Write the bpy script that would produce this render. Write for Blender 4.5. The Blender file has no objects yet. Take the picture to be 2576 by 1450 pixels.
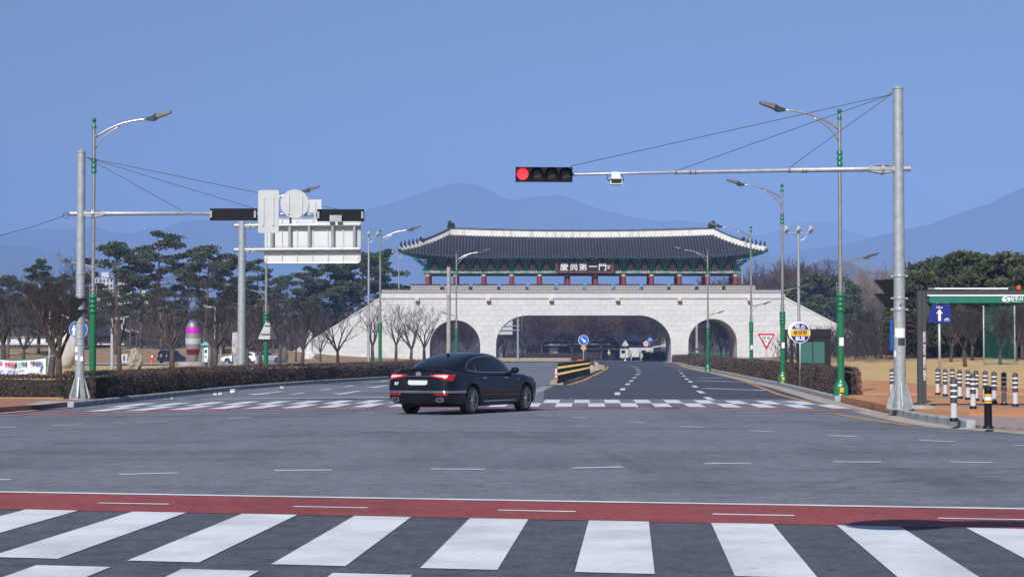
import bpy, bmesh, math, random
from mathutils import Vector, Matrix, noise
from mathutils.bvhtree import BVHTree
from mathutils.geometry import delaunay_2d_cdt
R = math.radians
rnd = random.Random(7)
scene = bpy.context.scene
# ------------------------------------------------------------------ camera
CAM_H = 1.45
PITCH = math.atan(163.0 / 5000.0)
cam_d = bpy.data.cameras.new("Camera")
cam_d.sensor_width = 36.0
cam_d.lens = 36.0 * 5000.0 / 2576.0
cam_d.clip_start = 0.3
cam_d.clip_end = 40000
cam = bpy.data.objects.new("Camera", cam_d)
scene.collection.objects.link(cam)
cam.location = (0, 0, CAM_H)
cam.rotation_euler = (R(90) + PITCH, 0, 0)
scene.camera = cam
# ------------------------------------------------------------------ sky, sun, exposure
SUN_EL, SUN_AZ = R(40), R(196)      # sun stands behind the camera, a little to the left
world = bpy.data.worlds.new("World")
scene.world = world
world.use_nodes = True
wn = world.node_tree
for n in list(wn.nodes):
    wn.nodes.remove(n)
w_out = wn.nodes.new("ShaderNodeOutputWorld")
w_bg = wn.nodes.new("ShaderNodeBackground")
w_sky = wn.nodes.new("ShaderNodeTexSky")
w_sky.sky_type = 'NISHITA'
w_sky.sun_disc = False
w_sky.sun_elevation = SUN_EL
w_sky.sun_rotation = SUN_AZ
w_sky.altitude = 80
w_sky.air_density = 1.3
w_sky.dust_density = 0.25
w_sky.ozone_density = 5.0
w_bg.inputs[1].default_value = 0.05
wn.links.new(w_sky.outputs[0], w_bg.inputs[0])
wn.links.new(w_bg.outputs[0], w_out.inputs[0])
sun_d = bpy.data.lights.new("Sun", 'SUN')
sun_d.energy = 5.0
sun_d.angle = R(0.5)
sun_d.color = (1.0, 0.975, 0.95)
sun = bpy.data.objects.new("Sun", sun_d)
scene.collection.objects.link(sun)
# direction towards the sun (azimuth measured clockwise from +Y)
SUN_DIR = Vector((math.sin(SUN_AZ) * math.cos(SUN_EL), math.cos(SUN_AZ) * math.cos(SUN_EL), math.sin(SUN_EL)))
sun.rotation_euler = SUN_DIR.to_track_quat('Z', 'Y').to_euler()
sun.location = SUN_DIR * 60
vs = scene.view_settings
vs.view_transform = 'Standard'
vs.look = 'None'
vs.exposure = 0.18
vs.gamma = 1.0
vs.use_curve_mapping = False
scene.render.engine = 'CYCLES'
cy = scene.cycles
cy.use_denoising = True
cy.max_bounces = 6
cy.diffuse_bounces = 2
cy.glossy_bounces = 3
cy.transmission_bounces = 4
cy.transparent_max_bounces = 12
cy.volume_bounces = 1
cy.sample_clamp_indirect = 6.0
cy.caustics_reflective = False
cy.caustics_refractive = False
# ------------------------------------------------------------------ survey helpers (photo survey -> metres)
_ca, _sa = math.cos(PITCH), math.sin(PITCH)
def _ray(x, y):
    u = 725.0 - y
    return (x - 1288.0, 5000 * _ca - u * _sa, 5000 * _sa + u * _ca)
def A(x, y, Y):
    r = _ray(x, y)
    return Vector((r[0] / r[1] * Y, Y, CAM_H + r[2] / r[1] * Y))
def G(x, y, z=0.0):
    r = _ray(x, y)
    return A(x, y, (z - CAM_H) * r[1] / r[2])
def lerp(a, b, t):
    return a + (b - a) * t
def plerp(pts, t):
    """piecewise linear through sorted (t, v)"""
    if t <= pts[0][0]:
        return pts[0][1]
    for (a, va), (b, vb) in zip(pts, pts[1:]):
        if t <= b:
            return va + (vb - va) * (t - a) / (b - a)
    return pts[-1][1]
# ------------------------------------------------------------------ mesh builder
class MB:
    def __init__(s):
        s.v = []; s.f = []; s.m = []
    def add(s, vs_, fs, mi=0, M=None):
        o = len(s.v)
        if M is None:
            s.v += [tuple(p) for p in vs_]
        else:
            s.v += [tuple(M @ Vector(p)) for p in vs_]
        for f in fs:
            s.f.append(tuple(i + o for i in f)); s.m.append(mi)
        return s
    def box(s, c, d, mi=0, M=None, taper=1.0):
        x, y, z = c; a, b, h = d[0] / 2, d[1] / 2, d[2] / 2
        t = taper
        vs_ = [(x - a, y - b, z - h), (x + a, y - b, z - h), (x + a, y + b, z - h), (x - a, y + b, z - h),
               (x - a * t, y - b * t, z + h), (x + a * t, y - b * t, z + h), (x + a * t, y + b * t, z + h), (x - a * t, y + b * t, z + h)]
        return s.add(vs_, [(0, 3, 2, 1), (4, 5, 6, 7), (0, 1, 5, 4), (1, 2, 6, 5), (2, 3, 7, 6), (3, 0, 4, 7)], mi, M)
    def bbox(s, x0, x1, y0, y1, z0, z1, mi=0, M=None):
        return s.box(((x0 + x1) / 2, (y0 + y1) / 2, (z0 + z1) / 2), (abs(x1 - x0), abs(y1 - y0), abs(z1 - z0)), mi, M)
    def tube(s, pts, rad, n=8, mi=0, cap=True, M=None):
        pts = [Vector(p) for p in pts]
        if not hasattr(rad, '__len__'):
            rad = [rad] * len(pts)
        vs_ = []; fs = []
        prev = None
        for i, p in enumerate(pts):
            if i == 0: d = pts[1] - pts[0]
            elif i == len(pts) - 1: d = pts[-1] - pts[-2]
            else: d = (pts[i + 1] - pts[i]).normalized() + (pts[i] - pts[i - 1]).normalized()
            if d.length < 1e-9: d = Vector((0, 0, 1))
            d.normalize()
            if prev is None:
                up = Vector((0, 0, 1)) if abs(d.z) < 0.95 else Vector((1, 0, 0))
            else:
                up = prev
            a = up - d * up.dot(d)
            if a.length < 1e-6:
                a = d.orthogonal()
            a.normalize(); prev = a
            b = d.cross(a)
            for k in range(n):
                t = 2 * math.pi * k / n
                vs_.append(p + (a * math.cos(t) + b * math.sin(t)) * rad[i])
        for i in range(len(pts) - 1):
            for k in range(n):
                k2 = (k + 1) % n
                fs.append((i * n + k, i * n + k2, (i + 1) * n + k2, (i + 1) * n + k))
        if cap:
            fs.append(tuple(range(n - 1, -1, -1)))
            o = (len(pts) - 1) * n
            fs.append(tuple(o + k for k in range(n)))
        return s.add(vs_, fs, mi, M)
    def lathe(s, prof, n=16, mi=0, M=None, cap=True):
        """prof: (radius, z) from bottom to top, about local z"""
        vs_ = []; fs = []
        for r, z in prof:
            for k in range(n):
                t = 2 * math.pi * k / n
                vs_.append((r * math.cos(t), r * math.sin(t), z))
        for i in range(len(prof) - 1):
            for k in range(n):
                k2 = (k + 1) % n
                fs.append((i * n + k, i * n + k2, (i + 1) * n + k2, (i + 1) * n + k))
        if cap:
            fs.append(tuple(range(n - 1, -1, -1)))
            o = (len(prof) - 1) * n
            fs.append(tuple(o + k for k in range(n)))
        return s.add(vs_, fs, mi, M)
    def prism(s, poly, h0, h1, axis='z', mi=0, M=None):
        """extrude a 2-D polygon; axis z: (x,y); axis y: (x,z); axis x: (y,z)"""
        n = len(poly)
        def P(p, h):
            if axis == 'z': return (p[0], p[1], h)
            if axis == 'y': return (p[0], h, p[1])
            return (h, p[0], p[1])
        vs_ = [P(p, h0) for p in poly] + [P(p, h1) for p in poly]
        fs = [tuple(range(n)), tuple(range(2 * n - 1, n - 1, -1))]
        for i in range(n):
            j = (i + 1) % n
            fs.append((i, i + n, j + n, j))
        return s.add(vs_, fs, mi, M)
    def sphere(s, c, r, nu=12, nv=8, mi=0, sc=(1, 1, 1), M=None):
        vs_ = []; fs = []
        for i in range(nv + 1):
            p = math.pi * i / nv
            for k in range(nu):
                t = 2 * math.pi * k / nu
                vs_.append((c[0] + r * sc[0] * math.sin(p) * math.cos(t), c[1] + r * sc[1] * math.sin(p) * math.sin(t), c[2] - r * sc[2] * math.cos(p)))
        for i in range(nv):
            for k in range(nu):
                k2 = (k + 1) % nu
                fs.append((i * nu + k, i * nu + k2, (i + 1) * nu + k2, (i + 1) * nu + k))
        return s.add(vs_, fs, mi, M)
    def mesh(s, name, mats, smooth=False, auto=None):
        me = bpy.data.meshes.new(name)
        me.from_pydata(s.v, [], s.f)
        if not isinstance(mats, (list, tuple)): mats = [mats]
        for m in mats: me.materials.append(m)
        if any(s.m): me.polygons.foreach_set("material_index", s.m)
        if smooth or auto is not None:
            me.polygons.foreach_set("use_smooth", [True] * len(me.polygons))
        me.update()
        bm = bmesh.new(); bm.from_mesh(me)
        bmesh.ops.recalc_face_normals(bm, faces=bm.faces)
        if auto is not None:
            a = R(auto)
            for e in bm.edges:
                if len(e.link_faces) == 2 and e.calc_face_angle(0) > a: e.smooth = False
        bm.to_mesh(me); bm.free()
        return me
    def build(s, name, mats, parent=None, smooth=False, auto=None, loc=None, rz=0):
        o = bpy.data.objects.new(name, s.mesh(name, mats, smooth, auto))
        scene.collection.objects.link(o)
        if parent is not None: o.parent = parent
        if loc is not None: o.location = loc
        if rz: o.rotation_euler = (0, 0, rz)
        return o
def raw(name, me, parent=None, loc=None, rot=None, scale=None):
    o = bpy.data.objects.new(name, me)
    scene.collection.objects.link(o)
    if parent is not None: o.parent = parent
    if loc is not None: o.location = loc
    if rot is not None: o.rotation_euler = rot
    if scale is not None: o.scale = scale
    return o
def tag(o, label, cat, group=None):
    o["label"] = label; o["category"] = cat
    if group: o["group"] = group
    return o
def thing(name, label, cat, loc=(0, 0, 0), rz=0, group=None):
    o = bpy.data.objects.new(name, None)
    scene.collection.objects.link(o)
    o.empty_display_size = 0.2
    o.location = loc; o.rotation_euler = (0, 0, rz)
    return tag(o, label, cat, group)
def struct(o):
    o["kind"] = "structure"; return o
def copy_tree(o, parent=None, loc=None, rz=None, scale=None, label=None):
    c = o.copy(); scene.collection.objects.link(c); c.parent = parent
    if loc is not None: c.location = loc
    if rz is not None: c.rotation_euler = (0, 0, rz)
    if scale is not None: c.scale = (scale, scale, scale) if not hasattr(scale, '__len__') else scale
    if label: c["label"] = label
    for ch in list(o.children): copy_tree(ch, c)
    return c
_ts = bpy.data.scenes.new("workbench")
def ev_mesh(o):
    _ts.collection.objects.link(o)
    vl = _ts.view_layers[0]; vl.update()
    return bpy.data.meshes.new_from_object(o.evaluated_get(vl.depsgraph))
def text_mesh(body, size, mat_, depth=0.004, align='CENTER', bold=0.0, name="lettering", space=1.0):
    cu = bpy.data.curves.new(name, 'FONT')
    cu.body = body; cu.size = size; cu.align_x = align; cu.align_y = 'CENTER'
    cu.extrude = depth; cu.offset = bold; cu.space_character = space; cu.resolution_u = 3
    o = bpy.data.objects.new(name, cu)
    me = ev_mesh(o)
    bpy.data.objects.remove(o); bpy.data.curves.remove(cu)
    me.materials.clear(); me.materials.append(mat_)
    return me
def text(body, size, mat_, parent, loc, rot=(R(90), 0, 0), scale=None, **kw):
    return raw("lettering", text_mesh(body, size, mat_, **kw), parent, loc, rot, scale)
# ------------------------------------------------------------------ materials
MATS = {}
def mat(name, col, rough=0.6, metal=0.0, var=0.0, vscale=3.0, bump=0.0, bscale=20.0, spec=0.5, coat=0.0, col2=None, emit=None, alpha=None, trans=0.0, coords='Object', stretch=None):
    if name in MATS: return MATS[name]
    m = bpy.data.materials.new(name); m.use_nodes = True
    nt = m.node_tree; b = nt.nodes["Principled BSDF"]
    b.inputs["Base Color"].default_value = (*col, 1)
    b.inputs["Roughness"].default_value = rough
    b.inputs["Metallic"].default_value = metal
    b.inputs["Specular IOR Level"].default_value = spec
    if coat: b.inputs["Coat Weight"].default_value = coat; b.inputs["Coat Roughness"].default_value = 0.03
    if trans: b.inputs["Transmission Weight"].default_value = trans
    if emit: b.inputs["Emission Color"].default_value = (*emit[0], 1); b.inputs["Emission Strength"].default_value = emit[1]
    if alpha is not None: b.inputs["Alpha"].default_value = alpha
    if var or bump:
        tc = nt.nodes.new("ShaderNodeTexCoord")
        src = tc.outputs[coords]
        if stretch:
            mp = nt.nodes.new("ShaderNodeMapping"); mp.inputs["Scale"].default_value = stretch
            nt.links.new(src, mp.inputs[0]); src = mp.outputs[0]
    if var:
        nz = nt.nodes.new("ShaderNodeTexNoise"); nz.inputs["Scale"].default_value = vscale; nz.inputs["Detail"].default_value = 6; nz.inputs["Roughness"].default_value = 0.65
        nt.links.new(src, nz.inputs["Vector"])
        mx = nt.nodes.new("ShaderNodeMix"); mx.data_type = 'RGBA'
        c2 = col2 if col2 else tuple(max(0, c * (1 - var)) for c in col)
        c1 = col if col2 else tuple(min(1, c * (1 + var * 0.6)) for c in col)
        mx.inputs[6].default_value = (*c1, 1); mx.inputs[7].default_value = (*c2, 1)
        rp = nt.nodes.new("ShaderNodeMapRange"); rp.inputs[1].default_value = 0.32; rp.inputs[2].default_value = 0.68
        nt.links.new(nz.outputs[0], rp.inputs[0]); nt.links.new(rp.outputs[0], mx.inputs[0])
        nt.links.new(mx.outputs[2], b.inputs["Base Color"])
    if bump:
        n2 = nt.nodes.new("ShaderNodeTexNoise"); n2.inputs["Scale"].default_value = bscale; n2.inputs["Detail"].default_value = 4
        nt.links.new(src, n2.inputs["Vector"])
        bp = nt.nodes.new("ShaderNodeBump"); bp.inputs["Strength"].default_value = bump; bp.inputs["Distance"].default_value = 0.05
        nt.links.new(n2.outputs[0], bp.inputs["Height"]); nt.links.new(bp.outputs[0], b.inputs["Normal"])
    MATS[name] = m
    return m
# ================================================================== surface materials
def asphalt_mat(name, c_lo, c_hi, aggregate=0.35, streak=0.5, rough=0.82):
    m = bpy.data.materials.new(name); m.use_nodes = True
    nt = m.node_tree; L = nt.links; b = nt.nodes["Principled BSDF"]
    tc = nt.nodes.new("ShaderNodeTexCoord")
    def nz(scale, detail=5, st=None, rough_=0.6):
        n = nt.nodes.new("ShaderNodeTexNoise"); n.inputs["Scale"].default_value = scale; n.inputs["Detail"].default_value = detail; n.inputs["Roughness"].default_value = rough_
        if st:
            mp = nt.nodes.new("ShaderNodeMapping"); mp.inputs["Scale"].default_value = st[0]; mp.inputs["Rotation"].default_value = (0, 0, st[1])
            L.new(tc.outputs["Object"], mp.inputs[0]); L.new(mp.outputs[0], n.inputs["Vector"])
        else: L.new(tc.outputs["Object"], n.inputs["Vector"])
        return n
    big = nz(0.16, 4)
    s1 = nz(0.55, 6, ((1.0, 0.13, 1), R(-4)), 0.7)
    s2 = nz(0.45, 6, ((0.10, 1.3, 1), R(14)), 0.7)
    def mth(op, a, bb):
        n = nt.nodes.new("ShaderNodeMath"); n.operation = op
        for i, v in enumerate((a, bb)):
            if isinstance(v, (int, float)): n.inputs[i].default_value = v
            else: L.new(v, n.inputs[i])
        return n.outputs[0]
    k = mth('ADD', mth('MULTIPLY', big.outputs[0], 0.45), mth('ADD', mth('MULTIPLY', s1.outputs[0], streak * 0.6), mth('MULTIPLY', s2.outputs[0], streak * 0.6)))
    rp = nt.nodes.new("ShaderNodeMapRange"); rp.inputs[1].default_value = 0.42; rp.inputs[2].default_value = 0.61
    L.new(k, rp.inputs[0])
    mx = nt.nodes.new("ShaderNodeMix"); mx.data_type = 'RGBA'
    mx.inputs[6].default_value = (*c_lo, 1); mx.inputs[7].default_value = (*c_hi, 1)
    L.new(rp.outputs[0], mx.inputs[0])
    ag = nz(17, 4, None, 0.9); ag2 = nz(3.2, 6, None, 0.85)
    agm = nt.nodes.new("ShaderNodeMapRange"); agm.inputs[1].default_value = 0.36; agm.inputs[2].default_value = 0.66; agm.inputs[3].default_value = 1 - aggregate; agm.inputs[4].default_value = 1 + aggregate
    L.new(mth('ADD', mth('MULTIPLY', ag.outputs[0], 0.5), mth('MULTIPLY', ag2.outputs[0], 0.5)), agm.inputs[0])
    mu = nt.nodes.new("ShaderNodeMix"); mu.data_type = 'RGBA'; mu.blend_type = 'MULTIPLY'; mu.inputs[0].default_value = 1.0
    L.new(mx.outputs[2], mu.inputs[6]); L.new(agm.outputs[0], mu.inputs[7])
    # pale flecks of stone
    vo = nt.nodes.new("ShaderNodeTexVoronoi"); vo.inputs["Scale"].default_value = 30; L.new(tc.outputs["Object"], vo.inputs["Vector"])
    fl = mth('LESS_THAN', vo.outputs["Distance"], 0.09)
    # weathered cracks
    L.new(mu.outputs[2], b.inputs["Base Color"])
    m2 = nt.nodes.new("ShaderNodeMix"); m2.data_type = 'RGBA'; m2.inputs[7].default_value = (0.30, 0.30, 0.31, 1)
    L.new(mth('MULTIPLY', fl, 0.5), m2.inputs[0]); L.new(mu.outputs[2], m2.inputs[6]); L.new(m2.outputs[2], b.inputs["Base Color"])
    b.inputs["Roughness"].default_value = rough
    bp = nt.nodes.new("ShaderNodeBump"); bp.inputs["Strength"].default_value = 0.35; bp.inputs["Distance"].default_value = 0.02
    L.new(ag.outputs[0], bp.inputs["Height"]); L.new(bp.outputs[0], b.inputs["Normal"])
    MATS[name] = m
    return m
M_ASPH = asphalt_mat("asphalt_old", (0.066, 0.071, 0.088), (0.150, 0.160, 0.190), 0.58, 0.6)
M_ASPH_D = asphalt_mat("asphalt_new", (0.040, 0.045, 0.066), (0.062, 0.069, 0.096), 0.25, 0.4)
M_ASPH_X = asphalt_mat("asphalt_crossing", (0.068, 0.073, 0.092), (0.112, 0.119, 0.145), 0.75, 0.35)
M_REDP = asphalt_mat("red_surfacing", (0.150, 0.026, 0.029), (0.265, 0.053, 0.049), 0.55, 0.6, 0.7)
def paint_mat(name, col, wear=0.15, under=(0.10, 0.105, 0.125)):
    m = bpy.data.materials.new(name); m.use_nodes = True
    nt = m.node_tree; L = nt.links; b = nt.nodes["Principled BSDF"]
    tc = nt.nodes.new("ShaderNodeTexCoord")
    n = nt.nodes.new("ShaderNodeTexNoise"); n.inputs["Scale"].default_value = 6; n.inputs["Detail"].default_value = 9; n.inputs["Roughness"].default_value = 0.8
    L.new(tc.outputs["Object"], n.inputs["Vector"])
    rp = nt.nodes.new("ShaderNodeMapRange"); rp.inputs[1].default_value = 0.56; rp.inputs[2].default_value = 0.74; rp.inputs[3].default_value = 0; rp.inputs[4].default_value = min(1, wear * 4)
    L.new(n.outputs[0], rp.inputs[0])
    n3 = nt.nodes.new("ShaderNodeTexNoise"); n3.inputs["Scale"].default_value = 1.1; n3.inputs["Detail"].default_value = 5
    L.new(tc.outputs["Object"], n3.inputs["Vector"])
    mx0 = nt.nodes.new("ShaderNodeMix"); mx0.data_type = 'RGBA'
    mx0.inputs[6].default_value = (*[c * 0.72 for c in col], 1); mx0.inputs[7].default_value = (*col, 1)
    r3 = nt.nodes.new("ShaderNodeMapRange"); r3.inputs[1].default_value = 0.3; r3.inputs[2].default_value = 0.6
    L.new(n3.outputs[0], r3.inputs[0]); L.new(r3.outputs[0], mx0.inputs[0])
    mx = nt.nodes.new("ShaderNodeMix"); mx.data_type = 'RGBA'; mx.inputs[7].default_value = (*under, 1)
    L.new(mx0.outputs[2], mx.inputs[6]); L.new(rp.outputs[0], mx.inputs[0]); L.new(mx.outputs[2], b.inputs["Base Color"])
    b.inputs["Roughness"].default_value = 0.75
    bp = nt.nodes.new("ShaderNodeBump"); bp.inputs["Strength"].default_value = 0.2; bp.inputs["Distance"].default_value = 0.01
    L.new(n.outputs[0], bp.inputs["Height"]); L.new(bp.outputs[0], b.inputs["Normal"])
    MATS[name] = m
    return m
M_WPAINT = paint_mat("white_road_paint", (0.62, 0.645, 0.69), 0.2)
M_YPAINT = paint_mat("yellow_road_paint", (0.46, 0.25, 0.07), 0.2)
M_GRASS = mat("dry_grass", (0.56, 0.38, 0.17), 0.95, var=0.5, vscale=0.9, bump=1.0, bscale=9, col2=(0.38, 0.24, 0.10))
M_LITTER = mat("leaf_litter", (0.20, 0.125, 0.066), 0.95, var=0.6, vscale=0.5, bump=1.0, bscale=4, col2=(0.33, 0.215, 0.105))
M_SOIL = mat("dry_soil", (0.27, 0.165, 0.085), 0.95, var=0.5, vscale=0.35, bump=1.0, bscale=3, col2=(0.36, 0.25, 0.12))
M_PAVE_R = mat("orange_path", (0.40, 0.170, 0.075), 0.85, var=0.45, vscale=0.8, bump=0.3, bscale=30, col2=(0.47, 0.235, 0.11))
M_PAVE_L = mat("red_pavers", (0.34, 0.15, 0.085), 0.85, var=0.4, vscale=1.2, bump=0.3, bscale=30, col2=(0.26, 0.125, 0.08))
M_PAVE_P = mat("pink_pavers", (0.31, 0.235, 0.215), 0.85, var=0.3, vscale=2.5, bump=0.3, bscale=30)
M_GREENSTRIP = mat("green_path_paint", (0.13, 0.25, 0.19), 0.8, var=0.3, vscale=2)
M_CONC = mat("concrete", (0.36, 0.34, 0.32), 0.85, var=0.35, vscale=2.2, bump=0.25, bscale=14)
M_GUTTER = mat("gutter_concrete", (0.36, 0.32, 0.27), 0.9, var=0.4, vscale=1.6, bump=0.25, bscale=14)
M_KERB = mat("granite_kerb", (0.33, 0.345, 0.37), 0.8, var=0.4, vscale=3.0, bump=0.25, bscale=25)
M_PATHG = mat("grey_park_path", (0.30, 0.31, 0.34), 0.85, var=0.25, vscale=1.5)
M_FOREST = mat("mountain_forest", (0.050, 0.050, 0.040), 0.95, var=0.6, vscale=0.012, col2=(0.080, 0.065, 0.045))
# ================================================================== terrain sheet
def sheet(name, poly, z, m, parent=None):
    """flat triangulated polygon"""
    r = delaunay_2d_cdt([Vector(p[:2]) for p in poly], [(i, (i + 1) % len(poly)) for i in range(len(poly))], [], 1, 1e-5)
    mb = MB(); mb.add([(p.x, p.y, z) for p in r[0]], [tuple(f) for f in r[2]])
    return mb.build(name, m, parent)
KL = [(-60, 40.0), (-22, 40.2), (-14.5, 42.2), (-12.4, 45.5), (-11.75, 52), (-11.6, 56), (-11.3, 66), (-10.8, 80), (-9.7, 92), (-7.9, 105), (-5.6, 122), (-3.9, 150), (-3.2, 200), (-2.9, 260), (-2.7, 322)]
KR = [(60, 33.0), (13, 34.2), (9.9, 35.6), (8.8, 38.4), (8.75, 43), (9.05, 48.5), (9.55, 56), (9.85, 61.4), (10.7, 72.5), (11.7, 86.3), (12.86, 106.6), (15.4, 151), (19.3, 220), (22.2, 270), (24.5, 321)]
def kx(line, y):
    return plerp([(p[1], p[0]) for p in line], y)
mb = MB()
NX, NY = 40, 60
xs = [-9000 * (abs(t) ** 3) * (1 if t > 0 else -1) * -1 for t in [(-1 + 2 * i / NX) for i in range(NX + 1)]]
ys = [-300, -60] + [-20 + 9000 * (i / NY) ** 3 for i in range(NY + 1)]
gv = [(x, y, -0.05) for y in ys for x in xs]
gf = []
for j in range(len(ys) - 1):
    for i in range(NX):
        a = j * (NX + 1) + i
        gf.append((a, a + 1, a + NX + 2, a + NX + 1))
mb.add(gv, gf)
ground = struct(mb.build("ground", M_SOIL))
# ------------------------------------------------------------------ carriageways
road_poly = [(-60, -40), (60, -40)] + KR + [(26, 345), (60, 372), (60, 384), (-40, 384), (-40, 372), (-6, 345)] + KL[::-1]
road = struct(sheet("road", road_poly, 0.0, M_ASPH))
def strip_pts(pts, w0, w1):
    """left / right offset polylines from a plan polyline"""
    out = []
    for i, p in enumerate(pts):
        a = Vector(pts[max(0, i - 1)][:2]); c = Vector(pts[min(len(pts) - 1, i + 1)][:2])
        d = (c - a).normalized(); n = Vector((d.y, -d.x))
        out.append((Vector(p[:2]) + n * w0, Vector(p[:2]) + n * w1))
    return out
def ribbon(name, pts, w0, w1, z, m, parent):
    mb = MB()
    s_ = strip_pts(pts, w0, w1)
    v = []
    for a, b in s_: v += [(a.x, a.y, z), (b.x, b.y, z)]
    mb.add(v, [(2 * i, 2 * i + 1, 2 * i + 3, 2 * i + 2) for i in range(len(s_) - 1)])
    return mb.build(name, m, parent)
def quad(name, pts, z, m, parent=road):
    mb = MB(); mb.add([(p[0], p[1], z) for p in pts], [tuple(range(len(pts)))])
    return mb.build(name, m, parent)
# newer, darker asphalt of the right-hand carriageway and the near crossing
med = [(1.6, 90), (2.6, 104), (3.9, 122), (5.6, 150), (7.2, 180), (9.0, 220), (12, 290), (14, 340)]
quadp = [(1.0, 63.4)] + [(p[0] - .1, p[1]) for p in med] + [(25.5, 340), (24.2, 321), (21.9, 270), (18.9, 220), (14.9, 151), (12.3, 106.6), (11.1, 86.3), (10.1, 72.5), (9.35, 63.2)]
sheet("new_asphalt", quadp, 0.004, M_ASPH_D, road)
def ln(t0, t1, X):      # y of a line through two points at X
    return t0[1] + (t1[1] - t0[1]) * (X - t0[0]) / (t1[0] - t0[0])
TA, TB = (-4.07, 18.35), (3.107, 16.67)      # front edge of the red cycle crossing
WA, WB = (-5.35, 20.77), (4.76, 18.50)       # its far white line
quad("crossing_asphalt", [(-14, 4), (14, 4), (14, ln(TA, TB, 14) + .1), (-14, ln(TA, TB, -14) + .1)], 0.004, M_ASPH_X)
quad("red_cycle_crossing", [(-13, ln(TA, TB, -13)), (13, ln(TA, TB, 13)), (13, ln(WA, WB, 13)), (-13, ln(WA, WB, -13))], 0.008, M_REDP)
def seg(name, a, b, w, z, m=None, parent=road):
    a = Vector(a[:2]); b = Vector(b[:2]); d = (b - a).normalized(); n = Vector((-d.y, d.x)) * w / 2
    return quad(name, [a - n, b - n, b + n, a + n], z, m or M_WPAINT, parent)
seg("cycle_crossing_line", (-13, ln(WA, WB, -13)), (13, ln(WA, WB, 13)), 0.16, 0.012)
for k in range(-6, 8):
    X = -3.99 + 1.93 * k + 1.93
    off = 0.42
    y0 = lerp(ln(TA, TB, X), ln(WA, WB, X), off)
    if abs(X) < 10:
        seg("cycle_crossing_dash", (X, y0), (X + 0.71, y0 - 0.165), 0.10, 0.012)
for k in range(-9, 10):
    X = -2.43 + 1.032 * k + 1.03
    t = Vector((X, ln(TA, TB, X) - .01))
    t2 = Vector((X + 0.51, ln(TA, TB, X + 0.51) - .01))
    dn = Vector((-0.25, -4.05))
    quad("crosswalk_stripe", [t + dn, t2 + dn + Vector((.01, .0)), t2, t], 0.010, M_WPAINT)
    r0 = t + dn + Vector((-0.03, -0.42)); l0 = r0 + Vector((-0.53, 0.12))
    quad("crosswalk_stripe", [l0 + dn, r0 + dn, r0, l0], 0.010, M_WPAINT)
for (xa, ya, xb, yb) in [(300, 1193, 448, 1189), (690, 1183, 835, 1181.5), (1085, 1179, 1220, 1180), (1440, 1177, 1568, 1174), (1772, 1166, 1890, 1164.5), (2095, 1161, 2217, 1162), (2390, 1161.5, 2493, 1163), (-110, 1208, 28, 1206),
                         (-40, 1076, 40, 1074), (135, 1069.5, 210, 1067.5), (343, 1061, 425, 1058), (572, 1051, 630, 1049), (745, 1043.5, 795, 1042.5), (895, 1038.3, 940, 1037.5), (1352, 1043.5, 1390, 1044.5), (1440, 1049, 1477, 1050.5), (1577, 1060.5, 1622, 1062.5), (1712, 1071.5, 1767, 1074), (1885, 1082.5, 1945, 1085), (2083, 1094.5, 2155, 1097.5), (2313, 1107, 2400, 1110.5), (2550, 1119, 2640, 1123)]:
    a = G(xa, ya); b = G(xb, yb)
    seg("guide_dash", a, b, 0.15, 0.006)
# ------------------------------------------------------------------ far crossing
YB = [(-13, 45.6), (-8, 49.6), (-3.3, 52.0), (1.2, 52.0), (5, 51.8), (9.2, 49.9)]
fx = [-12.6 + .6 * i for i in range(37)]
def far_band(name, o0, o1, z, m, x0=-12.3, x1=9.0):
    mb = MB(); xx = [x for x in fx if x0 <= x <= x1]
    v = []
    for x in xx:
        xr = min(max(x, kx(KL, plerp(YB, x) + o0) + .05), kx(KR, plerp(YB, x) + o0) - .3)
        v += [(xr, plerp(YB, x) + o0, z), (xr, plerp(YB, x) + o1, z)]
    mb.add(v, [(2 * i, 2 * i + 2, 2 * i + 3, 2 * i + 1) for i in range(len(xx) - 1)])
    return mb.build(name, m, road)
far_band("far_cycle_crossing", 0.0, 1.65, 0.008, M_REDP)
far_band("far_crossing_line", -0.22, 0.0, 0.012, M_WPAINT)
for k in range(-9, 8):
    X = 0.6 + 1.3 * k
    if -11 < X < 8.4:
        seg("far_cycle_dash", (X, plerp(YB, X) + .75), (X + .68, plerp(YB, X + .68) + .75), .13, 0.012)
for k in range(-15, 9):
    X = 1.15 + 0.905 * k
    for row, (o0, o1, sh) in enumerate([(1.8, 5.75, 0.0), (5.85, 9.9, -0.36)]):
        x0 = X + sh + (0.1 if row else 0); yb = plerp(YB, X)
        if x0 < -11.3 or x0 > 8.9 - .25 * row: continue
        yy = plerp(YB, x0 + .46)
        quad("crosswalk_stripe", [(x0, yb + o0), (x0 + .46, yy + o0), (x0 + .62, yy + o1), (x0 + .16, yb + o1)], 0.010, M_WPAINT)
seg("stop_line", (-10.9, 62.2), (-1.2, 66.6), .45, 0.010)
for (x, y) in [(1553, 989.7), (1566.7, 978.4), (1579, 965.6), (1588, 957.3), (1596, 949.4), (1603.9, 941.5), (1607.7, 935.2), (1606, 930.5), (1603, 927), (1599, 923.3), (1591.5, 920.6)]:
    p = G(x, y)
    d = Vector((0.055 + (p.y - 70) * .0007, 1)).normalized() * (2.2 if p.y < 120 else 3.0)
    seg("lane_dash", p.xy - d, p.xy + d, .20, 0.008)
for (x, y) in [(1783.9, 1002), (1762.5, 985.4), (1747.9, 971.5), (1736.6, 959.5), (1727.6, 952.8), (1720, 944.9), (1714, 938), (1709, 931.4)]:
    p = G(x, y)
    d = Vector((0.055 + (p.y - 70) * .0006, 1)).normalized() * 2.3
    seg("lane_dash", p.xy - d, p.xy + d, .20, 0.008)
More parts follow.
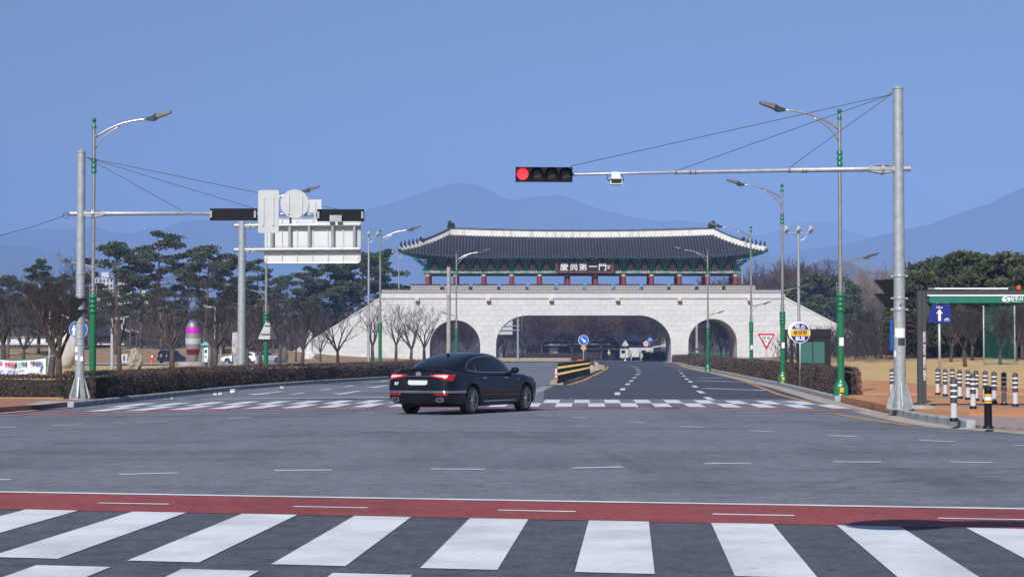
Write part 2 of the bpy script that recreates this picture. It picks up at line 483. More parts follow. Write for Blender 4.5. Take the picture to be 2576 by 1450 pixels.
for (xa, ya, xb, yb, w) in [(1754, 949.6, 1821.5, 950.6, .5), (1745, 957, 1871, 960, .4), (1769.8, 976, 1928, 981.8, .35), (1966, 1010, 2030, 1014, .3)]:
    seg("bay_line", G(xa, ya), G(xb, yb), w, 0.008)
# hatch bars before the island nose, and lane marks of the oncoming side
for i in range(10):
    y0 = 68.5 + i * 2.1
    x0 = 0.55 + i * 0.115
    quad("nose_hatch_bar", [(x0 - .22, y0), (x0 + .22, y0 + .2), (x0 + .27, y0 + .95), (x0 - .17, y0 + .75)], 0.010, M_WPAINT)
for lx0, lx1 in [(-7.9, -5.0), (-4.3, -1.2)]:
    for i in range(11):
        y0 = 70 + i * 8.0
        x0 = lx0 + (lx1 - lx0) * (y0 - 66) / 90 + max(0, y0 - 100) * .02
        seg("lane_dash", (x0, y0), (x0 + .13, y0 + 3.2), .18, 0.008)
for (xx, yy) in [(-9.0, 71), (-6.1, 72), (-2.7, 73.5), (-5.9, 86), (-2.3, 88)]:
    seg("lane_arrow_shaft", (xx, yy), (xx + .25, yy + 4.6), .22, 0.008)
    quad("lane_arrow_head", [(xx - .45, yy), (xx + .0, yy - 1.7), (xx + .45, yy), (xx + .1, yy - .15)], 0.0095, M_WPAINT)
yl = [G(*p) for p in [(2042, 1012.9), (1958.8, 991.5), (1925, 978), (1853, 951), (1801, 939.7), (1704.5, 924), (1670.8, 915)]]
ribbon("edge_line", [p.xy for p in yl], -.09, .09, 0.008, M_YPAINT, road)
ribbon("edge_line", [G(2098, 1040).xy, G(2140, 1048).xy, G(2186, 1055.6).xy, G(2290, 1070).xy], -.09, .09, 0.008, M_YPAINT, road)
def tyre_mark_mat():
    m = bpy.data.materials.new("tyre_rubber_mark"); m.use_nodes = True
    nt = m.node_tree; b = nt.nodes["Principled BSDF"]; b.inputs["Base Color"].default_value = (.045, .048, .06, 1); b.inputs["Roughness"].default_value = .7
    tc = nt.nodes.new("ShaderNodeTexCoord"); n = nt.nodes.new("ShaderNodeTexNoise"); n.inputs["Scale"].default_value = 1.4; n.inputs["Detail"].default_value = 8; n.inputs["Roughness"].default_value = .75
    nt.links.new(tc.outputs["Object"], n.inputs["Vector"])
    r_ = nt.nodes.new("ShaderNodeMapRange"); r_.inputs[1].default_value = .40; r_.inputs[2].default_value = .75; r_.inputs[4].default_value = .30
    nt.links.new(n.outputs[0], r_.inputs[0]); nt.links.new(r_.outputs[0], b.inputs["Alpha"])
    return m
M_MARK = tyre_mark_mat()
for pts, w in (([(0, 1090), (300, 1075), (620, 1056), (900, 1040)], .25), ([(0, 1100), (330, 1082), (650, 1062), (930, 1045)], .22), ([(130, 1116), (330, 1114), (570, 1111)], .9), ([(560, 1105), (800, 1092), (1100, 1085), (1400, 1090)], .3), ([(620, 1122), (900, 1108), (1200, 1102), (1500, 1108)], .3),
               ([(2060, 1240), (2250, 1210), (2440, 1195), (2600, 1190)], .2), ([(2000, 1225), (2200, 1196), (2400, 1182), (2600, 1177)], .2), ([(700, 1070), (1000, 1075), (1300, 1095), (1500, 1130), (1620, 1190)], .22)):
    P_ = [G(x, y).xy for x, y in pts]
    fine_ = []
    for k in range(len(P_) - 1):
        for q_ in range(6):
            t_ = q_ / 6; p0 = P_[max(0, k - 1)]; p1 = P_[k]; p2 = P_[k + 1]; p3 = P_[min(len(P_) - 1, k + 2)]
            fine_.append(.5 * (2 * p1 + (p2 - p0) * t_ + (2 * p0 - 5 * p1 + 4 * p2 - p3) * t_ ** 2 + (3 * p1 - p0 - 3 * p2 + p3) * t_ ** 3))
    fine_.append(P_[-1])
    ribbon("tyre_mark", fine_, -w / 2, w / 2, .0045, M_MARK, road)
# ------------------------------------------------------------------ kerbs: every near stone its own piece
def resample(line, step, y0, y1):
    pts = []
    y = y0
    while y <= y1:
        pts.append((kx(line, y), y)); y += step
    return pts
kerb_me = {}
def kerb_run(line, y0, y1, side, step, zt, name="kerb"):
    root = struct(thing(name, "x", "x"))
    del root["label"], root["category"]
    y = y0
    k = 0
    while y < y1 - .01:
        a = Vector((kx(line, y), y)); b = Vector((kx(line, y + step), y + step))
        L_ = (b - a).length; ang = math.atan2(b.y - a.y, b.x - a.x)
        key = (round(L_, 2), k % 3)
        if key not in kerb_me:
            mb = MB(); g = .008; w = .18; h = zt
            lo = [(g, -w / 2), (L_ - g, -w / 2), (L_ - g, w / 2), (g, w / 2)]
            cb = .025
            v = [(p[0], p[1], -.05) for p in lo] + [(p[0], p[1], h - cb) for p in lo] + [(p[0] + (cb * .4 if i in (0, 3) else -cb * .4), p[1] * (1 - cb / w * 2), h + (k % 3 - 1) * .002) for i, p in enumerate(lo)]
            mb.add(v, [(0, 1, 5, 4), (1, 2, 6, 5), (2, 3, 7, 6), (3, 0, 4, 7), (4, 5, 9, 8), (5, 6, 10, 9), (6, 7, 11, 10), (7, 4, 8, 11), (8, 9, 10, 11)])
            kerb_me[key] = mb.mesh("kerb_stone", M_KERB)
        n = Vector((-(b - a).y, (b - a).x)).normalized() * side * .1
        raw("kerb_stone", kerb_me[key], root, (a.x + n.x, a.y + n.y, 0), (0, 0, ang))
        y += step; k += 1
    return root
kerb_run(KL, 53.2, 112, 1, 1.0, .16)
kerb_run(KR, 60.4, 150, -1, 1.0, .16)
kerb_run(KR, 38.6, 47.2, -1, 1.0, .15)
def kerb_far(line, y0, y1, side):
    pts = resample(line, 6, y0, y1)
    mb = MB(); s_ = strip_pts(pts, -.09 * 1, .09)
    v = []
    for (a, b) in s_:
        o = Vector((-side * .1, 0))
        v += [(a.x + o.x, a.y, -.05), (a.x + o.x, a.y, .15), (b.x + o.x, b.y, .15), (b.x + o.x, b.y, -.05)]
    f = []
    for i in range(len(s_) - 1):
        for q in range(3): f.append((4 * i + q, 4 * i + q + 1, 4 * i + q + 5, 4 * i + q + 4))
    mb.add(v, f)
    return struct(mb.build("kerb", M_KERB))
kerb_far(KL, 113, 322, 1)
kerb_far(KR, 151, 322, -1)
gl = resample(KR, 3, 36, 62) + resample(KR, 5, 66, 240)
ribbon("gutter", gl, -.62, .0, 0.006, M_GUTTER, road)
# ------------------------------------------------------------------ verges, lawns, footways (one step up)
def block(name, poly, z0, z1, m):
    r = delaunay_2d_cdt([Vector(p[:2]) for p in poly], [(i, (i + 1) % len(poly)) for i in range(len(poly))], [], 1, 1e-5)
    mb = MB(); mb.add([(p.x, p.y, z1) for p in r[0]], [tuple(f) for f in r[2]])
    n = len(poly)
    mb.add([(p[0], p[1], z0) for p in poly] + [(p[0], p[1], z1) for p in poly], [(i, (i + 1) % n, (i + 1) % n + n, i + n) for i in range(n)])
    return struct(mb.build(name, m))
def hill(x, y, lst):
    return sum(h * math.exp(-(((x - cx) / sx) ** 2 + ((y - cy_) / sy) ** 2)) for cx, cy_, sx, sy, h in lst)
def lawn(name, inner, far_x, y0, y1, side, m, bumps, z=.13, ny=60, nx=24):
    mb = MB(); v = []
    for j in range(ny + 1):
        y = y0 + (y1 - y0) * (j / ny) ** 1.4
        xi = kx(inner, y) + side * .17 + (side * min(40, (y - 331) * 3.0) if y > 331 else 0)
        for i in range(nx + 1):
            x = xi + (far_x - xi) * (i / nx) ** 1.6
            fade = min(1, abs(x - xi) / 5.0)
            v.append((x, y, z + hill(x, y, bumps) * fade + fade * .05 * noise.noise((x * .25, y * .25, 3))))
    f = []
    for j in range(ny):
        for i in range(nx):
            a = j * (nx + 1) + i
            f.append((a, a + 1, a + nx + 2, a + nx + 1))
    mb.add(v, f)
    for i_, f_ in enumerate(mb.f):
        cx_ = sum(v[q_][0] for q_ in f_) / 4; cy2 = sum(v[q_][1] for q_ in f_) / 4
        n_ = noise.noise((cx_ * .08, cy2 * .08, 5)) * 9
        if (side < 0 and cy2 + n_ > 262) or (side > 0 and cy2 + n_ > 148 and cx_ > kx(KR, cy2) + 9): mb.m[i_] = 1
    return struct(mb.build(name, [m, M_LITTER], smooth=True))
BUMP_L = [(-75, 318, 46, 24, 2.2), (-46, 322, 14, 16, 1.2), (-30, 172, 9, 8, .25)]
BUMP_R = [(34, 165, 13, 42, 1.15), (48, 250, 20, 50, 1.4), (26, 110, 6, 14, .45)]
lawn("lawn", KL, -190, 55.8, 420, -1, M_GRASS, BUMP_L)
lawn("lawn", KR, 150, 63.2, 420, 1, M_GRASS, BUMP_R)
def hz(x, y):       # height of the verge at a place
    return .13 + hill(x, y, BUMP_L if x < 0 else BUMP_R)
fw_l = block("footway", [(-60, 41.2), (-22, 41.3), (-14.8, 43.1), (-12.65, 46.1), (-11.98, 52), (-11.83, 55.9), (-14.2, 57.6), (-60, 60)], -.03, .145, M_PAVE_L)
fw_r = block("footway", [(9.35, 48.4), (9.78, 56), (10.05, 61.0), (10.2, 63.1), (60, 63.1), (60, 41.0), (13.6, 41.0), (10.2, 44.4), (9.3, 46.5)], -.03, .145, M_PAVE_R)
block("footway", [(9.05, 38.5), (9.0, 43), (9.3, 46.4), (10.2, 44.4), (13.6, 41), (60, 41), (60, 33.2), (13, 34.4), (10.1, 35.8)], -.03, .06, M_PAVE_P)
block("footway", [(10.35, 63.0), (11.3, 70), (13.6, 84), (15.8, 93), (17.6, 93), (16.6, 80), (17.0, 73), (22, 67.5), (40, 66), (40, 63.0)], .0, .20, M_PAVE_R)
sheet("green_strip", [(11.0, 59.6), (30, 56.0), (30, 57.7), (11.0, 60.6)], .150, M_GREENSTRIP, fw_r)
sheet("paver_band", [(9.6, 50.5), (13.5, 47.2), (13.6, 47.8), (9.8, 51.6)], .150, M_PAVE_P, fw_r)
sheet("tactile_slab", [(-12.3, 50.2), (-11.95, 50.2), (-11.9, 54.2), (-12.9, 54.6)], .150, M_CONC, fw_l)
sheet("shadow_strip", [(-14.6, 48.0), (-12.4, 47.6), (-12.4, 48.1), (-14.6, 48.7)], .150, mat("footway_shadow", (.07, .07, .075), .7), fw_l)  # shadow line across the footway, painted as a thin dark sheet
# edging of the ramped corners
mbk = MB()
for pts, side in ((KL[2:6], 1), (KR[5:8], -1)):
    pass
ribbon("corner_edging", [(-22, 40.4), (-14.5, 42.4), (-12.45, 45.6), (-11.85, 52), (-11.72, 55)], -.16, .1, .018, M_KERB, fw_l)
# park paths (left) as thin sheets over the lawn
path_l = [G(x, y, .2) for x, y in ((-80, 922), (300, 922.5), (520, 919), (640, 917))]
struct(ribbon("park_path", [(p.x, p.y) for p in path_l], -5, 5, .225, M_PATHG, None))
struct(sheet("car_park", [(-78, 222), (-19, 218), (-19, 252), (-78, 258)], .235, M_PATHG))
# ------------------------------------------------------------------ the central island
isl = [(1.75, 92.0), (2.35, 91.4), (3.55, 106), (5.2, 131.8), (7.0, 160), (9.2, 196), (9.9, 214), (9.2, 222), (7.3, 205), (4.9, 160), (3.1, 125)]
island = block("traffic_island", isl, -.02, .13, M_CONC)
ribbon("island_edge_line", [(1.5, 92.4), (1.65, 91.2), (2.5, 90.6), (3.78, 106), (5.45, 131.8), (7.25, 160), (9.5, 197), (10.2, 214), (9.5, 224)], -.12, .12, 0.012, M_YPAINT, road)
# ------------------------------------------------------------------ mountains
def ridge(name, pts, Y, depth, seed, m=M_FOREST):
    """a range with its crest through surveyed skyline points, sloping both ways"""
    P = [A(x, y, Y) for x, y in pts]
    prof = [(p.x, p.z) for p in P]
    x0, x1 = prof[0][0], prof[-1][0]
    NXX, NYY = 180, 26
    mb = MB(); v = []
    for j in range(NYY + 1):
        t = -1 + 2 * j / NYY
        for i in range(NXX + 1):
            x = x0 + (x1 - x0) * i / NXX
            h = plerp(prof, x)
            fall = (1 - abs(t)) ** 1.15
            n = noise.fractal((x * .0009, t * 2.2 + seed, seed), 1.0, 2.0, 5)
            n2 = noise.fractal((x * .005, t * 7 + seed, seed + 3), 1.0, 2.0, 4)
            z = h * fall + (n * 190 * (1 - fall) * fall * 3 + n2 * 15 * (1 if abs(t) < .96 else 0)) * min(1, h / 150)
            v.append((x, Y + t * depth, max(-2, z)))
    f = []
    for j in range(NYY):
        for i in range(NXX):
            a = j * (NXX + 1) + i
            f.append((a, a + 1, a + NXX + 2, a + NXX + 1))
    mb.add(v, f)
    return struct(mb.build(name, m, smooth=True))
ridge("mountains", [(-900, 560), (-500, 590), (-200, 570), (0, 585), (106, 581), (197, 575), (240, 574), (280, 588), (333, 592), (373, 577), (413, 577), (453, 561), (506, 548), (600, 556), (700, 560), (800, 556), (900, 537), (950, 520), (1000, 501), (1045, 492), (1090, 478), (1130, 468), (1165, 462), (1200, 467), (1235, 481), (1290, 505), (1340, 498), (1400, 491), (1440, 498), (1500, 521), (1570, 541), (1640, 555), (1700, 561), (1770, 565), (1850, 590), (1950, 640), (2100, 700), (2400, 760), (2800, 800)], 10400, 2600, 1.3)
ridge("mountains", [(1500, 760), (1700, 660), (1850, 610), (1930, 588), (1977, 574), (2007, 560), (2045, 557), (2087, 560), (2122, 573), (2172, 592), (2300, 640), (2600, 700), (2900, 760)], 12200, 2200, 5.1)
ridge("mountains", [(1500, 800), (1750, 700), (1900, 650), (2040, 622), (2122, 611), (2182, 595), (2242, 585), (2282, 576), (2357, 560), (2432, 533), (2472, 515), (2530, 490), (2576, 471), (2700, 430), (2850, 420), (3100, 470)], 8000, 2200, 9.7)
ridge("mountains", [(-700, 640), (-300, 600), (0, 617), (70, 618), (120, 630), (200, 648), (330, 668), (600, 700), (900, 720), (1200, 735), (1500, 750)], 7300, 1700, 14.2)
# low wooded rise behind the right-hand trees
ridge("wooded_hill", [(1900, 830), (2000, 750), (2080, 705), (2130, 690), (2180, 684), (2230, 690), (2300, 684), (2400, 690), (2500, 705), (2650, 740), (2800, 800)], 3200, 500, 21.0)
# ------------------------------------------------------------------ the air
mbh = MB()
mbh.bbox(-7800, 7800, -320, 15000, -3.0, 1300)
haze = mbh.build("haze", None)
haze["kind"] = "stuff"; haze["label"] = "pale blue winter haze in the valley air"
hm = bpy.data.materials.new("haze_air"); hm.use_nodes = True
hn = hm.node_tree
for n in list(hn.nodes): hn.nodes.remove(n)
ho = hn.nodes.new("ShaderNodeOutputMaterial"); hv = hn.nodes.new("ShaderNodeVolumePrincipled")
hv.inputs["Color"].default_value = (0.265, 0.45, 0.90, 1)
hv.inputs["Density"].default_value = 0.000185
hv.inputs["Anisotropy"].default_value = -0.4
hn.links.new(hv.outputs[0], ho.inputs["Volume"])
haze.data.materials.clear(); haze.data.materials.append(hm)
# ================================================================== the gate
M_STONE = mat("gate_stone", (0.585, 0.582, 0.59), 0.85, var=0.10, vscale=0.9, bump=0.12, bscale=6, stretch=(1, 1, .3))
M_STONE2 = mat("gate_stone_warm", (0.60, 0.588, 0.58), 0.85, var=0.09, vscale=0.7, bump=0.12, bscale=6)
M_STONE3 = mat("gate_stone_cool", (0.55, 0.552, 0.565), 0.85, var=0.09, vscale=0.7, bump=0.12, bscale=6)
M_JOINT = mat("gate_joint", (0.48, 0.475, 0.475), 0.9, var=0.2, vscale=1)
M_TILE = mat("roof_tile", (0.044, 0.050, 0.068), 0.6, var=0.5, vscale=1.3, bump=0.2, bscale=5)
M_TILE_D = mat("roof_trough", (0.008, 0.009, 0.013), 0.8, var=0.4, vscale=1.2)
def plaster_mat():
    m = mat("ridge_plaster", (0.70, 0.68, 0.66), 0.85, var=0.6, vscale=0.8, col2=(0.27, 0.25, 0.24), stretch=(1.6, 1, 0.35))
    rp = [n for n in m.node_tree.nodes if n.type == 'MAP_RANGE'][0]
    rp.inputs[1].default_value = 0.50; rp.inputs[2].default_value = 0.78
    return m
M_PLASTER = plaster_mat()
M_TEAL = mat("teal_paint", (0.045, 0.235, 0.205), 0.7, var=0.35, vscale=2)
M_TEAL_L = mat("pale_teal_paint", (0.16, 0.44, 0.38), 0.7, var=0.25, vscale=2)
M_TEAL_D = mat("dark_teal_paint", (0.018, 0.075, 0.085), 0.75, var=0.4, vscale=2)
M_ORANGE = mat("ochre_panel", (0.52, 0.25, 0.13), 0.75, var=0.3, vscale=1.5)
M_RED = mat("red_column", (0.235, 0.032, 0.034), 0.6, var=0.25, vscale=2)
M_CREAM = mat("cream_pattern", (0.60, 0.54, 0.42), 0.7, var=0.3, vscale=4)
M_BLACKW = mat("black_wood", (0.012, 0.012, 0.014), 0.5)
M_FRAMEW = mat("board_frame", (0.16, 0.045, 0.03), 0.55, var=0.3, vscale=2)
M_WHITE = mat("white_enamel", (0.80, 0.80, 0.80), 0.5)
def parapet_mat():
    m = bpy.data.materials.new("patterned_parapet"); m.use_nodes = True
    nt = m.node_tree; L = nt.links; b = nt.nodes["Principled BSDF"]; b.inputs["Roughness"].default_value = .85
    tc = nt.nodes.new("ShaderNodeTexCoord"); mp = nt.nodes.new("ShaderNodeMapping")
    mp.inputs["Rotation"].default_value = (R(-90), 0, 0)
    L.new(tc.outputs["Object"], mp.inputs[0])
    bk = nt.nodes.new("ShaderNodeTexBrick")
    bk.inputs["Scale"].default_value = 1.0
    bk.inputs["Brick Width"].default_value = 0.50; bk.inputs["Row Height"].default_value = 0.25
    bk.inputs["Mortar Size"].default_value = 0.030; bk.inputs["Mortar Smooth"].default_value = 0.15; bk.inputs["Bias"].default_value = 0
    bk.inputs["Color1"].default_value = (0.085, 0.105, 0.20, 1); bk.inputs["Color2"].default_value = (0.20, 0.14, 0.09, 1)
    bk.inputs["Mortar"].default_value = (0.66, 0.63, 0.57, 1)
    L.new(mp.outputs[0], bk.inputs["Vector"]); L.new(bk.outputs["Color"], b.inputs["Base Color"])
    return m
M_PARA = parapet_mat()
GY = 320.0
gate = thing("gate", "long pale stone gate with three arches and a tiled pavilion with red columns on top", "gate", (11.5, GY, 0))
g0 = Vector((11.5, GY, 0))
def gX(x, Y=GY): return A(x, 888, Y).x - g0.x
def gZ(y, Y=GY): return A(1288, y, Y).z
openings = [  # centre, half width, springing, corner rx, ry
    (gX(1468), 14.08, 2.93, 5.2, 4.62), (gX(1144.5), 4.06, 2.72, 4.06, 4.06), (gX(1793), 3.92, 3.05, 3.92, 3.95)]
def arch_h(o, x, off=0.0):
    cx, w, zs, rx, ry = o
    d = abs(x - cx); rx2 = rx + off; ry2 = ry + (off if d > w - rx else 0)
    if d > w + off: return None
    q = d - (w - rx)
    if q <= 0: return zs + ry
    return zs + ry2 * math.sqrt(max(0, 1 - (q / rx2) ** 2))
LX0, LX1, RX0, RX1 = gX(722), gX(962), gX(1970), gX(2262)
WTOP = gZ(748)
def upper(x):
    if x < LX1: return max(0, lerp(.85, WTOP, (x - LX0) / (LX1 - LX0)))
    if x > RX0: return max(0, lerp(WTOP, .7, (x - RX0) / (RX1 - RX0)))
    return WTOP
def lower(x, off=0.0):
    for o in openings:
        h = arch_h(o, x, off)
        if h is not None: return h
    return 0.0
DEPTH = 11.0
brk = {LX0, LX1, RX0, RX1}
for cx, w, zs, rx, ry in openings:
    n = 40
    for i in range(n + 1):
        brk.add(cx - w + 2 * w * (0.5 - 0.5 * math.cos(math.pi * i / n)))
    brk |= {cx - w - .001, cx + w + .001}
xs_ = sorted(brk)
fine = []
for a, b in zip(xs_, xs_[1:]):
    fine.append(a)
    k = int((b - a) / 2.5)
    fine += [a + (b - a) * (q + 1) / (k + 1) for q in range(k)]
fine.append(xs_[-1])
mb = MB()
y0, y1 = .06, DEPTH
for a, b in zip(fine, fine[1:]):
    if b - a < .0005: continue
    e = 1e-5
    la, lb, ua, ub = lower(a + e), lower(b - e), upper(a), upper(b)
    mb.add([(a, y0, la), (b, y0, lb), (b, y0, ub), (a, y0, ua), (a, y1, la), (b, y1, lb), (b, y1, ub), (a, y1, ua)],
           [(0, 1, 2, 3), (4, 7, 6, 5), (3, 2, 6, 7), (0, 4, 5, 1)] + ([(0, 3, 7, 4)] if abs(lower(a - .01) - la) > .2 or a <= LX0 else []) + ([(1, 5, 6, 2)] if abs(lower(b + .01) - lb) > .2 or b >= RX1 else []))
core = mb.build("wall", [M_JOINT], gate)
# intrados lining courses are in the core; facing stones are single pieces
RH, BW = 0.835, 1.51
rows = int(WTOP / RH) + 1
stones = []
def stone_poly(xa, xb, za, zb):
    """clip a facing stone against arches (ring covers the cut) and ramps"""
    n = 7
    xsn = [xa + (xb - xa) * i / n for i in range(n + 1)]
    def lo(x):
        for o in openings:
            flat = abs(x - o[0]) <= o[1] - o[3]
            h = arch_h(o, x, 0.0 if flat else .32)
            if h is not None: return h
        return 0.0
    pts = [(x, max(za, lo(x)), min(zb, upper(x))) for x in xsn]
    good = [p for p in pts if p[2] - p[1] > .05]
    if len(good) < 2: return None
    poly = [(p[0], p[1]) for p in good] + [(p[0], p[2]) for p in reversed(good)]
    if good[-1][0] - good[0][0] < .12: return None
    out = []
    for i, p in enumerate(poly):
        a = poly[i - 1]; c = poly[(i + 1) % len(poly)]
        if abs((p[0] - a[0]) * (c[1] - p[1]) - (p[1] - a[1]) * (c[0] - p[0])) > 1e-7: out.append(p)
    return out if len(out) > 2 else None
r2 = random.Random(3)
for j in range(rows):
    za, zb = j * RH + .012, min((j + 1) * RH - .012, WTOP)
    if zb - za < .1: continue
    x = LX0 - (BW / 2 if j % 2 else 0)
    while x < RX1:
        xa, xb = max(x + .012, LX0), min(x + BW - .012, RX1)
        if xb - xa > .15:
            po = stone_poly(xa, xb, za, zb)
            if po: stones.append((po, (xa + xb) / 2))
        x += BW
def poly_area(p):
    return abs(sum(p[i - 1][0] * p[i][1] - p[i][0] * p[i - 1][1] for i in range(len(p)))) / 2
stones.sort(key=lambda s: -round(poly_area(s[0]), 1) - (1 if s[0][0][1] > 3 else 0))
sm = [M_STONE, M_STONE2, M_STONE3]
rest = MB(); cache = {}
for i, (po, xc) in enumerate(stones):
    k = r2.choice([0, 0, 1, 2])
    pr = r2.choice([0.0, .005, .01])
    if i < 290:
        ox, oz = po[0]
        key = (tuple((round(p[0] - ox, 2), round(p[1] - oz, 2)) for p in po), k, pr)
        if key not in cache:
            q = MB(); q.prism([(p[0] - ox, p[1] - oz) for p in po], -pr, .08, 'y')
            cache[key] = q.mesh("stone_block", sm[k])
        raw("stone_block", cache[key], gate, (ox, 0, oz))
    else:
        rest.prism(po, -pr, .08, 'y', k)
o = rest.build("stone_facing", sm, gate); o["kind"] = "stuff"
# voussoirs round each arch
for o_ in openings:
    cx, w, zs, rx, ry = o_
    def curve(off):
        pts = []
        N = 10 if rx > 4.5 else 13
        for sgn in (-1, 1):
            side = []
            for q in range(4): side.append((cx + sgn * (w + off), zs * q / 4))
            for q in range(N + 1):
                t = math.pi / 2 * q / N
                side.append((cx + sgn * ((w - rx) + (rx + off) * math.cos(t)), zs + (ry + off) * math.sin(t)))
            pts.append(side)
        return pts
    ci, co = curve(0.0), curve(.64)
    for s_ in range(2):
        for q in range(len(ci[s_]) - 1):
            a, b, c, d = ci[s_][q], ci[s_][q + 1], co[s_][q + 1], co[s_][q]
            mx_, mz = (a[0] + b[0] + c[0] + d[0]) / 4, (a[1] + b[1] + c[1] + d[1]) / 4
            po = [(mx_ + (p[0] - mx_) * .975, mz + (p[1] - mz) * .975) for p in (a, b, c, d)]
            q_ = MB(); q_.prism(po, -.045, .07, 'y'); q_.build("voussoir", sm[(q * 7 + s_) % 3], gate)
# cornice, copings, spouts
mb = MB(); mb.bbox(LX1 - .3, RX0 + .3, -.12, .5, WTOP, gZ(739)); mb.build("cornice", M_STONE, gate)
mb = MB(); mb.bbox(LX1 - .32, RX0 + .32, -.17, .3, WTOP - .1, WTOP - .004); mb.build("string_course", M_STONE3, gate)
for (xa, xb) in ((LX0, LX1), (RX0, RX1)):
    mb = MB()
    mb.prism([(xa, upper(xa) + .004), (xb, upper(xb) + .004), (xb, upper(xb) + .3), (xa, upper(xa) + .3)], -.1, .9, 'y')
    mb.build("ramp_coping", M_STONE, gate)
for x in (1049, 1228, 1386, 1553, 1709, 1885):
    mb = MB(); mb.bbox(-.32, .32, -.75, .1, -.28, .28); mb.bbox(-.16, .16, -.77, -.745, -.16, .1, 1)
    mb.build("spout", [M_STONE, M_JOINT], gate, loc=(gX(x), 0, gZ(752)))
# parapet
pz0, pz1, pz2 = gZ(739), gZ(727.5), gZ(716)
mb = MB(); mb.bbox(gX(960), gX(1965), -.02, .5, pz0 + .003, pz1); para = mb.build("parapet", M_PARA, gate)
gaps = [(1107, 1118), (1179, 1189.5), (1250.5, 1261), (1322, 1333.6), (1394, 1405), (1465.7, 1476), (1538, 1548), (1608.7, 1619), (1677, 1687.6), (1747.5, 1758), (1817, 1826)]
for xa, xb in [(958.5, 1033)] + gaps + [(1900.6, 1966.5)]:
    mb = MB(); mb.bbox(gX(xa) + .065, gX(xb) - .065, -.08, .56, pz1 + .002, pz1 + .09); mb.build("parapet_cap", M_TILE, gate)
me0 = [1033] + [g[1] for g in gaps]; me1 = [g[0] for g in gaps] + [1900.6]
for xa, xb in zip(me0, me1):
    for back in (0, 1):
        L_ = gX(xb) - gX(xa)
        mb = MB(); mb.bbox(0, L_, -.02 if not back else 0, .5, pz1 + .002, pz2)
        mo = mb.build("merlon", M_PARA, gate, loc=(gX(xa) + back * .35, back * 9.6, -back * .18))
        mb = MB(); mb.bbox(-.06, L_ + .06, -.1, .58, pz2 + .002, pz2 + .12); mb.build("merlon_cap", M_TILE_D, mo)
# ---- pavilion on top: columns, beams, brackets, roof
FC, BC = 3.0, 9.4       # front and back column lines behind the wall face
def pX(x, d): return A(x, 888, GY + d).x - g0.x
def pZ(y, d): return A(1288, y, GY + d).z
cols = [1076 + 70.45 * i for i in range(12)]
colx = [pX(c, FC) for c in cols]
z_cap, z_beam0, z_beam1 = pZ(680, FC), pZ(687, FC), pZ(675.5, FC)
mb = MB(); mb.bbox(colx[0] - 4, colx[-1] + 4, .6, DEPTH - .5, WTOP + .004, WTOP + .35); mb.build("terrace", M_JOINT, gate)
q = MB(); q.lathe([(.46, 0), (.45, 1.2), (.40, 2.6), (.36, z_beam0 - WTOP - .3)], 14)
col_me = q.mesh("column", M_RED, auto=40)
q = MB(); q.lathe([(.41, 0), (.415, .02), (.40, .16), (.395, .18)], 14); ring_me = q.mesh("painted_band", M_CREAM, auto=40)
for d in (FC, BC):
    for cx in colx:
        c = raw("column", col_me, gate, (cx, d, WTOP + .3))
        raw("painted_band", ring_me, c, (0, 0, z_beam0 - WTOP - .75))
for d in (FC, BC):
    mb = MB(); mb.bbox(colx[0] - .9, colx[-1] + .9, d - .22, d + .22, z_beam0, z_beam1); mb.build("tie_beam", M_TEAL, gate)
    mb = MB(); mb.bbox(colx[0] - .4, colx[-1] + .4, d - .14, d + .3, z_beam0 - .2, z_beam0 - .002); mb.build("lower_beam", M_BLACKW, gate)
for cx in (colx[0], colx[-1]):
    mb = MB(); mb.bbox(cx - .2, cx + .2, FC + .23, BC - .23, z_beam0, z_beam1 - .01); mb.build("tie_beam", M_TEAL, gate)
bx = [colx[0] + (colx[-1] - colx[0]) * i / 22 for i in range(23)]
z_br = pZ(648, FC)
HB = z_br - z_beam1
# wall behind the bracket sets
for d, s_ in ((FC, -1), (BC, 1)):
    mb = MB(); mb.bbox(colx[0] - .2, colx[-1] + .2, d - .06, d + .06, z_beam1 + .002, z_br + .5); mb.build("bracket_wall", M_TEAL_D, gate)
q = MB()
for t in range(4):
    z = HB * (.02 + t * .235); w = .34 + .17 * t; out = .28 + .34 * t
    q.bbox(-.12, .12, -out, .05, z + .02, z + .2, 0)
    q.bbox(-w, w, -.16 - .02 * t, -.02, z + .16, z + .33, 0)
    q.bbox(-w * .8, w * .8, -out - .02, -out + .13, z + .21, z + .36, 0)
    for sx in (-1, 1):
        q.bbox(sx * w - .09, sx * w + .09, -.2 - .02 * t, -.03, z + .31, z + .41, 1)
        q.bbox(sx * w * .8 - .08, sx * w * .8 + .08, -out - .05, -out + .14, z + .345, z + .42, 1)
    q.bbox(-.10, .10, -out - .14, -out + .02, z + .03, z + .14, 2)
q.bbox(-.24, .24, -.24, .1, -.0, .16, 1)
br_me = q.mesh("bracket_set", [M_TEAL, M_TEAL_L, M_ORANGE])
for x in bx: raw("bracket_set", br_me, gate, (x, FC - .07, z_beam1 + .004))
q = MB()
og = [(-.78, 0), (-.62, .16), (-.50, .2), (-.48, .45), (-.30, .62), (-.12, .72), (0, .98), (.12, .72), (.30, .62), (.48, .45), (.50, .2), (.62, .16), (.78, 0)]
q.prism([(p[0] * .85, p[1] * .92) for p in og], -.05, .03, 'y'); og_me = q.mesh("ochre_panel", M_ORANGE)
q = MB(); q.bbox(-.52, .52, -.03, .02, .06, .70)
for sx in (-1, 1):
    q.bbox(sx * .62 - .07, sx * .62 + .07, -.035, .02, .03, .73, 0); q.bbox(sx * .47 - .05, sx * .47 + .05, -.036, .02, .05, .71, 1)
q.bbox(-.26, .26, -.04, .02, .2, .54, 1); q.bbox(-.17, .17, -.045, .02, .27, .47, 2)
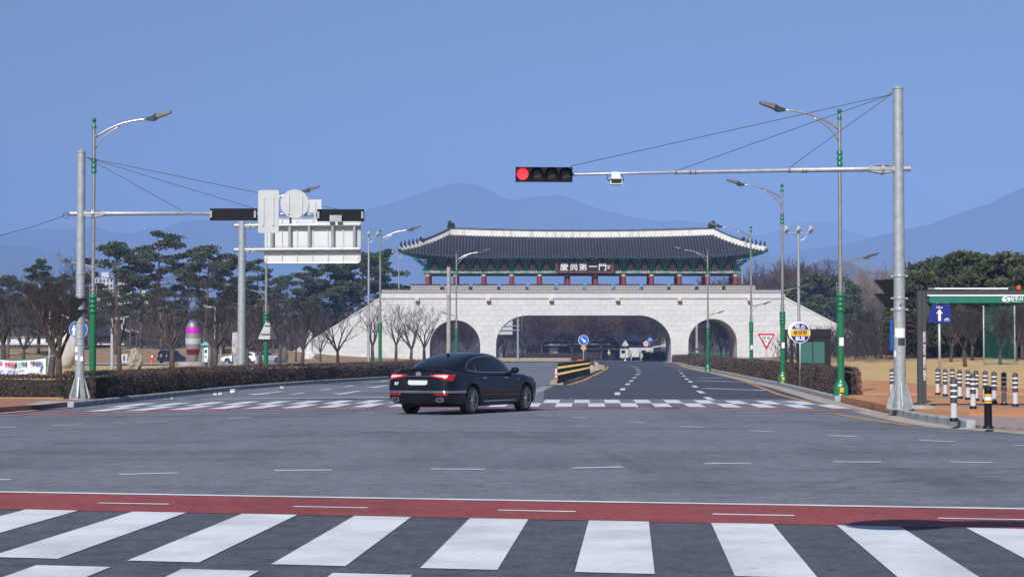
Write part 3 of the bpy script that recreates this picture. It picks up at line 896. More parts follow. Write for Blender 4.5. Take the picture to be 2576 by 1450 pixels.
pat_me = q.mesh("painted_panel", [M_CREAM, M_BLACKW, M_TEAL_L])
q = MB(); q.bbox(-.85, .85, -.025, .02, .12, .6); teal_me = q.mesh("painted_panel", mat("bright_teal", (0.07, 0.36, 0.27), .65, var=.3, vscale=1.5))
for i in range(22):
    xm = (bx[i] + bx[i + 1]) / 2
    raw("ochre_panel", og_me, gate, (xm, FC - .065, z_beam1 + .01))
    raw("painted_panel", pat_me, gate, (xm, FC - .225, z_beam0 + .02))
for i, x in enumerate(bx):
    if i % 2: raw("painted_panel", teal_me, gate, (x, FC - .225, z_beam0 + .02), None, (.5, 1, 1))
# roof surface
rcx = (pX(1003, 0) + pX(1930, 0)) / 2
HE = (pX(1930, -.2) - pX(1003, -.2)) / 2
HR = (pX(1796, 6.2) - pX(1136, 6.2)) / 2
EY, RYY = -.3, 6.2
ze0 = pZ(645, EY); zr0 = pZ(594, RYY)
def eave_z(u):
    a = abs(u)
    return ze0 + (1.0 * ((a - 15) / (HE - 15)) ** 2.0 if a > 15 else 0)
def eave_y(u):
    a = abs(u)
    return EY + .75 - (.75 * ((a - 8) / (HE - 8)) ** 2 if a > 8 else 0)
def ridge_z(u): return zr0 + .42 * (min(abs(u), HR) / HR) ** 2
def roof_pt(u, v):      # u at the eave, rows run straight back
    z0_ = eave_z(u); zt = ridge_z(u)
    return Vector((rcx + u, lerp(eave_y(u), RYY, v), lerp(z0_, zt, .72 * v + .28 * v * v)))
def vmax(u):            # where the row meets the hip
    a = abs(u)
    if a <= HR: return 1.0
    return max(0.0, 1 - (a - HR) / (HE - HR)) ** .92
mb = MB()
NU = 120
for sgn in (1, -1):
    prev = None
    for i in range(NU + 1):
        u = -HE + 2 * HE * i / NU
        colp = []
        for k in range(9):
            p = roof_pt(u, vmax(u) * k / 8) - Vector((0, 0, .06))
            if sgn < 0: p.y = 2 * RYY - p.y
            colp.append(p)
        if prev:
            v = prev + colp
            mb.add(v, [(k, k + 9, k + 10, k + 1) for k in range(8)])
        prev = colp
# hipped ends
for sx in (-1, 1):
    front = [roof_pt(sx * lerp(HE, HR, t / 10), vmax(lerp(HE, HR, t / 10))) - Vector((0, 0, .06)) for t in range(11)]
    for t in range(10):
        a, b = front[t], front[t + 1]
        a2, b2 = Vector((a.x, 2 * RYY - a.y, a.z)), Vector((b.x, 2 * RYY - b.y, b.z))
        mb.add([a, b, b2, a2], [(0, 1, 2, 3)])
roof = mb.build("roof", M_TILE_D, gate)
NT = 116
for i in range(NT):
    u = -HE + .35 + (2 * HE - .7) * i / (NT - 1)
    vm = vmax(u)
    pts = [roof_pt(u, vm * k / 6) for k in range(7)]
    mb = MB(); n = 6
    v = []
    for k, p in enumerate(pts):
        for a in range(n + 1):
            t = math.pi * a / n
            v.append((p.x + .150 * math.cos(t), p.y, p.z + .165 * math.sin(t) - .04))
    mb.add(v, [(k * (n + 1) + a, k * (n + 1) + a + 1, (k + 1) * (n + 1) + a + 1, (k + 1) * (n + 1) + a) for k in range(6) for a in range(n)])
    p = pts[0]
    mb.tube([(p.x, p.y - .05, p.z + .0), (p.x, p.y + .04, p.z + .0)], .17, 8)
    mb.build("tile_row", M_TILE, roof, smooth=False)
q = MB(); q.tube([(0, 0, 0), (0, 2.4, .75)], .10, 7, 0); q.tube([(0, -.02, -.006), (0, .0, 0)], .105, 7, 1)
raf_me = q.mesh("rafter", [M_TEAL, M_TEAL_L])
for i in range(92):
    u = -HE + .8 + (2 * HE - 1.6) * i / 91
    p = roof_pt(u, 0)
    raw("rafter", raf_me, roof, (p.x, p.y + .22, p.z - .30))
# eave boards and soffit
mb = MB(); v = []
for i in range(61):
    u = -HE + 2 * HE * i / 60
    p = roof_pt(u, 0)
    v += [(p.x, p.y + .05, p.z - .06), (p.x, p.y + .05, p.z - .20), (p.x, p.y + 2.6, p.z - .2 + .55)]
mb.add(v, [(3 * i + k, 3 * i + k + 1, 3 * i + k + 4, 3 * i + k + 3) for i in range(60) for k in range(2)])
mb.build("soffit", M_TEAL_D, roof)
for sx in (-1, 1):      # corner rafters
    p = roof_pt(sx * HE * .995, 0); c = Vector((colx[0] if sx < 0 else colx[-1], FC, z_br))
    mb = MB()
    d = c - p
    mb.tube([p + Vector((0, .1, -.25)), p + d * .5 + Vector((0, 0, -.35)), c], [.16, .24, .3], 4)
    mb.build("corner_rafter", M_TEAL_L, roof)
    mb = MB()
    for t in range(4):
        mb.box((c.x - g0.x * 0 + sx * (.35 + .45 * t), FC - .3 - .3 * t, z_beam1 + .3 + HB * .22 * t), (.6 + .2 * t, .5, .17)); mb.box((c.x + sx * (.2 + .4 * t), FC - .1, z_beam1 + .12 + HB * .22 * t), (.9, .3, .14))
    mb.build("corner_bracket", M_TEAL, roof)
# ridges
mb = MB(); v = []
for i in range(41):
    u = -HR + 2 * HR * i / 40
    z = ridge_z(u)
    v += [(rcx + u, RYY - .28, z - .25), (rcx + u, RYY - .24, z + .74), (rcx + u, RYY + .24, z + .74), (rcx + u, RYY + .28, z - .25)]
mb.add(v, [(4 * i + k, 4 * i + k + 1, 4 * i + k + 5, 4 * i + k + 4) for i in range(40) for k in range(3)] + [(0, 1, 2, 3), (160, 161, 162, 163)])
ridge_o = mb.build("ridge", M_PLASTER, roof)
mb = MB(); mb.tube([(rcx - HR + 2 * HR * i / 40, RYY, ridge_z(-HR + 2 * HR * i / 40) + .85) for i in range(41)], .22, 8); mb.build("ridge_cap", M_TILE, ridge_o)
def head(x, y, z, s, sx, name, parent):
    mb = MB(); M = Matrix.Translation((x, y, z)) @ Matrix.Diagonal((sx * s, s, s, 1))
    mb.prism([(-.5, 0), (.5, 0), (.62, .45), (.35, .55), (.55, .85), (.25, 1.15), (-.1, 1.05), (-.15, .75), (-.45, .8), (-.55, .5)], -.2, .2, 'y', 0, M)
    mb.sphere((.15, 0, .62), .34, 8, 6, 0, (1, .8, 1), M)
    return mb.build(name, M_TILE_D, parent)
for sx in (-1, 1):
    head(rcx + sx * (HR - .1), RYY, ridge_z(HR) + .85, 1.15, sx, "ridge_dragon_head", roof)
    # hip ridges, front and back
    for bk in (0, 1):
        pts = []
        for t in range(13):
            a = lerp(HR, HE - .15, t / 12)
            p = roof_pt(sx * a, vmax(a))
            if bk: p.y = 2 * RYY - p.y
            pts.append(p)
        mb = MB(); v = []
        for t, p in enumerate(pts):
            h = lerp(.86, .62, t / 12)
            n = Vector((-.6 * sx * (1 if not bk else -1) * 0 + .0, .0, 0))
            v += [p + Vector((-.14, -.14, -.2)), p + Vector((-.12, -.12, h)), p + Vector((.12, .12, h)), p + Vector((.14, .14, -.2))]
        mb.add(v, [(4 * i + k, 4 * i + k + 1, 4 * i + k + 5, 4 * i + k + 4) for i in range(12) for k in range(3)] + [(0, 1, 2, 3), (48, 49, 50, 51)])
        h_o = mb.build("hip_ridge", M_PLASTER, roof)
        mb = MB(); mb.tube([p + Vector((0, 0, lerp(.95, .72, t / 12))) for t, p in enumerate(pts[:8])], .17, 7); mb.build("ridge_cap", M_TILE, h_o)
        if not bk:
            p = pts[7]; head(p.x, p.y, p.z + .75, .62, sx, "ridge_figure", h_o)
            for t in range(5):
                p = pts[8].lerp(pts[12], t / 4.3)
                mb = MB(); M = Matrix.Translation(p + Vector((0, 0, .62)))
                mb.lathe([(.20, 0), (.17, .25), (.10, .45), (.13, .55), (.11, .68), (.02, .8)], 7, 0, M); mb.box((sx * .12, 0, .3), (.14, .1, .3), 0, M)
                mb.build("ridge_figure", M_TILE_D, h_o)
            p = pts[12]; mb = MB(); mb.tube([p + Vector((-sx * .2, 0, -.02)), p + Vector((sx * .35, -.1, .05))], [.3, .26], 10); mb.build("corner_tile", M_TILE, h_o)
# name board
bz0, bz1 = pZ(686, 1.6), pZ(657, 1.6); bxa, bxb = pX(1397.5, 1.6), pX(1544, 1.6)
board = raw("name_board", None, gate, ((bxa + bxb) / 2, 1.75, bz0)); board.rotation_euler = (R(5), 0, 0)
W_, H_ = bxb - bxa, bz1 - bz0
mb = MB(); mb.bbox(-W_ / 2 + .3, W_ / 2 - .3, -.05, .08, .24, H_ - .24); mb.build("panel", M_BLACKW, board)
for a in ((-W_ / 2, W_ / 2, 0, .27), (-W_ / 2, W_ / 2, H_ - .27, H_), (-W_ / 2, -W_ / 2 + .33, .272, H_ - .272), (W_ / 2 - .33, W_ / 2, .272, H_ - .272)):
    mb = MB(); mb.bbox(a[0], a[1], -.16, .1, a[2], a[3]); mb.build("frame_rail", M_FRAMEW, board)
for ch, x in zip("慶尚第一門", (1419.7, 1444, 1467, 1492, 1516)):
    text(ch, 1.42, M_WHITE, board, (pX(x, 1.6) - (bxa + bxb) / 2, -.07, H_ / 2), depth=.012, bold=.012)
text("小岩\n題", .34, M_WHITE, board, (pX(1531, 1.6) - (bxa + bxb) / 2, -.07, H_ / 2), depth=.01, bold=.004)
# ================================================================== street furniture
M_GALV = mat("galvanised_steel", (0.40, 0.43, 0.46), 0.45, 0.35, var=0.22, vscale=7, bump=0.05, bscale=40)
M_STEEL = mat("stainless_steel", (0.55, 0.54, 0.52), 0.36, 0.9, var=0.15, vscale=3)
M_ALU = mat("sign_back_aluminium", (0.60, 0.61, 0.62), 0.42, 0.35, var=0.08, vscale=2)
M_ALU_D = mat("dull_sign_back", (0.50, 0.51, 0.52), 0.55, 0.2, var=0.12, vscale=3)
M_GREENP = mat("green_enamel", (0.012, 0.150, 0.062), 0.35, var=0.12, vscale=3)
M_BLACK = mat("black_plastic", (0.008, 0.0085, 0.011), 0.45, spec=.2)
M_DGREY = mat("dark_grey_metal", (0.055, 0.058, 0.066), 0.45, 0.3)
M_RUST = mat("rust", (0.24, 0.10, 0.04), 0.9, var=0.4, vscale=8)
M_WIRE = mat("steel_wire", (0.06, 0.055, 0.06), 0.6, 0.3)
M_LEDRED = mat("red_signal_light", (0.9, 0.02, 0.02), 0.3, emit=((1.0, 0.02, 0.03), 2.6))
M_LENS = mat("dark_lens", (0.03, 0.032, 0.032), 0.25, var=0.5, vscale=60)
M_BLUE = mat("sign_blue", (0.010, 0.115, 0.52), 0.4)
M_NAVY = mat("sign_navy", (0.008, 0.020, 0.19), 0.4)
M_SIGNRED = mat("sign_red", (0.50, 0.012, 0.016), 0.4)
M_SIGNW = mat("sign_white", (0.78, 0.78, 0.78), 0.45)
M_YELLOW = mat("sign_yellow", (0.80, 0.42, 0.02), 0.45)
M_ORANGEP = mat("orange_plastic", (0.72, 0.10, 0.02), 0.45, var=0.15, vscale=6)
M_WHITEP = mat("white_plastic", (0.76, 0.77, 0.78), 0.45)
def bezier(p0, p1, p2, n=10):
    return [Vector(p0).lerp(Vector(p1), t / n).lerp(Vector(p1).lerp(Vector(p2), t / n), t / n) for t in range(n + 1)]
# ---------------------------------------------------------------- street lamps
def lamp_head(mb_, p, s, k=1.0):
    """flat LED head: neck block and a thin tapering wing, pointing along s*x and slightly up"""
    M = Matrix.Translation(p) @ Matrix.Diagonal((s * k, k, k, 1)) @ Matrix.Rotation(R(-14), 4, 'Y')
    prof = [(0, -.045, .05), (.16, -.10, .05), (.24, -.11, .07), (.34, -.05, .10), (.80, .0, .085), (.815, .02, .08)]
    v = []
    wid = [.05, .09, .11, .15, .10, .03]
    for (x, zl, zh), w in zip(prof, wid): v += [(x, -w, zl), (x, w, zl), (x, w * .85, zh), (x, -w * .85, zh)]
    f = [(0, 1, 2, 3), (20, 23, 22, 21)]
    for i in range(5):
        for q in range(4): f.append((4 * i + q, 4 * i + (q + 1) % 4, 4 * i + 4 + (q + 1) % 4, 4 * i + 4 + q))
    mb_.add(v, f, 0, M)
def street_lamp(loc, s, label):
    """s=+1: road arm towards +x"""
    t = thing("street_lamp", label, "street lamp", loc, 0, "street lamps along the road")
    q = MB(); q.lathe([(.25, 0), (.25, .05), (.22, .09), (.22, .30), (.17, .40), (.115, .5), (.115, .52)], 8); q.build("base", M_GREENP, t, auto=40)
    q = MB(); q.lathe([(.112, .5), (.108, 2.55), (.108, 2.58)], 8); q.build("column_sleeve", M_GREENP, t, auto=50)
    prof = [(.10, 2.575)]
    for k in range(4):
        z = 2.6 + k * .15; prof += [(.122, z), (.135, z + .04), (.135, z + .09), (.105, z + .125)]
    prof += [(.075, 3.2)]
    q = MB(); q.lathe(prof, 14); q.build("sleeve_rings", M_GREENP, t, auto=50)
    q = MB(); q.lathe([(.064, 3.19), (.058, 6.0), (.055, 8.55)], 12); q.build("pole", M_STEEL, t, auto=50)
    for k in range(3):
        z = 7.06 + k * .17
        q = MB(); q.lathe([(.06, z), (.088, z + .01), (.088, z + .12), (.06, z + .145)], 12); q.build("collar", M_GREENP, t, auto=50)
    q = MB(); q.lathe([(.075, 8.50), (.075, 8.56), (.05, 8.62), (.035, 8.70)], 10); q.sphere((0, 0, 8.77), .075, 10, 8); q.build("finial", M_GREENP, t, auto=50)
    q = MB(); q.tube(bezier((s * .05, 0, 8.22), (s * .75, 0, 8.76), (s * 1.72, 0, 8.80), 12), [.036] * 8 + [.03] * 5, 7); a = q.build("road_arm", M_STEEL, t, smooth=True)
    q = MB(); q.tube(bezier((s * .05, 0, 7.86), (s * .25, 0, 8.28), (s * .82, 0, 8.57), 9), .022, 6); q.build("arm_brace", M_STEEL, t, smooth=True)
    q = MB(); lamp_head(q, (s * 1.68, 0, 8.80), s); q.build("lamp_head", M_DGREY, t)
    q = MB(); q.tube([(-s * .05, 0, 4.10), (-s * .72, 0, 4.24)], .025, 6); q.tube([(-s * .05, 0, 3.78), (-s * .38, 0, 4.16)], .018, 5); q.build("path_arm", M_STEEL, t)
    q = MB(); lamp_head(q, (-s * .70, 0, 4.24), -s, .62); q.build("lamp_head", M_DGREY, t)
    for z in (4.0, 3.45, 3.3):
        q = MB(); q.lathe([(.075, z), (.082, z + .01), (.082, z + .045), (.075, z + .055)], 10); q.build("clamp_band", M_STEEL, t)
    for sx in (-1, 1):
        q = MB(); q.tube([(sx * .11, 0, 2.2 if False else 3.25), (sx * .11, 0, 3.42)], .006, 4); q.tube([(sx * .112, 0, 3.2), (sx * .112, 0, 3.5)], .012, 5); q.build("flag_holder", M_STEEL, t)
    return t
for i, (x, Y) in enumerate([(2115, 61.0), (1969, 88.2), (1890, 117.6), (1781, 143.9)]):
    p = A(x, 888, Y)
    lb = ["green and steel street lamp with yellow tag at the end of the right hedge",
          "green and steel street lamp rising from the hedge beside the bus stop sign",
          "green and steel street lamp before the gate wall beside the yield sign",
          "green and steel street lamp in front of the small right arch"][i]
    t = street_lamp((p.x, Y, .13), -1, lb)
    if i < 2:
        q = MB(); q.bbox(-.07, .04, -.262, -.225, .13, .28); q.build("number_tag", M_YELLOW, t)
    if i != 3:
        q = MB(); q.bbox(-.06, .07, -.12, -.105, 1.55, 1.8); q.build("sticker", M_SIGNW, t)
for i, (x, Y) in enumerate([(233, 63.4), (669, 91.7), (956, 120.7), (1148, 147.2)]):
    p = A(x, 888, Y)
    lb = ["green and steel street lamp right beside the signal mast that carries the sign backs",
          "green and steel street lamp behind the direction sign, triangular sign back on its column",
          "green and steel street lamp before the sloping left end of the gate wall",
          "green and steel street lamp in front of the small left arch"][i]
    street_lamp((p.x, Y, .13), 1, lb)
# ---------------------------------------------------------------- signal masts
def mast_foot(mb_, r, n=8):
    mb_.lathe([(r * 2.3, 0), (r * 2.3, .03)], 16)
    for k in range(n):
        a = 2 * math.pi * k / n
        M = Matrix.Rotation(a, 4, 'Z')
        mb_.prism([(r * .95, .03), (r * 2.15, .03), (r * 2.15, .09), (r * 1.02, .62)], -.012, .012, 'y', 0, M)
def signal_head(parent, c, face, lit=None, n=4):
    """horizontal vehicle signal; face=-1 lenses towards -y, +1 away"""
    W, H, D = 1.33, .335, .20
    q = MB(); q.bbox(-W / 2, W / 2, -.02, D if face < 0 else D, -H / 2, H / 2)
    hs = raw("signal_head", q.mesh("housing", M_BLACK), parent, c)
    hs.rotation_euler = (0, 0, 0 if face < 0 else R(180))
    for k in range(n):
        x = -W / 2 + W * (k + .5) / n
        q = MB(); M = Matrix.Translation((x, -.025, 0)) @ Matrix.Rotation(R(90), 4, 'X')
        q.lathe([(.135, -.01), (.13, .012), (.09, .02), (.0, .024)], 18, 0, M)
        q.build("lens", M_LEDRED if k == lit else M_LENS, hs)
        q = MB()                                          # visor: upper part of a tube
        v = []
        for j in range(13):
            a = R(-25) + R(230) * j / 12
            for yy, rr in ((-.02, .152), (-.22, .148)): v.append((x + rr * math.cos(a), yy * (1 if math.sin(a) > -.2 else .6), rr * math.sin(a)))
        q.add(v, [(2 * j, 2 * j + 1, 2 * j + 3, 2 * j + 2) for j in range(12)])
        q.build("visor", M_BLACK, hs, smooth=True)
    q = MB()
    for x in (-W * .47, W * .47): q.bbox(x - .03, x + .03, D + .002, D + .07, -.1, .1)
    q.build("mount_bracket", M_STEEL, hs)
    return hs
def ped_signal(parent, c, sx):
    q = MB(); q.bbox(-.11, .11, -.13, .13, -.33, .33)
    o = raw("pedestrian_signal", q.mesh("housing", M_BLACK), parent, c)
    for z in (.16, -.16):
        q = MB(); q.prism([(sx * .11, z + .15), (sx * .36, z + .15), (sx * .33, z + .12), (sx * .12, z - .12), (sx * .11, z - .12)], -.14, .14, 'y'); q.build("visor", M_BLACK, o)
    return o
def bracket_plate(parent, c, L_=.7):
    o = raw("arm_flange", None, parent, c)
    q = MB(); q.tube([(-L_ / 2, 0, 0), (L_ / 2, 0, 0)], .085, 10); q.build("sleeve", M_GALV, o, smooth=False)
    q = MB()
    for x in (-.02, .02): q.lathe([(.135, -.012), (.135, .012)], 12, 0, Matrix.Translation((x, 0, 0)) @ Matrix.Rotation(R(90), 4, 'Y'))
    for a in range(4):
        M = Matrix.Rotation(R(45 + 90 * a), 4, 'X')
        q.prism([(-L_ / 2 + .02, .08), (L_ / 2 - .02, .08), (.1, .14), (-.1, .14)], -.008, .008, 'y', 0, M)
    q.build("gusset", M_GALV, o)
    return o
# right mast
YR = 46.4
pr = A(2263, 888, YR)
mast = thing("traffic_signal", "grey signal mast with a red light showing on its long arm above the road", "traffic signal", (pr.x, YR, .145), 0)
def mz(y): return A(1288, y, YR).z - .145
def mx2(x): return A(x, 888, YR).x - pr.x
H_ = mz(222)
q = MB(); q.lathe([(.145, .02), (.135, 3), (.120, H_)], 20); q.build("pole", M_GALV, mast, auto=50)
q = MB(); q.lathe([(.132, H_ - .02), (.132, H_ + .01), (.004, H_ + .10)], 20); q.build("pole_cap", M_GALV, mast, auto=50)
q = MB(); mast_foot(q, .145); q.build("foot", M_GALV, mast)
zA = mz(425)
arm_pts = [(.28, 0, zA + .01), (0, 0, zA), (mx2(2190), 0, zA), (mx2(1985), 0, mz(428)), (mx2(1984), 0, mz(428)), (mx2(1700), 0, mz(433)), (mx2(1699), 0, mz(433)), (mx2(1440), 0, mz(438.5)), (mx2(1310), 0, mz(440))]
q = MB(); q.tube(arm_pts, [.062, .062, .060, .058, .048, .046, .034, .032, .03], 10); q.build("arm", M_GALV, mast, auto=60)
bracket_plate(mast, (mx2(2222), 0, zA), .62)
sh = signal_head(mast, ((mx2(1297) + mx2(1440)) / 2, -.14, mz(439.5)), -1, 0); sh.rotation_euler = (0, R(.3), 0)
for x in (1988, 2022, 2030, 1702, 1738, 1751):
    q = MB(); q.tube([(mx2(x) - .018, 0, mz(428.5 if x > 1900 else 433)), (mx2(x) + .018, 0, mz(428.5 if x > 1900 else 433))], .0615 if x > 1900 else .0515, 10); q.build("rust_patch", M_RUST, mast)
for x, y in ((1435, 420), (1702, 430), (1988, 422)):
    q = MB(); q.tube([(-.16, 0, mz(238)), (mx2(x), 0, mz(y) if x > 1500 else mz(418))], .008, 5); q.build("stay_wire", M_WIRE, mast)
q = MB(); q.tube([(-.12, 0, mz(236)), (-.16, 0, mz(233)), (-.19, 0, mz(236)), (-.17, 0, mz(239)), (-.13, 0, mz(238))], .01, 5); q.build("wire_eye", M_WIRE, mast)
cb = raw("traffic_camera", None, mast, (mx2(1550), 0, mz(436)))
q = MB(); q.bbox(-.10, .10, -.06, .05, -.13, .03); q.build("mount", M_WHITEP, cb)
q = MB(); q.bbox(-.14, .14, -.25, .12, -.27, -.15); q.bbox(-.15, .15, -.3, .14, -.148, -.135); q.bbox(-.12, .12, -.255, -.25, -.25, -.17, 1); q.build("camera_housing", [M_WHITEP, M_LENS], cb)
q = MB(); q.tube(bezier((-.17, .03, .03), (-.26, .03, -.12), (-.12, .03, -.2), 8), .009, 5); q.tube(bezier((.12, .03, -.02), (.24, .03, -.15), (.12, .03, -.25), 8), .009, 5); q.build("cable", M_BLACK, cb)
ped_signal(mast, (-.20, .12, mz(737)), -1)
for y in (697, 753, 781):
    q = MB(); q.lathe([(.146, 0), (.15, .01), (.15, .05), (.146, .06)], 16, 0, Matrix.Translation((0, 0, mz(y)))); q.bbox(-.2, .2, -.02, .02, mz(y) + .01, mz(y) + .05); q.build("clamp_band", M_GALV, mast)
q = MB(); q.tube([(.16, -.03, mz(756)), (-.02, -.16, mz(768))], .012, 5); q.build("loose_bracket", M_BLACK, mast)
for (xa, xb, ya, yb, m_) in ((-.12, .10, 825, 848, M_SIGNW), (-.06, .10, 850, 868, M_DGREY), (-.14, -.10, 881, 897, M_SIGNW)):
    q = MB(); q.lathe([(.1475, mz(yb)), (.1475, mz(ya))], 24, cap=False)
    q2 = MB(); n = 5; v = []
    for k in range(n + 1):
        xx = xa + (xb - xa) * k / n; yy = -math.sqrt(max(0, .146 ** 2 - min(xx * xx, .0208)))
        v += [(xx, yy, mz(yb)), (xx, yy, mz(ya))]
    q2.add(v, [(2 * k, 2 * k + 2, 2 * k + 3, 2 * k + 1) for k in range(n)]); q2.build("notice", m_, mast)
q = MB(); q.bbox(-.19, -.165, -.02, .2, mz(880), mz(803)); q.build("side_sign", M_BLUE, mast)
# left mast
YL = 56.5
pl = A(201, 888, YL)
ml = thing("traffic_signal", "grey signal mast with sign backs and two signal backs on its long arm", "traffic signal", (pl.x, YL, .145), 0)
def lz(y): return A(1288, y, YL).z - .145
def lx(x): return A(x, 888, YL).x - pl.x
H_ = lz(383)
q = MB(); q.lathe([(.135, .02), (.125, 3), (.118, H_)], 20); q.build("pole", M_GALV, ml, auto=50)
q = MB(); q.lathe([(.128, H_ - .02), (.128, H_ + .01), (.004, H_ + .11)], 20); q.build("pole_cap", M_GALV, ml, auto=50)
q = MB(); mast_foot(q, .135); q.build("foot", M_GALV, ml)
zA = lz(537)
q = MB(); q.tube([(-.30, 0, zA), (0, 0, zA), (lx(250), 0, zA), (lx(462), 0, lz(536)), (lx(463), 0, lz(536)), (lx(650), 0, lz(538)), (lx(910), 0, lz(540.5))], [.065, .065, .063, .058, .046, .044, .038], 10); q.build("arm", M_GALV, ml, auto=60)
bracket_plate(ml, (lx(232), 0, zA), .7)
signal_head(ml, (lx(586), .13, lz(539)), 1)
signal_head(ml, (lx(856), .13, lz(541)), 1)
def plate(parent, name, poly, c, m_, th=.02, back=None, ribs=()):
    q = MB(); q.prism(poly, -th / 2, th / 2, 'y'); o = raw(name, q.mesh(name, m_), parent, c)
    for (x, za, zb) in ribs:
        q = MB(); q.bbox(x - .02, x + .02, -th / 2 - .03, -th / 2 - .001, za, zb); q.build("rib", M_ALU, o)
    return o
def rrect(w, h, r=.05, n=4):
    pts = []
    for cx, cz, a0 in ((w / 2 - r, h / 2 - r, 0), (-w / 2 + r, h / 2 - r, 90), (-w / 2 + r, -h / 2 + r, 180), (w / 2 - r, -h / 2 + r, 270)):
        for k in range(n + 1):
            a = R(a0 + 90 * k / n); pts.append((cx + r * math.cos(a), cz + r * math.sin(a)))
    return pts
def disc(r, n=32): return [(r * math.cos(2 * math.pi * k / n), r * math.sin(2 * math.pi * k / n)) for k in range(n)]
k_ = YL / 5000
plate(ml, "sign_back", rrect(52 * k_, 108 * k_), (lx(675), -.10, lz(532.5)), M_ALU_D, ribs=[(-13 * k_, -.4, .4), (12 * k_, -.4, .4)])
plate(ml, "sign_back", disc(36 * k_), (lx(741), -.10, lz(513)), M_ALU_D, ribs=[(-15 * k_, -.3, .25), (18 * k_, -.3, .25)])
plate(ml, "sign_back", rrect(32 * k_, 34 * k_, .03), (lx(792), -.06, lz(519)), M_ALU, ribs=[(0, -.45, .12)])
cb = raw("traffic_camera", None, ml, (lx(845), -.12, lz(551)))
q = MB(); q.bbox(-.17, .17, -.1, .1, -.07, .1); q.build("mount_plate", M_GALV, cb)
for x in (-.09, .13):
    q = MB(); q.bbox(x - .07, x + .07, -.12, .1, -.17, -.09); q.build("camera_housing", M_DGREY, cb)
q = MB(); q.bbox(-.03, .03, -.03, .03, -.2, .0); q.build("small_bracket", M_DGREY, ml, loc=(lx(730), -.04, lz(545)))
for x, y in ((462, 530), (690, 536), (872, 527)):
    q = MB(); q.tube([(.14, 0, lz(396)), (lx(x), 0, lz(y + 4))], .008, 5); q.build("stay_wire", M_WIRE, ml)
q = MB(); q.tube([(-.3, 0, zA - .01), (lx(150), 0, lz(546)), (lx(80), -.4, lz(575)), (lx(-60), -1.4, lz(622))], .009, 5)
q.tube([(-.30 - .12 + .09 * math.cos(a / 8 * 6.28), 0, zA - .06 + .09 * math.sin(a / 8 * 6.28)) for a in range(9)], .009, 5); q.build("signal_cable", M_WIRE, ml)
ped_signal(ml, (.0 - .16, -.02, lz(777)), 1)
for y in (690, 745, 812, 850, 868):
    q = MB(); q.lathe([(.136, 0), (.140, .01), (.140, .03), (.136, .04)], 16, 0, Matrix.Translation((0, 0, lz(y)))); q.build("clamp_band", M_GALV, ml)
for (x, ya, yb) in ((-.07, 885, 872), (-.07, 905, 893), (.08, 908, 896)):
    q = MB(); q.bbox(x - .035, x + .035, -.137, -.12, lz(ya), lz(yb)); q.build("sticker", M_SIGNW, ml)
# ---------------------------------------------------------------- direction sign seen from behind
YS = 88.0
ps = A(607.5, 888, YS)
sg = thing("direction_sign", "big silver road direction sign seen from behind on a thick grey post", "road sign", (ps.x, YS, .13), 0)
def sz(y): return A(1288, y, YS).z - .13
def sx2(x): return A(x, 888, YS).x - ps.x
q = MB(); q.lathe([(.19, 0), (.17, 4), (.155, sz(556))], 20); q.build("post", M_GALV, sg, auto=50)
for y, s_ in ((567, 0), (628, 0)):
    q = MB(); q.tube([(-.33, 0, sz(y)), (sx2(905), 0, sz(y - 2))], .095, 10); q.build("beam", M_GALV, sg, auto=50)
    bracket_plate(sg, (sx2(628), 0, sz(y)), .75)
for x in (683, 728, 777, 836, 891):
    q = MB(); q.tube([(sx2(x), 0, sz(625)), (sx2(x), 0, sz(568))], .075, 8); q.build("strut", M_GALV, sg)
pw, ph = (906 - 663) * YS / 5000, (661 - 548) * YS / 5000
pan = plate(sg, "panel", rrect(pw, ph, .12), ((sx2(663) + sx2(906)) / 2, .17, (sz(661) + sz(548)) / 2), mat("bright_sign_back", (0.74, 0.75, 0.76), 0.38, 0.4, var=0.06, vscale=1.2), .03)
for k in range(7):
    x = -pw / 2 + .1 + (pw - .2) * k / 6
    q = MB(); q.bbox(x - .025, x + .025, -.06, -.017, -ph / 2 + .03, ph / 2 - .03); q.build("rib", M_ALU, pan)
for z in (-ph * .12, ph * .22):
    q = MB(); q.bbox(-pw / 2 + .02, pw / 2 - .02, -.02, -.0165, z - .012, z + .012); q.build("seam", M_ALU_D, pan)
q = MB(); q.tube([(p[0], -.02, p[1]) for p in rrect(pw - .02, ph - .02, .12)] + [(pw / 2 - .01, -.02, ph / 2 - .13)], .02, 5); q.build("rim", M_ALU, pan)
# ---------------------------------------------------------------- small traffic signs
def sign_post(parent, h, r=.035, m_=M_GALV, y=.03):
    q = MB(); q.tube([(0, y, 0), (0, y, h)], r, 8); return q.build("post", m_, parent, smooth=True)
# triangle back on the second left lamp
p = A(671, 888, 91.3)
tb = thing("warning_sign", "triangular warning sign seen from behind, strapped to a green lamp column", "road sign", (p.x, 91.35, A(671, 829, 91.35).z), 0)
w = 46 * 91.35 / 5000
plate(tb, "sign_back", [(-w / 2, -.38), (-w / 2 + .04, -.43), (w / 2 - .04, -.43), (w / 2, -.38), (w * .24, .1), (.06, .42), (-.06, .42), (-w * .24, .1)], (0, .16, 0), M_ALU_D)
q = MB(); q.bbox(-.3, .3, .09, .145, -.2, -.16); q.bbox(-.13, .13, .09, .145, .2, .23); q.build("strap", M_STEEL, tb)
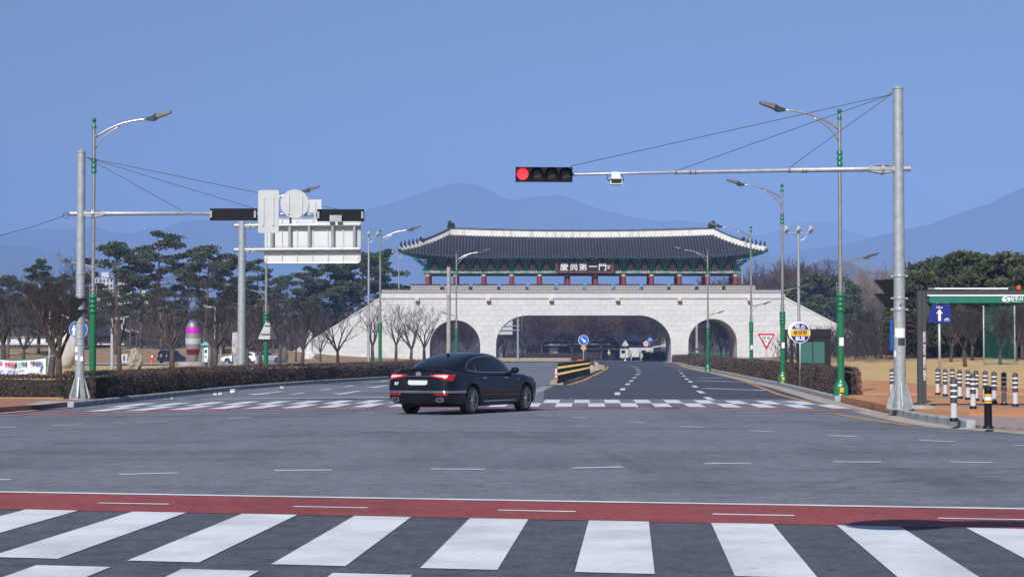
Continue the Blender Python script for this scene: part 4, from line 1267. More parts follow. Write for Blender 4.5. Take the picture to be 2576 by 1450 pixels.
# blue shared-path sign behind the left mast
p = A(197, 888, 66)
bs = thing("pedestrian_sign", "round blue pedestrian sign with white walking figures half behind the signal mast", "road sign", (p.x, 66, .13), 0)
sign_post(bs, 3.0)
zc = A(1288, 829, 66).z - .13
pd = plate(bs, "sign_face", disc(.31), (0, 0, zc), M_BLUE)
q = MB(); q.tube([(.3 * math.cos(a / 32 * 6.2832), -.012, .3 * math.sin(a / 32 * 6.2832)) for a in range(33)], .008, 4, cap=False); q.build("sign_rim", M_SIGNW, pd)
for dx, k in ((-.15, 1.0), (.05, .8)):
    q = MB(); M = Matrix.Translation((dx, -.016, -.02)) @ Matrix.Diagonal((k, 1, k, 1))
    q.prism(disc(.035, 10), -.003, .003, 'y', 0, M @ Matrix.Translation((0, 0, .14)))
    q.prism([(-.05, .1), (.05, .1), (.075, -.02), (.05, -.03), (.03, .04), (.045, -.18), (.01, -.18), (0, -.04), (-.01, -.18), (-.045, -.18), (-.03, .04), (-.055, -.03), (-.075, -.02)], -.003, .003, 'y', 0, M)
    q.build("symbol", M_SIGNW, pd)
q = MB(); q.bbox(.10, .2, -.02, .02, 1.3, 2.3); q.build("side_plate", M_NAVY, bs)
# yield sign
p = A(1928, 888, 105)
ys_ = thing("yield_sign", "white triangular yield sign with red border by the gate wall", "road sign", (p.x, 105, .2), 0)
sign_post(ys_, A(1288, 850, 105).z - .2)
zt, zb = A(1288, 838.5, 105).z - .2, A(1288, 880, 105).z - .2
w = 44 * 105 / 5000 / 2
def tri(k): return [(-w * k, 0), (0, -(zt - zb) * k), (w * k, 0)]
f = plate(ys_, "sign_face", [(-w, zt), (0, zb), (w, zt)], (0, 0, 0), M_SIGNRED)
q = MB(); c_ = (zt + (zt + zb) / 2) / 2 + .05
q.prism([(-w * .74, zt - .09), (0, zb + .2), (w * .74, zt - .09)], -.016, -.011, 'y'); q.build("white_field", M_SIGNW, f)
text("양보", .24, M_BLACK, f, (0, -.02, zt - .24), depth=.002, bold=.004, space=1.2); text("YIELD", .17, M_BLACK, f, (0, -.02, zt - .43), depth=.002)
# bus stop sign
p = A(2013, 888, 78)
bst = thing("bus_stop_sign", "round navy and yellow bus stop sign beside the dark shelter", "bus stop sign", (p.x, 78, .13), 0)
zc = A(1288, 837, 78).z - .13
sign_post(bst, zc + .3)
r_ = 25.5 * 78 / 5000
pd = plate(bst, "sign_face", disc(r_), (0, 0, zc), M_SIGNW)
def cap(r, za, zb, n=14):
    a0 = math.asin(max(-1, min(1, za / r))); a1 = math.asin(max(-1, min(1, zb / r)))
    rt = [(r * math.cos(lerp(a0, a1, k / n)), r * math.sin(lerp(a0, a1, k / n))) for k in range(n + 1)]
    lo_ = [(-x, z) for x, z in reversed(rt)]
    return [q_ for i, q_ in enumerate(rt + lo_) if i == 0 or (Vector(q_) - Vector((rt + lo_)[i - 1])).length > 1e-4]
for za, zb, m_ in ((r_ * .33, r_ * .93, M_NAVY), (-r_ * .27, r_ * .31, M_YELLOW), (-r_ * .93, -r_ * .29, M_NAVY)):
    q = MB(); q.prism(cap(r_ * .94, za, zb)[:-1] if zb > r_ * .9 or za < -r_ * .9 else cap(r_ * .94, za, zb), -.016, -.011, 'y'); q.build("colour_field", m_, pd)
text("버스", .2, M_SIGNW, pd, (0, -.018, r_ * .58), depth=.002, bold=.006, space=1.3); text("승강장", .2, M_BLACK, pd, (0, -.018, r_ * .03), depth=.002, bold=.006); text("BUS", .21, M_SIGNW, pd, (0, -.018, -r_ * .57), depth=.002, bold=.008)
p2 = A(2000, 834, 80.0)
plate(bst, "second_disc", disc(r_), (p2.x - p.x, 1.2, p2.z - .13), M_SIGNW)
q = MB(); q.tube([(0, .05, zc), (p2.x - p.x, 1.18, p2.z - .13)], .015, 5); q.build("second_disc_arm", M_GALV, bst)
# keep-right sign on the island
YI = 145
p = A(1468, 888, YI)
ar = thing("arrow_sign", "round blue sign with a white arrow above an orange chequered diamond on the island", "road sign", (p.x, YI, .13), 0)
zc = A(1288, 855, YI).z - .13
sign_post(ar, zc + .2, .04)
r_ = 12.9 * YI / 5000
pd = plate(ar, "sign_face", disc(r_), (0, 0, zc), M_SIGNW)
q = MB(); q.prism(disc(r_ * .92), -.016, -.011, 'y'); q.build("blue_field", M_BLUE, pd)
q = MB(); M = Matrix.Rotation(R(45), 4, 'Y')
q.prism([(-.24, .045), (.06, .045), (.06, .13), (.25, 0), (.06, -.13), (.06, -.045), (-.24, -.045)], -.021, -.017, 'y', 0, M @ Matrix.Scale(.95, 4)); q.build("arrow", M_SIGNW, pd)
zc = A(1288, 874.5, YI).z - .13
pd = plate(ar, "diamond_plate", [(.23, 0), (0, .23), (-.23, 0), (0, -.23)], (0, -.005, zc), mat("cream_sign", (.75, .62, .36), .5))
for i in range(3):
    for j in range(3):
        q = MB(); q.box((0, 0, 0), (.08, .006, .08), 0, Matrix.Translation(((i - j) * .074, -.014, (i + j - 2) * .074)) @ Matrix.Rotation(R(45), 4, 'Y')); q.build("reflector", M_ORANGEP, pd)
# blue cycle route sign
p = A(2363.5, 888, 74.7)
cs = thing("cycle_route_sign", "square navy cycle route sign with white arrow behind the green awning", "road sign", (p.x, 74.7, .145), 0)
k_ = 74.7 / 5000
zc = A(1288, 784.5, 74.7).z - .145
q = MB(); q.tube([(.02, .04, 0), (0, .04, zc)], .05, 10); q.build("post", M_GALV, cs, smooth=True)
pd = plate(cs, "sign_face", rrect(56 * k_, 54 * k_, .03), (0, -.03, zc), M_NAVY)
text("종합버스터미널", .085, M_SIGNW, pd, (.06, -.013, 21 * k_), depth=.002, bold=.002); text("3.6km", .10, M_SIGNW, pd, (.0, -.013, 12 * k_), depth=.002, bold=.002)
q = MB(); q.prism([(-.05, -.36), (.05, -.36), (.05, -.06), (.13, -.09), (0, .09), (-.13, -.09), (-.05, -.06)], -.016, -.011, 'y', 0, Matrix.Translation((0, 0, .03))); q.build("arrow", M_SIGNW, pd)
q = MB()
for x in (.22, .33): q.tube([(x + .04 * math.cos(a / 12 * 6.2832), -.014, -.29 + .04 * math.sin(a / 12 * 6.2832)) for a in range(13)], .009, 4, cap=False)
q.tube([(.22, -.014, -.29), (.25, -.014, -.225), (.31, -.014, -.235), (.33, -.014, -.29)], .008, 4); q.tube([(.25, -.014, -.225), (.275, -.014, -.28), (.31, -.014, -.235)], .008, 4); q.build("bicycle_symbol", M_SIGNW, pd)
q = MB(); q.prism(disc(.05, 14), -.015, -.011, 'y', 0, Matrix.Translation((-.28, 0, .30)) @ Matrix.Diagonal((1.4, 1, .8, 1))); q.build("badge", mat("badge_teal", (.1, .4, .45), .5), pd)
# ---------------------------------------------------------------- bus shelter
YB2 = 100
pa, pb = A(1990, 888, YB2), A(2091, 888, YB2)
bsx = thing("bus_shelter", "dark grey bus shelter booth with teal tinted glass behind the hedge", "bus shelter", ((pa.x + pb.x) / 2, YB2, .15), 0)
W_ = pb.x - pa.x
Hs = A(1288, 827, YB2).z - .15
M_SHEL = mat("shelter_frame", (0.014, 0.014, 0.018), 0.4, 0.2)
M_TGLASS = mat("tinted_glass", (0.035, 0.13, 0.125), 0.04, 0, spec=.8)
q = MB(); q.bbox(-W_ / 2, W_ / 2, 0, 2.4, Hs - .38, Hs); q.build("roof", M_SHEL, bsx)
for x, w in ((-W_ / 2 + .06, .12), (-W_ / 2 + .36, .14), (W_ / 2 - .16, .3)):
    for y in (.06, 2.3):
        q = MB(); q.bbox(x - w / 2, x + w / 2, y, y + .1, 0, Hs - .382); q.build("post", M_SHEL, bsx)
for z in (.70, Hs - .50):
    q = MB(); q.bbox(-W_ / 2 + .435, W_ / 2 - .315, .06, .14, z - .11, z + .11); q.build("rail", M_SHEL, bsx)
q = MB(); q.bbox(-.02 + .1, .02 + .1, .08, .12, .812, Hs - .612); q.build("mullion", M_SHEL, bsx)
q = MB(); q.bbox(-W_ / 2 + .436, .078, .1, .108, .812, Hs - .612); q.build("glass_pane", M_TGLASS, bsx)
q = MB(); q.bbox(.122, W_ / 2 - .316, .1, .108, .812, Hs - .612); q.build("glass_pane", M_TGLASS, bsx)
q = MB(); q.bbox(-W_ / 2 + .436, W_ / 2 - .316, .1, .108, .05, .588); q.build("glass_pane", mat("lower_glass", (.30, .32, .22), .1), bsx)
q = MB(); q.bbox(-W_ / 2 + .3, W_ / 2 - .4, 1.4, 1.8, .42, .47); q.build("bench", M_DGREY, bsx)
# ---------------------------------------------------------------- crossing shade with green awning
YC = 47.5
pc = A(2318.5, 888, YC)
shd = thing("crossing_shade", "dark metal crossing shade with a rolled green awning and solar panel", "sunshade", (pc.x, YC, .145), 0)
def cz(y): return A(1288, y, YC).z - .145
def cx2(x): return A(x, 888, YC).x - pc.x
M_SHP = mat("shade_metal", (0.075, 0.078, 0.088), 0.42, 0.4)
q = MB(); q.bbox(-.095, -.005, -.09, .09, 0, cz(730)); q.bbox(.0, .09, -.10, .08, 0, cz(731)); q.build("post", M_SHP, shd)
q = MB(); q.sphere((0, 0, -.02), .36, 16, 8, 0, (1, 1, .3)); q.build("footing", M_CONC, shd, smooth=True)
xe = cx2(2680)
q = MB(); q.bbox(.092, xe, -.12, 1.0, cz(740), cz(731)); q.build("canopy_beam", M_SHP, shd)
q = MB(); q.prism([(.092, cz(740) - .01), (.35, cz(740) - .01), (.092, cz(815))], -.02, .02, 'y'); q.build("gusset", M_SHP, shd)
x0, x1 = cx2(2333), cx2(2640)
aw = raw("awning", None, shd, (0, -.24, 0))
q = MB(); q.bbox(x0 - .05, x1, -.05, .03, cz(745), cz(741.5)); q.build("front_bar", M_WHITEP, aw)
q = MB(); q.bbox(x0, x1 - .02, -.035, -.02, cz(762), cz(745) - .003); q.build("valance", mat("green_canvas", (0.005, 0.16, 0.115), .7, var=.12, vscale=4), aw)
q = MB(); q.bbox(x0 + .01, x1 - .3, -.02, .05, cz(766), cz(762.5)); q.build("roll", M_BLACK, aw)
lgx = cx2(2525)
q = MB(); q.prism(disc(.085, 20), -.041, -.036, 'y', 0, Matrix.Translation((lgx, 0, cz(753))) @ Matrix.Diagonal((1.2, 1, .85, 1))); q.build("emblem", M_SIGNW, aw)
q = MB(); q.tube([(lgx + .05, -.043, cz(753) + .06), (lgx - .03, -.043, cz(753) + .035), (lgx + .02, -.043, cz(753) - .005), (lgx + .05, -.043, cz(753) - .03), (lgx - .03, -.043, cz(753) - .06)], .012, 4); q.build("emblem_curve", MATS["green_canvas"], aw)
text("상주시", .115, M_SIGNW, aw, (cx2(2551), -.038, cz(752)), depth=.002, bold=.003); text("SANGJU CITY", .035, M_SIGNW, aw, (cx2(2551), -.038, cz(758.5)), depth=.001)
sp = raw("solar_panel", None, shd, (0, .35, 0))
q = MB(); q.bbox(cx2(2352), cx2(2536), -.4, .4, 0, .035, 0); q.build("frame", M_WHITEP, sp).rotation_euler = (R(1.5), 0, 0)
sp.location = (0, .35, cz(726)); 
for x in (2372, 2430, 2464, 2522):
    q = MB(); q.bbox(cx2(x) - .015, cx2(x) + .015, -.3, -.27, cz(731) - cz(726) - .02, .02); q.build("leg", M_WHITEP, sp)
bc_ = raw("beacon", None, shd, (cx2(2567), .1, cz(731)))
q = MB(); q.lathe([(.06, 0), (.06, .03)], 12); q.build("beacon_base", M_BLACK, bc_)
q = MB(); q.lathe([(.055, .03), (.055, .11), (.03, .13)], 12); q.build("beacon_lens", M_ORANGEP, bc_)
for i, ch in enumerate("저력있는 역사도시 중흥하는 미래상주"):
    if ch != ' ': text(ch, .085, M_SIGNW, shd, (.045, -.104, cz(838) - i * .098 * .62 * 1.0), depth=.001, bold=.001)
# ---------------------------------------------------------------- bollards
def bollard(x, y, label):
    p = G(x, y, .145)
    t = thing("bollard", label, "bollard", (p.x, p.y, .145), 0, "striped bollards round the crossing")
    q = MB(); q.lathe([(.085, 0), (.085, .05), (.07, .07)], 12); q.build("base", M_BLACK, t, auto=50)
    q = MB(); q.lathe([(.068, .06), (.064, .36)], 12); q.build("lower_sleeve", mat("grey_sleeve", (.50, .50, .53), .6), t, auto=50)
    q = MB(); q.lathe([(.070, .355), (.070, .78), (.055, .815), (.02, .835)], 12); q.build("upper_sleeve", mat("charcoal_sleeve", (.05, .05, .062), .55), t, auto=50)
    for z in (.46, .57, .68):
        q = MB(); q.lathe([(.0715, z), (.0715, z + .035)], 12, cap=False); q.build("reflective_band", M_SIGNW, t, smooth=True)
    return t
bl = "grey and charcoal bollard with white bands among those on the orange path"
for x, y in [(550, 1148), (895, 1143), (953, 1153), (1007, 1140), (1062, 1172), (1125, 1180), (1186, 1187), (1255, 1195), (1322, 1210), (1397, 1222), (1482, 1232), (1163, 1248), (1018, 1343)]:
    b_ = bollard((3200 + x * .517) / 1.5528, (950 + y * .517) / 1.5528, bl if y not in (1148, 1343, 1248) else {1148: "grey and charcoal bollard standing alone behind the right signal mast", 1343: "grey and charcoal bollard at the kerb next to the black and yellow one", 1248: "grey and charcoal bollard a step in front of the row on the path"}[y])
p = G((3200 + 1277 * .517) / 1.5528, (950 + 1397 * .517) / 1.5528, .06)
t = thing("bollard", "black bollard with white and orange bands at the corner of the footway", "bollard", (p.x, p.y, .06), 0)
q = MB(); q.lathe([(.10, 0), (.10, .03), (.075, .06), (.075, .06)], 14); q.build("base", M_BLACK, t, auto=50)
q = MB(); q.lathe([(.074, .05), (.070, .70), (.072, .74), (.06, .775), (.03, .79)], 14); q.build("sleeve", M_BLACK, t, auto=50)
for za, zb, m_ in ((.60, .64, M_YELLOW), (.52, .59, M_SIGNW), (.47, .505, M_YELLOW)):
    q = MB(); q.lathe([(.0765, za), (.0765, zb)], 14, cap=False); q.build("reflective_band", m_, t, smooth=True)
# ---------------------------------------------------------------- delineator posts on the island
q = MB(); q.lathe([(.10, 0), (.10, .06), (.052, .09), (.052, .80), (.066, .81), (.066, .86), (.04, .9)], 10); dl_me = q.mesh("sleeve", M_BLACK, auto=50)
q = MB(); q.lathe([(.057, 0), (.057, .10)], 10, cap=False); db_me = q.mesh("reflective_band", mat("pale_yellow_band", (.70, .47, .16), .5), smooth=True)
for i in range(22):
    t_ = i / 21
    p = G(1406, 963, .13).lerp(G(1482, 939.7, .13), 0)
    a, b = G(1406, 963, .13), G(1482.5, 939.7, .13)
    x = lerp(a.x, b.x, t_); y = lerp(a.y, b.y, t_)
    d = thing("delineator_post", "black delineator post with two yellow bands in the row along the island", "delineator", (x, y, .13), 0, "delineator posts along the island")
    raw("sleeve", dl_me, d)
    for z in (.36, .64): raw("reflective_band", db_me, d, (0, 0, z))
p = G(1399, 966, .0)
d = thing("delineator_post", "orange delineator post with silver bands at the island nose", "delineator", (p.x, p.y, .0), 0)
q = MB(); q.lathe([(.13, 0), (.12, .05), (.055, .08), (.05, .74), (.03, .77)], 12); q.build("post", M_ORANGEP, d, auto=50)
for z in (.34, .50, .63):
    q = MB(); q.lathe([(.0565, z), (.055, z + .08)], 12, cap=False); q.build("reflective_band", M_SIGNW, d, smooth=True)
# orange work barriers and stone blocks on the island
def barrier(x, y, Y, w, label, legs):
    p = A(x, 888, Y)
    t = thing("road_barrier", label, "barrier", (p.x, Y, .13), 0)
    q = MB(); q.prism([(-w / 2, .45), (-w / 2 + .06, .85), (w / 2 - .06, .85), (w / 2, .45)], -.07, .07, 'y'); q.build("panel", M_ORANGEP, t)
    for sx in (-1, 1):
        q = MB(); q.tube([(sx * w * .42, -.2, 0), (sx * w * .38, 0, .5)], .035, 6); q.tube([(sx * w * .42, .2, 0), (sx * w * .38, 0, .5)], .035, 6); q.build("leg", M_ORANGEP, t)
    for k in range(3):
        q = MB(); q.bbox(-w / 2 + w * (k + .25) / 3, -w / 2 + w * (k + .65) / 3, -.076, -.0705, .56, .74); q.build("reflector", M_SIGNW, t)
barrier(1461, 905, 150, .62, "orange work barrier left of the arrow sign post", 1)
barrier(1488, 905, 147, .5, "orange work barrier right of the arrow sign post", 1)
p = A(1492, 888, 158)
q = MB(); q.prism([(-.5, 0), (.5, .0), (.42, .55), (.1, .7), (-.4, .62)], -.4, .4, 'y')
tag(q.build("stone_block", M_CONC, loc=(p.x, 158, .12)), "rough grey stone block on the island behind the orange barrier", "stone")
p = A(1503, 888, 165)
q = MB(); q.prism([(-.5, 0), (.6, .0), (.5, .35), (.0, .42), (-.4, .3)], -.4, .4, 'y')
tag(q.build("stone_block", M_GUTTER, loc=(p.x, 165, .12)), "low tan stone block at the far end of the island", "stone")
# ---------------------------------------------------------------- floodlight poles
def floodlight(x, ytop, Y, label):
    p = A(x, 888, Y); h = A(1288, ytop, Y).z
    t = thing("floodlight_pole", label, "floodlight", (p.x, Y, .1), 0, "floodlight poles by the gate")
    q = MB(); q.lathe([(.16, 0), (.13, h * .5), (.10, h - .1)], 12); q.build("pole", M_GALV, t, auto=50)
    q = MB(); q.tube([(-1.15, 0, h), (1.15, 0, h)], .05, 6); q.tube(bezier((-.75, 0, h), (-.6, 0, h - .65), (0, 0, h - .65), 8), .03, 5); q.tube(bezier((.75, 0, h), (.6, 0, h - .65), (0, 0, h - .65), 8), .03, 5); q.build("crossbar", M_GALV, t)
    for k in (-1, 0, 1):
        q = MB(); M = Matrix.Translation((k * 1.05, -.05, h + .36)) @ Matrix.Rotation(R(-70), 4, 'Y') @ Matrix.Rotation(R(20), 4, 'X')
        q.lathe([(.12, -.25), (.27, -.05), (.29, .12), (.25, .15)], 12, 0, M); q.bbox(k * 1.05 - .1, k * 1.05 + .1, -.04, .04, h + .03, h + .3); q.build("lamp", M_ALU_D, t, auto=40)
floodlight(927, 597, 235, "tall slim floodlight pole with three lamps beside the gate's left ramp")
floodlight(2010, 589, 172, "tall slim floodlight pole with three lamps above the bus shelter")
floodlight(1003, 640, 345, "floodlight pole behind the left end of the gate roof")
floodlight(1868, 640, 345, "floodlight pole behind the right end of the gate roof")
# concrete utility pole
p = A(1128.5, 888, 150)
t = thing("utility_pole", "plain concrete utility pole in front of the small left arch", "pole", (p.x, 150, .1), 0)
q = MB(); q.lathe([(.17, 0), (.145, A(1288, 672, 150).z - .1)], 14); q.build("shaft", M_CONC, t, auto=50)
for z in (3.2, 5.6):
    q = MB(); q.lathe([(.172, z), (.172, z + .06)], 14); q.build("band", M_GALV, t)
p = A(1753, 888, 352)
t = thing("utility_pole", "concrete utility pole with a black and yellow wrap behind the small right arch", "pole", (p.x, 352, 0), 0)
q = MB(); q.lathe([(.24, 0), (.2, 11)], 12); q.build("shaft", M_CONC, t, auto=50)
for k in range(4):
    q = MB(); q.lathe([(.25, 1.2 + k * .45), (.25, 1.42 + k * .45)], 12); q.build("warning_wrap", M_YELLOW if k % 2 else M_BLACK, t)
# ================================================================== cars
M_TYRE = mat("tyre_rubber", (0.016, 0.016, 0.017), 0.8, var=0.3, vscale=8)
M_RIM = mat("alloy_rim", (0.50, 0.51, 0.53), 0.28, 0.9)
M_RIMD = mat("rim_shadow", (0.02, 0.02, 0.022), 0.5)
M_CHROME = mat("chrome", (0.80, 0.81, 0.83), 0.12, 1.0)
M_CGLASS = mat("dark_car_glass", (0.006, 0.007, 0.010), 0.05, spec=0.6)
M_TAIL = mat("tail_lamp_red", (0.36, 0.005, 0.008), 0.12, coat=1.0)
M_TAILW = mat("tail_lamp_clear", (0.75, 0.45, 0.45), 0.15, coat=1.0)
def carpaint(name, col, rough=.25, metal=0.0):
    return mat(name, col, rough, metal, coat=.75, spec=.3, var=.05, vscale=2)
def evaluated(me, levels):
    o = bpy.data.objects.new("tmp", me)
    md = o.modifiers.new("s", 'SUBSURF'); md.levels = levels; md.render_levels = levels
    m2 = ev_mesh(o)
    bpy.data.objects.remove(o)
    m2.polygons.foreach_set("use_smooth", [True] * len(m2.polygons))
    return m2
ARCH = .375
SEDAN = dict(L=2.47, wr=-1.38, wf=1.465, wt=.335,
    w=[(-2.47, .70), (-2.44, .79), (-2.36, .85), (-2.2, .89), (-2.0, .91), (-1.4, .925), (1.4, .925), (1.9, .90), (2.2, .83), (2.38, .70), (2.45, .56)],
    sh=[(-2.47, .93), (-2.3, .97), (-1.4, .96), (0, .93), (1.4, .91), (2.0, .85), (2.45, .66)],
    deck=[(-2.47, 1.03), (-2.38, 1.075), (-2.2, 1.075), (-1.9, 1.07), (-1.5, .99), (.9, .97), (1.1, 1.0), (1.6, .965), (2.1, .87), (2.35, .76), (2.45, .68)],
    bot=[(-2.47, .34), (-2.3, .26), (-1.9, .22), (0, .19), (1.9, .20), (2.45, .25)],
    roof=[(-1.98, 1.075), (-1.75, 1.165), (-1.45, 1.275), (-1.1, 1.375), (-.75, 1.44), (-.35, 1.475), (.1, 1.475), (.42, 1.435), (.7, 1.31), (.95, 1.13), (1.15, 1.0)],
    rail=[(-1.98, .60), (-1.2, .575), (-.3, .60), (.4, .60), (1.15, .66)],
    base=[(-1.98, .72), (-1.5, .83), (-.5, .855), (.5, .86), (1.15, .80)],
    dlo=[(-1.40, 1.07), (-1.34, 1.14), (-1.2, 1.215), (-1.0, 1.29), (-.7, 1.355), (-.3, 1.385), (.1, 1.375), (.4, 1.32), (.65, 1.22), (.85, 1.10), (.98, 1.00), (.9, .985), (.3, .985), (-.5, .99), (-1.0, 1.0), (-1.28, 1.025)],
    rglass=[(-1.90, .60), (-1.6, .585), (-1.2, .53), (-.95, .47)])
def loft(spec):
    y_list = [-spec['L'], -spec['L'] + .03, -spec['L'] + .11, -2.2, -2.0]
    for c in (spec['wr'], spec['wf']):
        y_list += [c + d for d in (-.46, -.385, -.36, -.30, -.2, -.07, .07, .2, .30, .36, .385, .46)]
    y_list += [-.55, -.1, .35, .75, 2.05, 2.25, 2.38, 2.45]
    y_list = sorted(y_list)
    rings = []
    for y in y_list:
        w = plerp(spec['w'], y); zb = plerp(spec['bot'], y); zu = .22
        for c in (spec['wr'], spec['wf']):
            d = abs(y - c)
            if d < ARCH: zb = max(zb, spec['wt'] + math.sqrt(ARCH ** 2 - d ** 2)); zu = .5
        zs = plerp(spec['sh'], y); zd = plerp(spec['deck'], y)
        def ln_(z):       # lean of the tail and nose
            if y < -2.1: return (.07 * max(0, min(1, (z - .72) / .3)) + .10 * max(0, (.42 - z) / .2)) * min(1, (-2.1 - y) / .3)
            if y > 2.1: return -.05 * max(0, (.35 - z) / .15)
            return 0
        pts = [(0, zu), (w * .93, zb), (w * .985, zb + .035), (w, max(.52, zb + .06)), (w * .99, max(.74, zb + .10)), (w * .955, max(zs, zb + .15)), (w * .80, max(zd - .02, zb + .17)), (0, max(zd + .015, zb + .17))]
        rings.append([(p[0], y + ln_(p[1]), p[1]) for p in pts])
    n = 8
    v = []; 
    def full(r): return [(-p[0], p[1], p[2]) for p in r[1:-1]][::-1] + [r[0]] + r[1:] if False else [r[0]] + r[1:-1] + [r[-1]] + [(-p[0], p[1], p[2]) for p in r[1:-1]][::-1]
    R_ = [full(r) for r in rings]
    m = len(R_[0])
    def inset(r, k, dy):
        cz = sum(p[2] for p in r) / m
        return [(p[0] * k, p[1] + dy, cz + (p[2] - cz) * k) for p in r]
    R_ = [inset(R_[0], .35, -.03), inset(R_[0], .85, -.02)] + R_ + [inset(R_[-1], .85, .03), inset(R_[-1], .4, .06)]
    mb_ = MB()
    mb_.add([p for r in R_ for p in r], [(i * m + k, i * m + (k + 1) % m, (i + 1) * m + (k + 1) % m, (i + 1) * m + k) for i in range(len(R_) - 1) for k in range(m)] + [tuple(range(m)), tuple((len(R_) - 1) * m + k for k in range(m - 1, -1, -1))])
    return mb_
def loft_top(spec):
    ys2 = [p[0] for p in spec['roof']]
    mb_ = MB(); v = []
    for y in ys2:
        zr = plerp(spec['roof'], y); wr_ = plerp(spec['rail'], y); wb = plerp(spec['base'], y)
        zb = min(.93, zr - .06)
        r = [(wb, zb), (lerp(wb, wr_, .45), lerp(zb, zr - .07, .5)), (wr_ + .01, zr - .075), (wr_ * .86, zr - .025), (wr_ * .4, zr), (0, zr + .003)]
        v.append([(p[0], y, p[1]) for p in r] + [(-p[0], y, p[1]) for p in r[:-1]][::-1])
    m = len(v[0])
    mb_.add([p for r in v for p in r], [(i * m + k, i * m + k + 1, (i + 1) * m + k + 1, (i + 1) * m + k) for i in range(len(v) - 1) for k in range(m - 1)])
    mb_.f += [tuple(range(m)), tuple((len(v) - 1) * m + k for k in range(m - 1, -1, -1))]; mb_.m += [0, 0]
    return mb_
def dense(poly, step):
    out = []
    for i, p in enumerate(poly):
        q_ = poly[(i + 1) % len(poly)]
        L_ = math.hypot(q_[0] - p[0], q_[1] - p[1]); n = max(1, int(L_ / step))
        out += [(lerp(p[0], q_[0], k / n), lerp(p[1], q_[1], k / n)) for k in range(n)]
    return out
def patch(name, poly, to3, dirv, bvhs, m_, parent, off=.004, step=.05):
    """a skin panel: outline in (a,b), cast along dirv on to the body"""
    out = dense(poly, step)
    xs3 = [p[0] for p in out]; zs3 = [p[1] for p in out]
    pts = [Vector(p) for p in out]
    a = min(xs3) + step / 2
    while a < max(xs3):
        b = min(zs3) + step / 2
        while b < max(zs3): pts.append(Vector((a, b))); b += step
        a += step
    r = delaunay_2d_cdt(pts, [(i, (i + 1) % len(out)) for i in range(len(out))], [], 1, 1e-5)
    dv = Vector(dirv).normalized()
    v = []; ok = []
    for p in r[0]:
        o_ = Vector(to3(p.x, p.y)); best = None
        for bv in bvhs:
            h = bv.ray_cast(o_, dv)
            if h[0] is not None and (best is None or h[3] < best[1]): best = (h[0] - dv * off, h[3])
        if best is None:
            h = bvhs[0].find_nearest(o_ + dv * 1.2)
            best = (h[0] - dv * off, 0)
        v.append(best[0]); ok.append(True)
    mb_ = MB(); mb_.add(v, [tuple(f) for f in r[2] if all(ok[i] for i in f)])
    return mb_.build(name, m_, parent, smooth=True), v
def wheel(parent, x, y, r, side, width=.235):
    w = raw("wheel", None, parent, (x, y, r))
    M = Matrix.Rotation(R(90), 4, 'Y')
    q = MB(); h = width / 2
    q.lathe([(r * .72, -h), (r * .90, -h), (r * .985, -h * .82), (r, -h * .5), (r, h * .5), (r * .985, h * .82), (r * .90, h), (r * .72, h)], 32, 0, M, cap=False); q.build("tyre", M_TYRE, w, auto=40)
    q = MB(); s = side
    q.lathe([(.02, s * h * .55), (r * .70, s * h * .35), (r * .73, s * h * .9), (r * .76, s * h * .98)], 28, 1, M, cap=False)
    q.lathe([(r * .68, s * h * .92), (r * .755, s * h * 1.01), (r * .73, s * h * .8)], 28, 0, M, cap=False)
    for k in range(10):
        a = 2 * math.pi * k / 10
        for da in (-.13, .13):
            p0 = Vector((s * h * .82, math.cos(a) * r * .12, math.sin(a) * r * .12)); p1 = Vector((s * h * .9, math.cos(a + da) * r * .71, math.sin(a + da) * r * .71))
            q.tube([p0, p1], [r * .026, r * .020], 4, 0)
    q.lathe([(r * .15, s * h * .7), (r * .14, s * h * .92), (.01, s * h * .96)], 12, 0, M, cap=False)
    q.build("rim", [M_RIM, M_RIMD], w, auto=40)
    return w
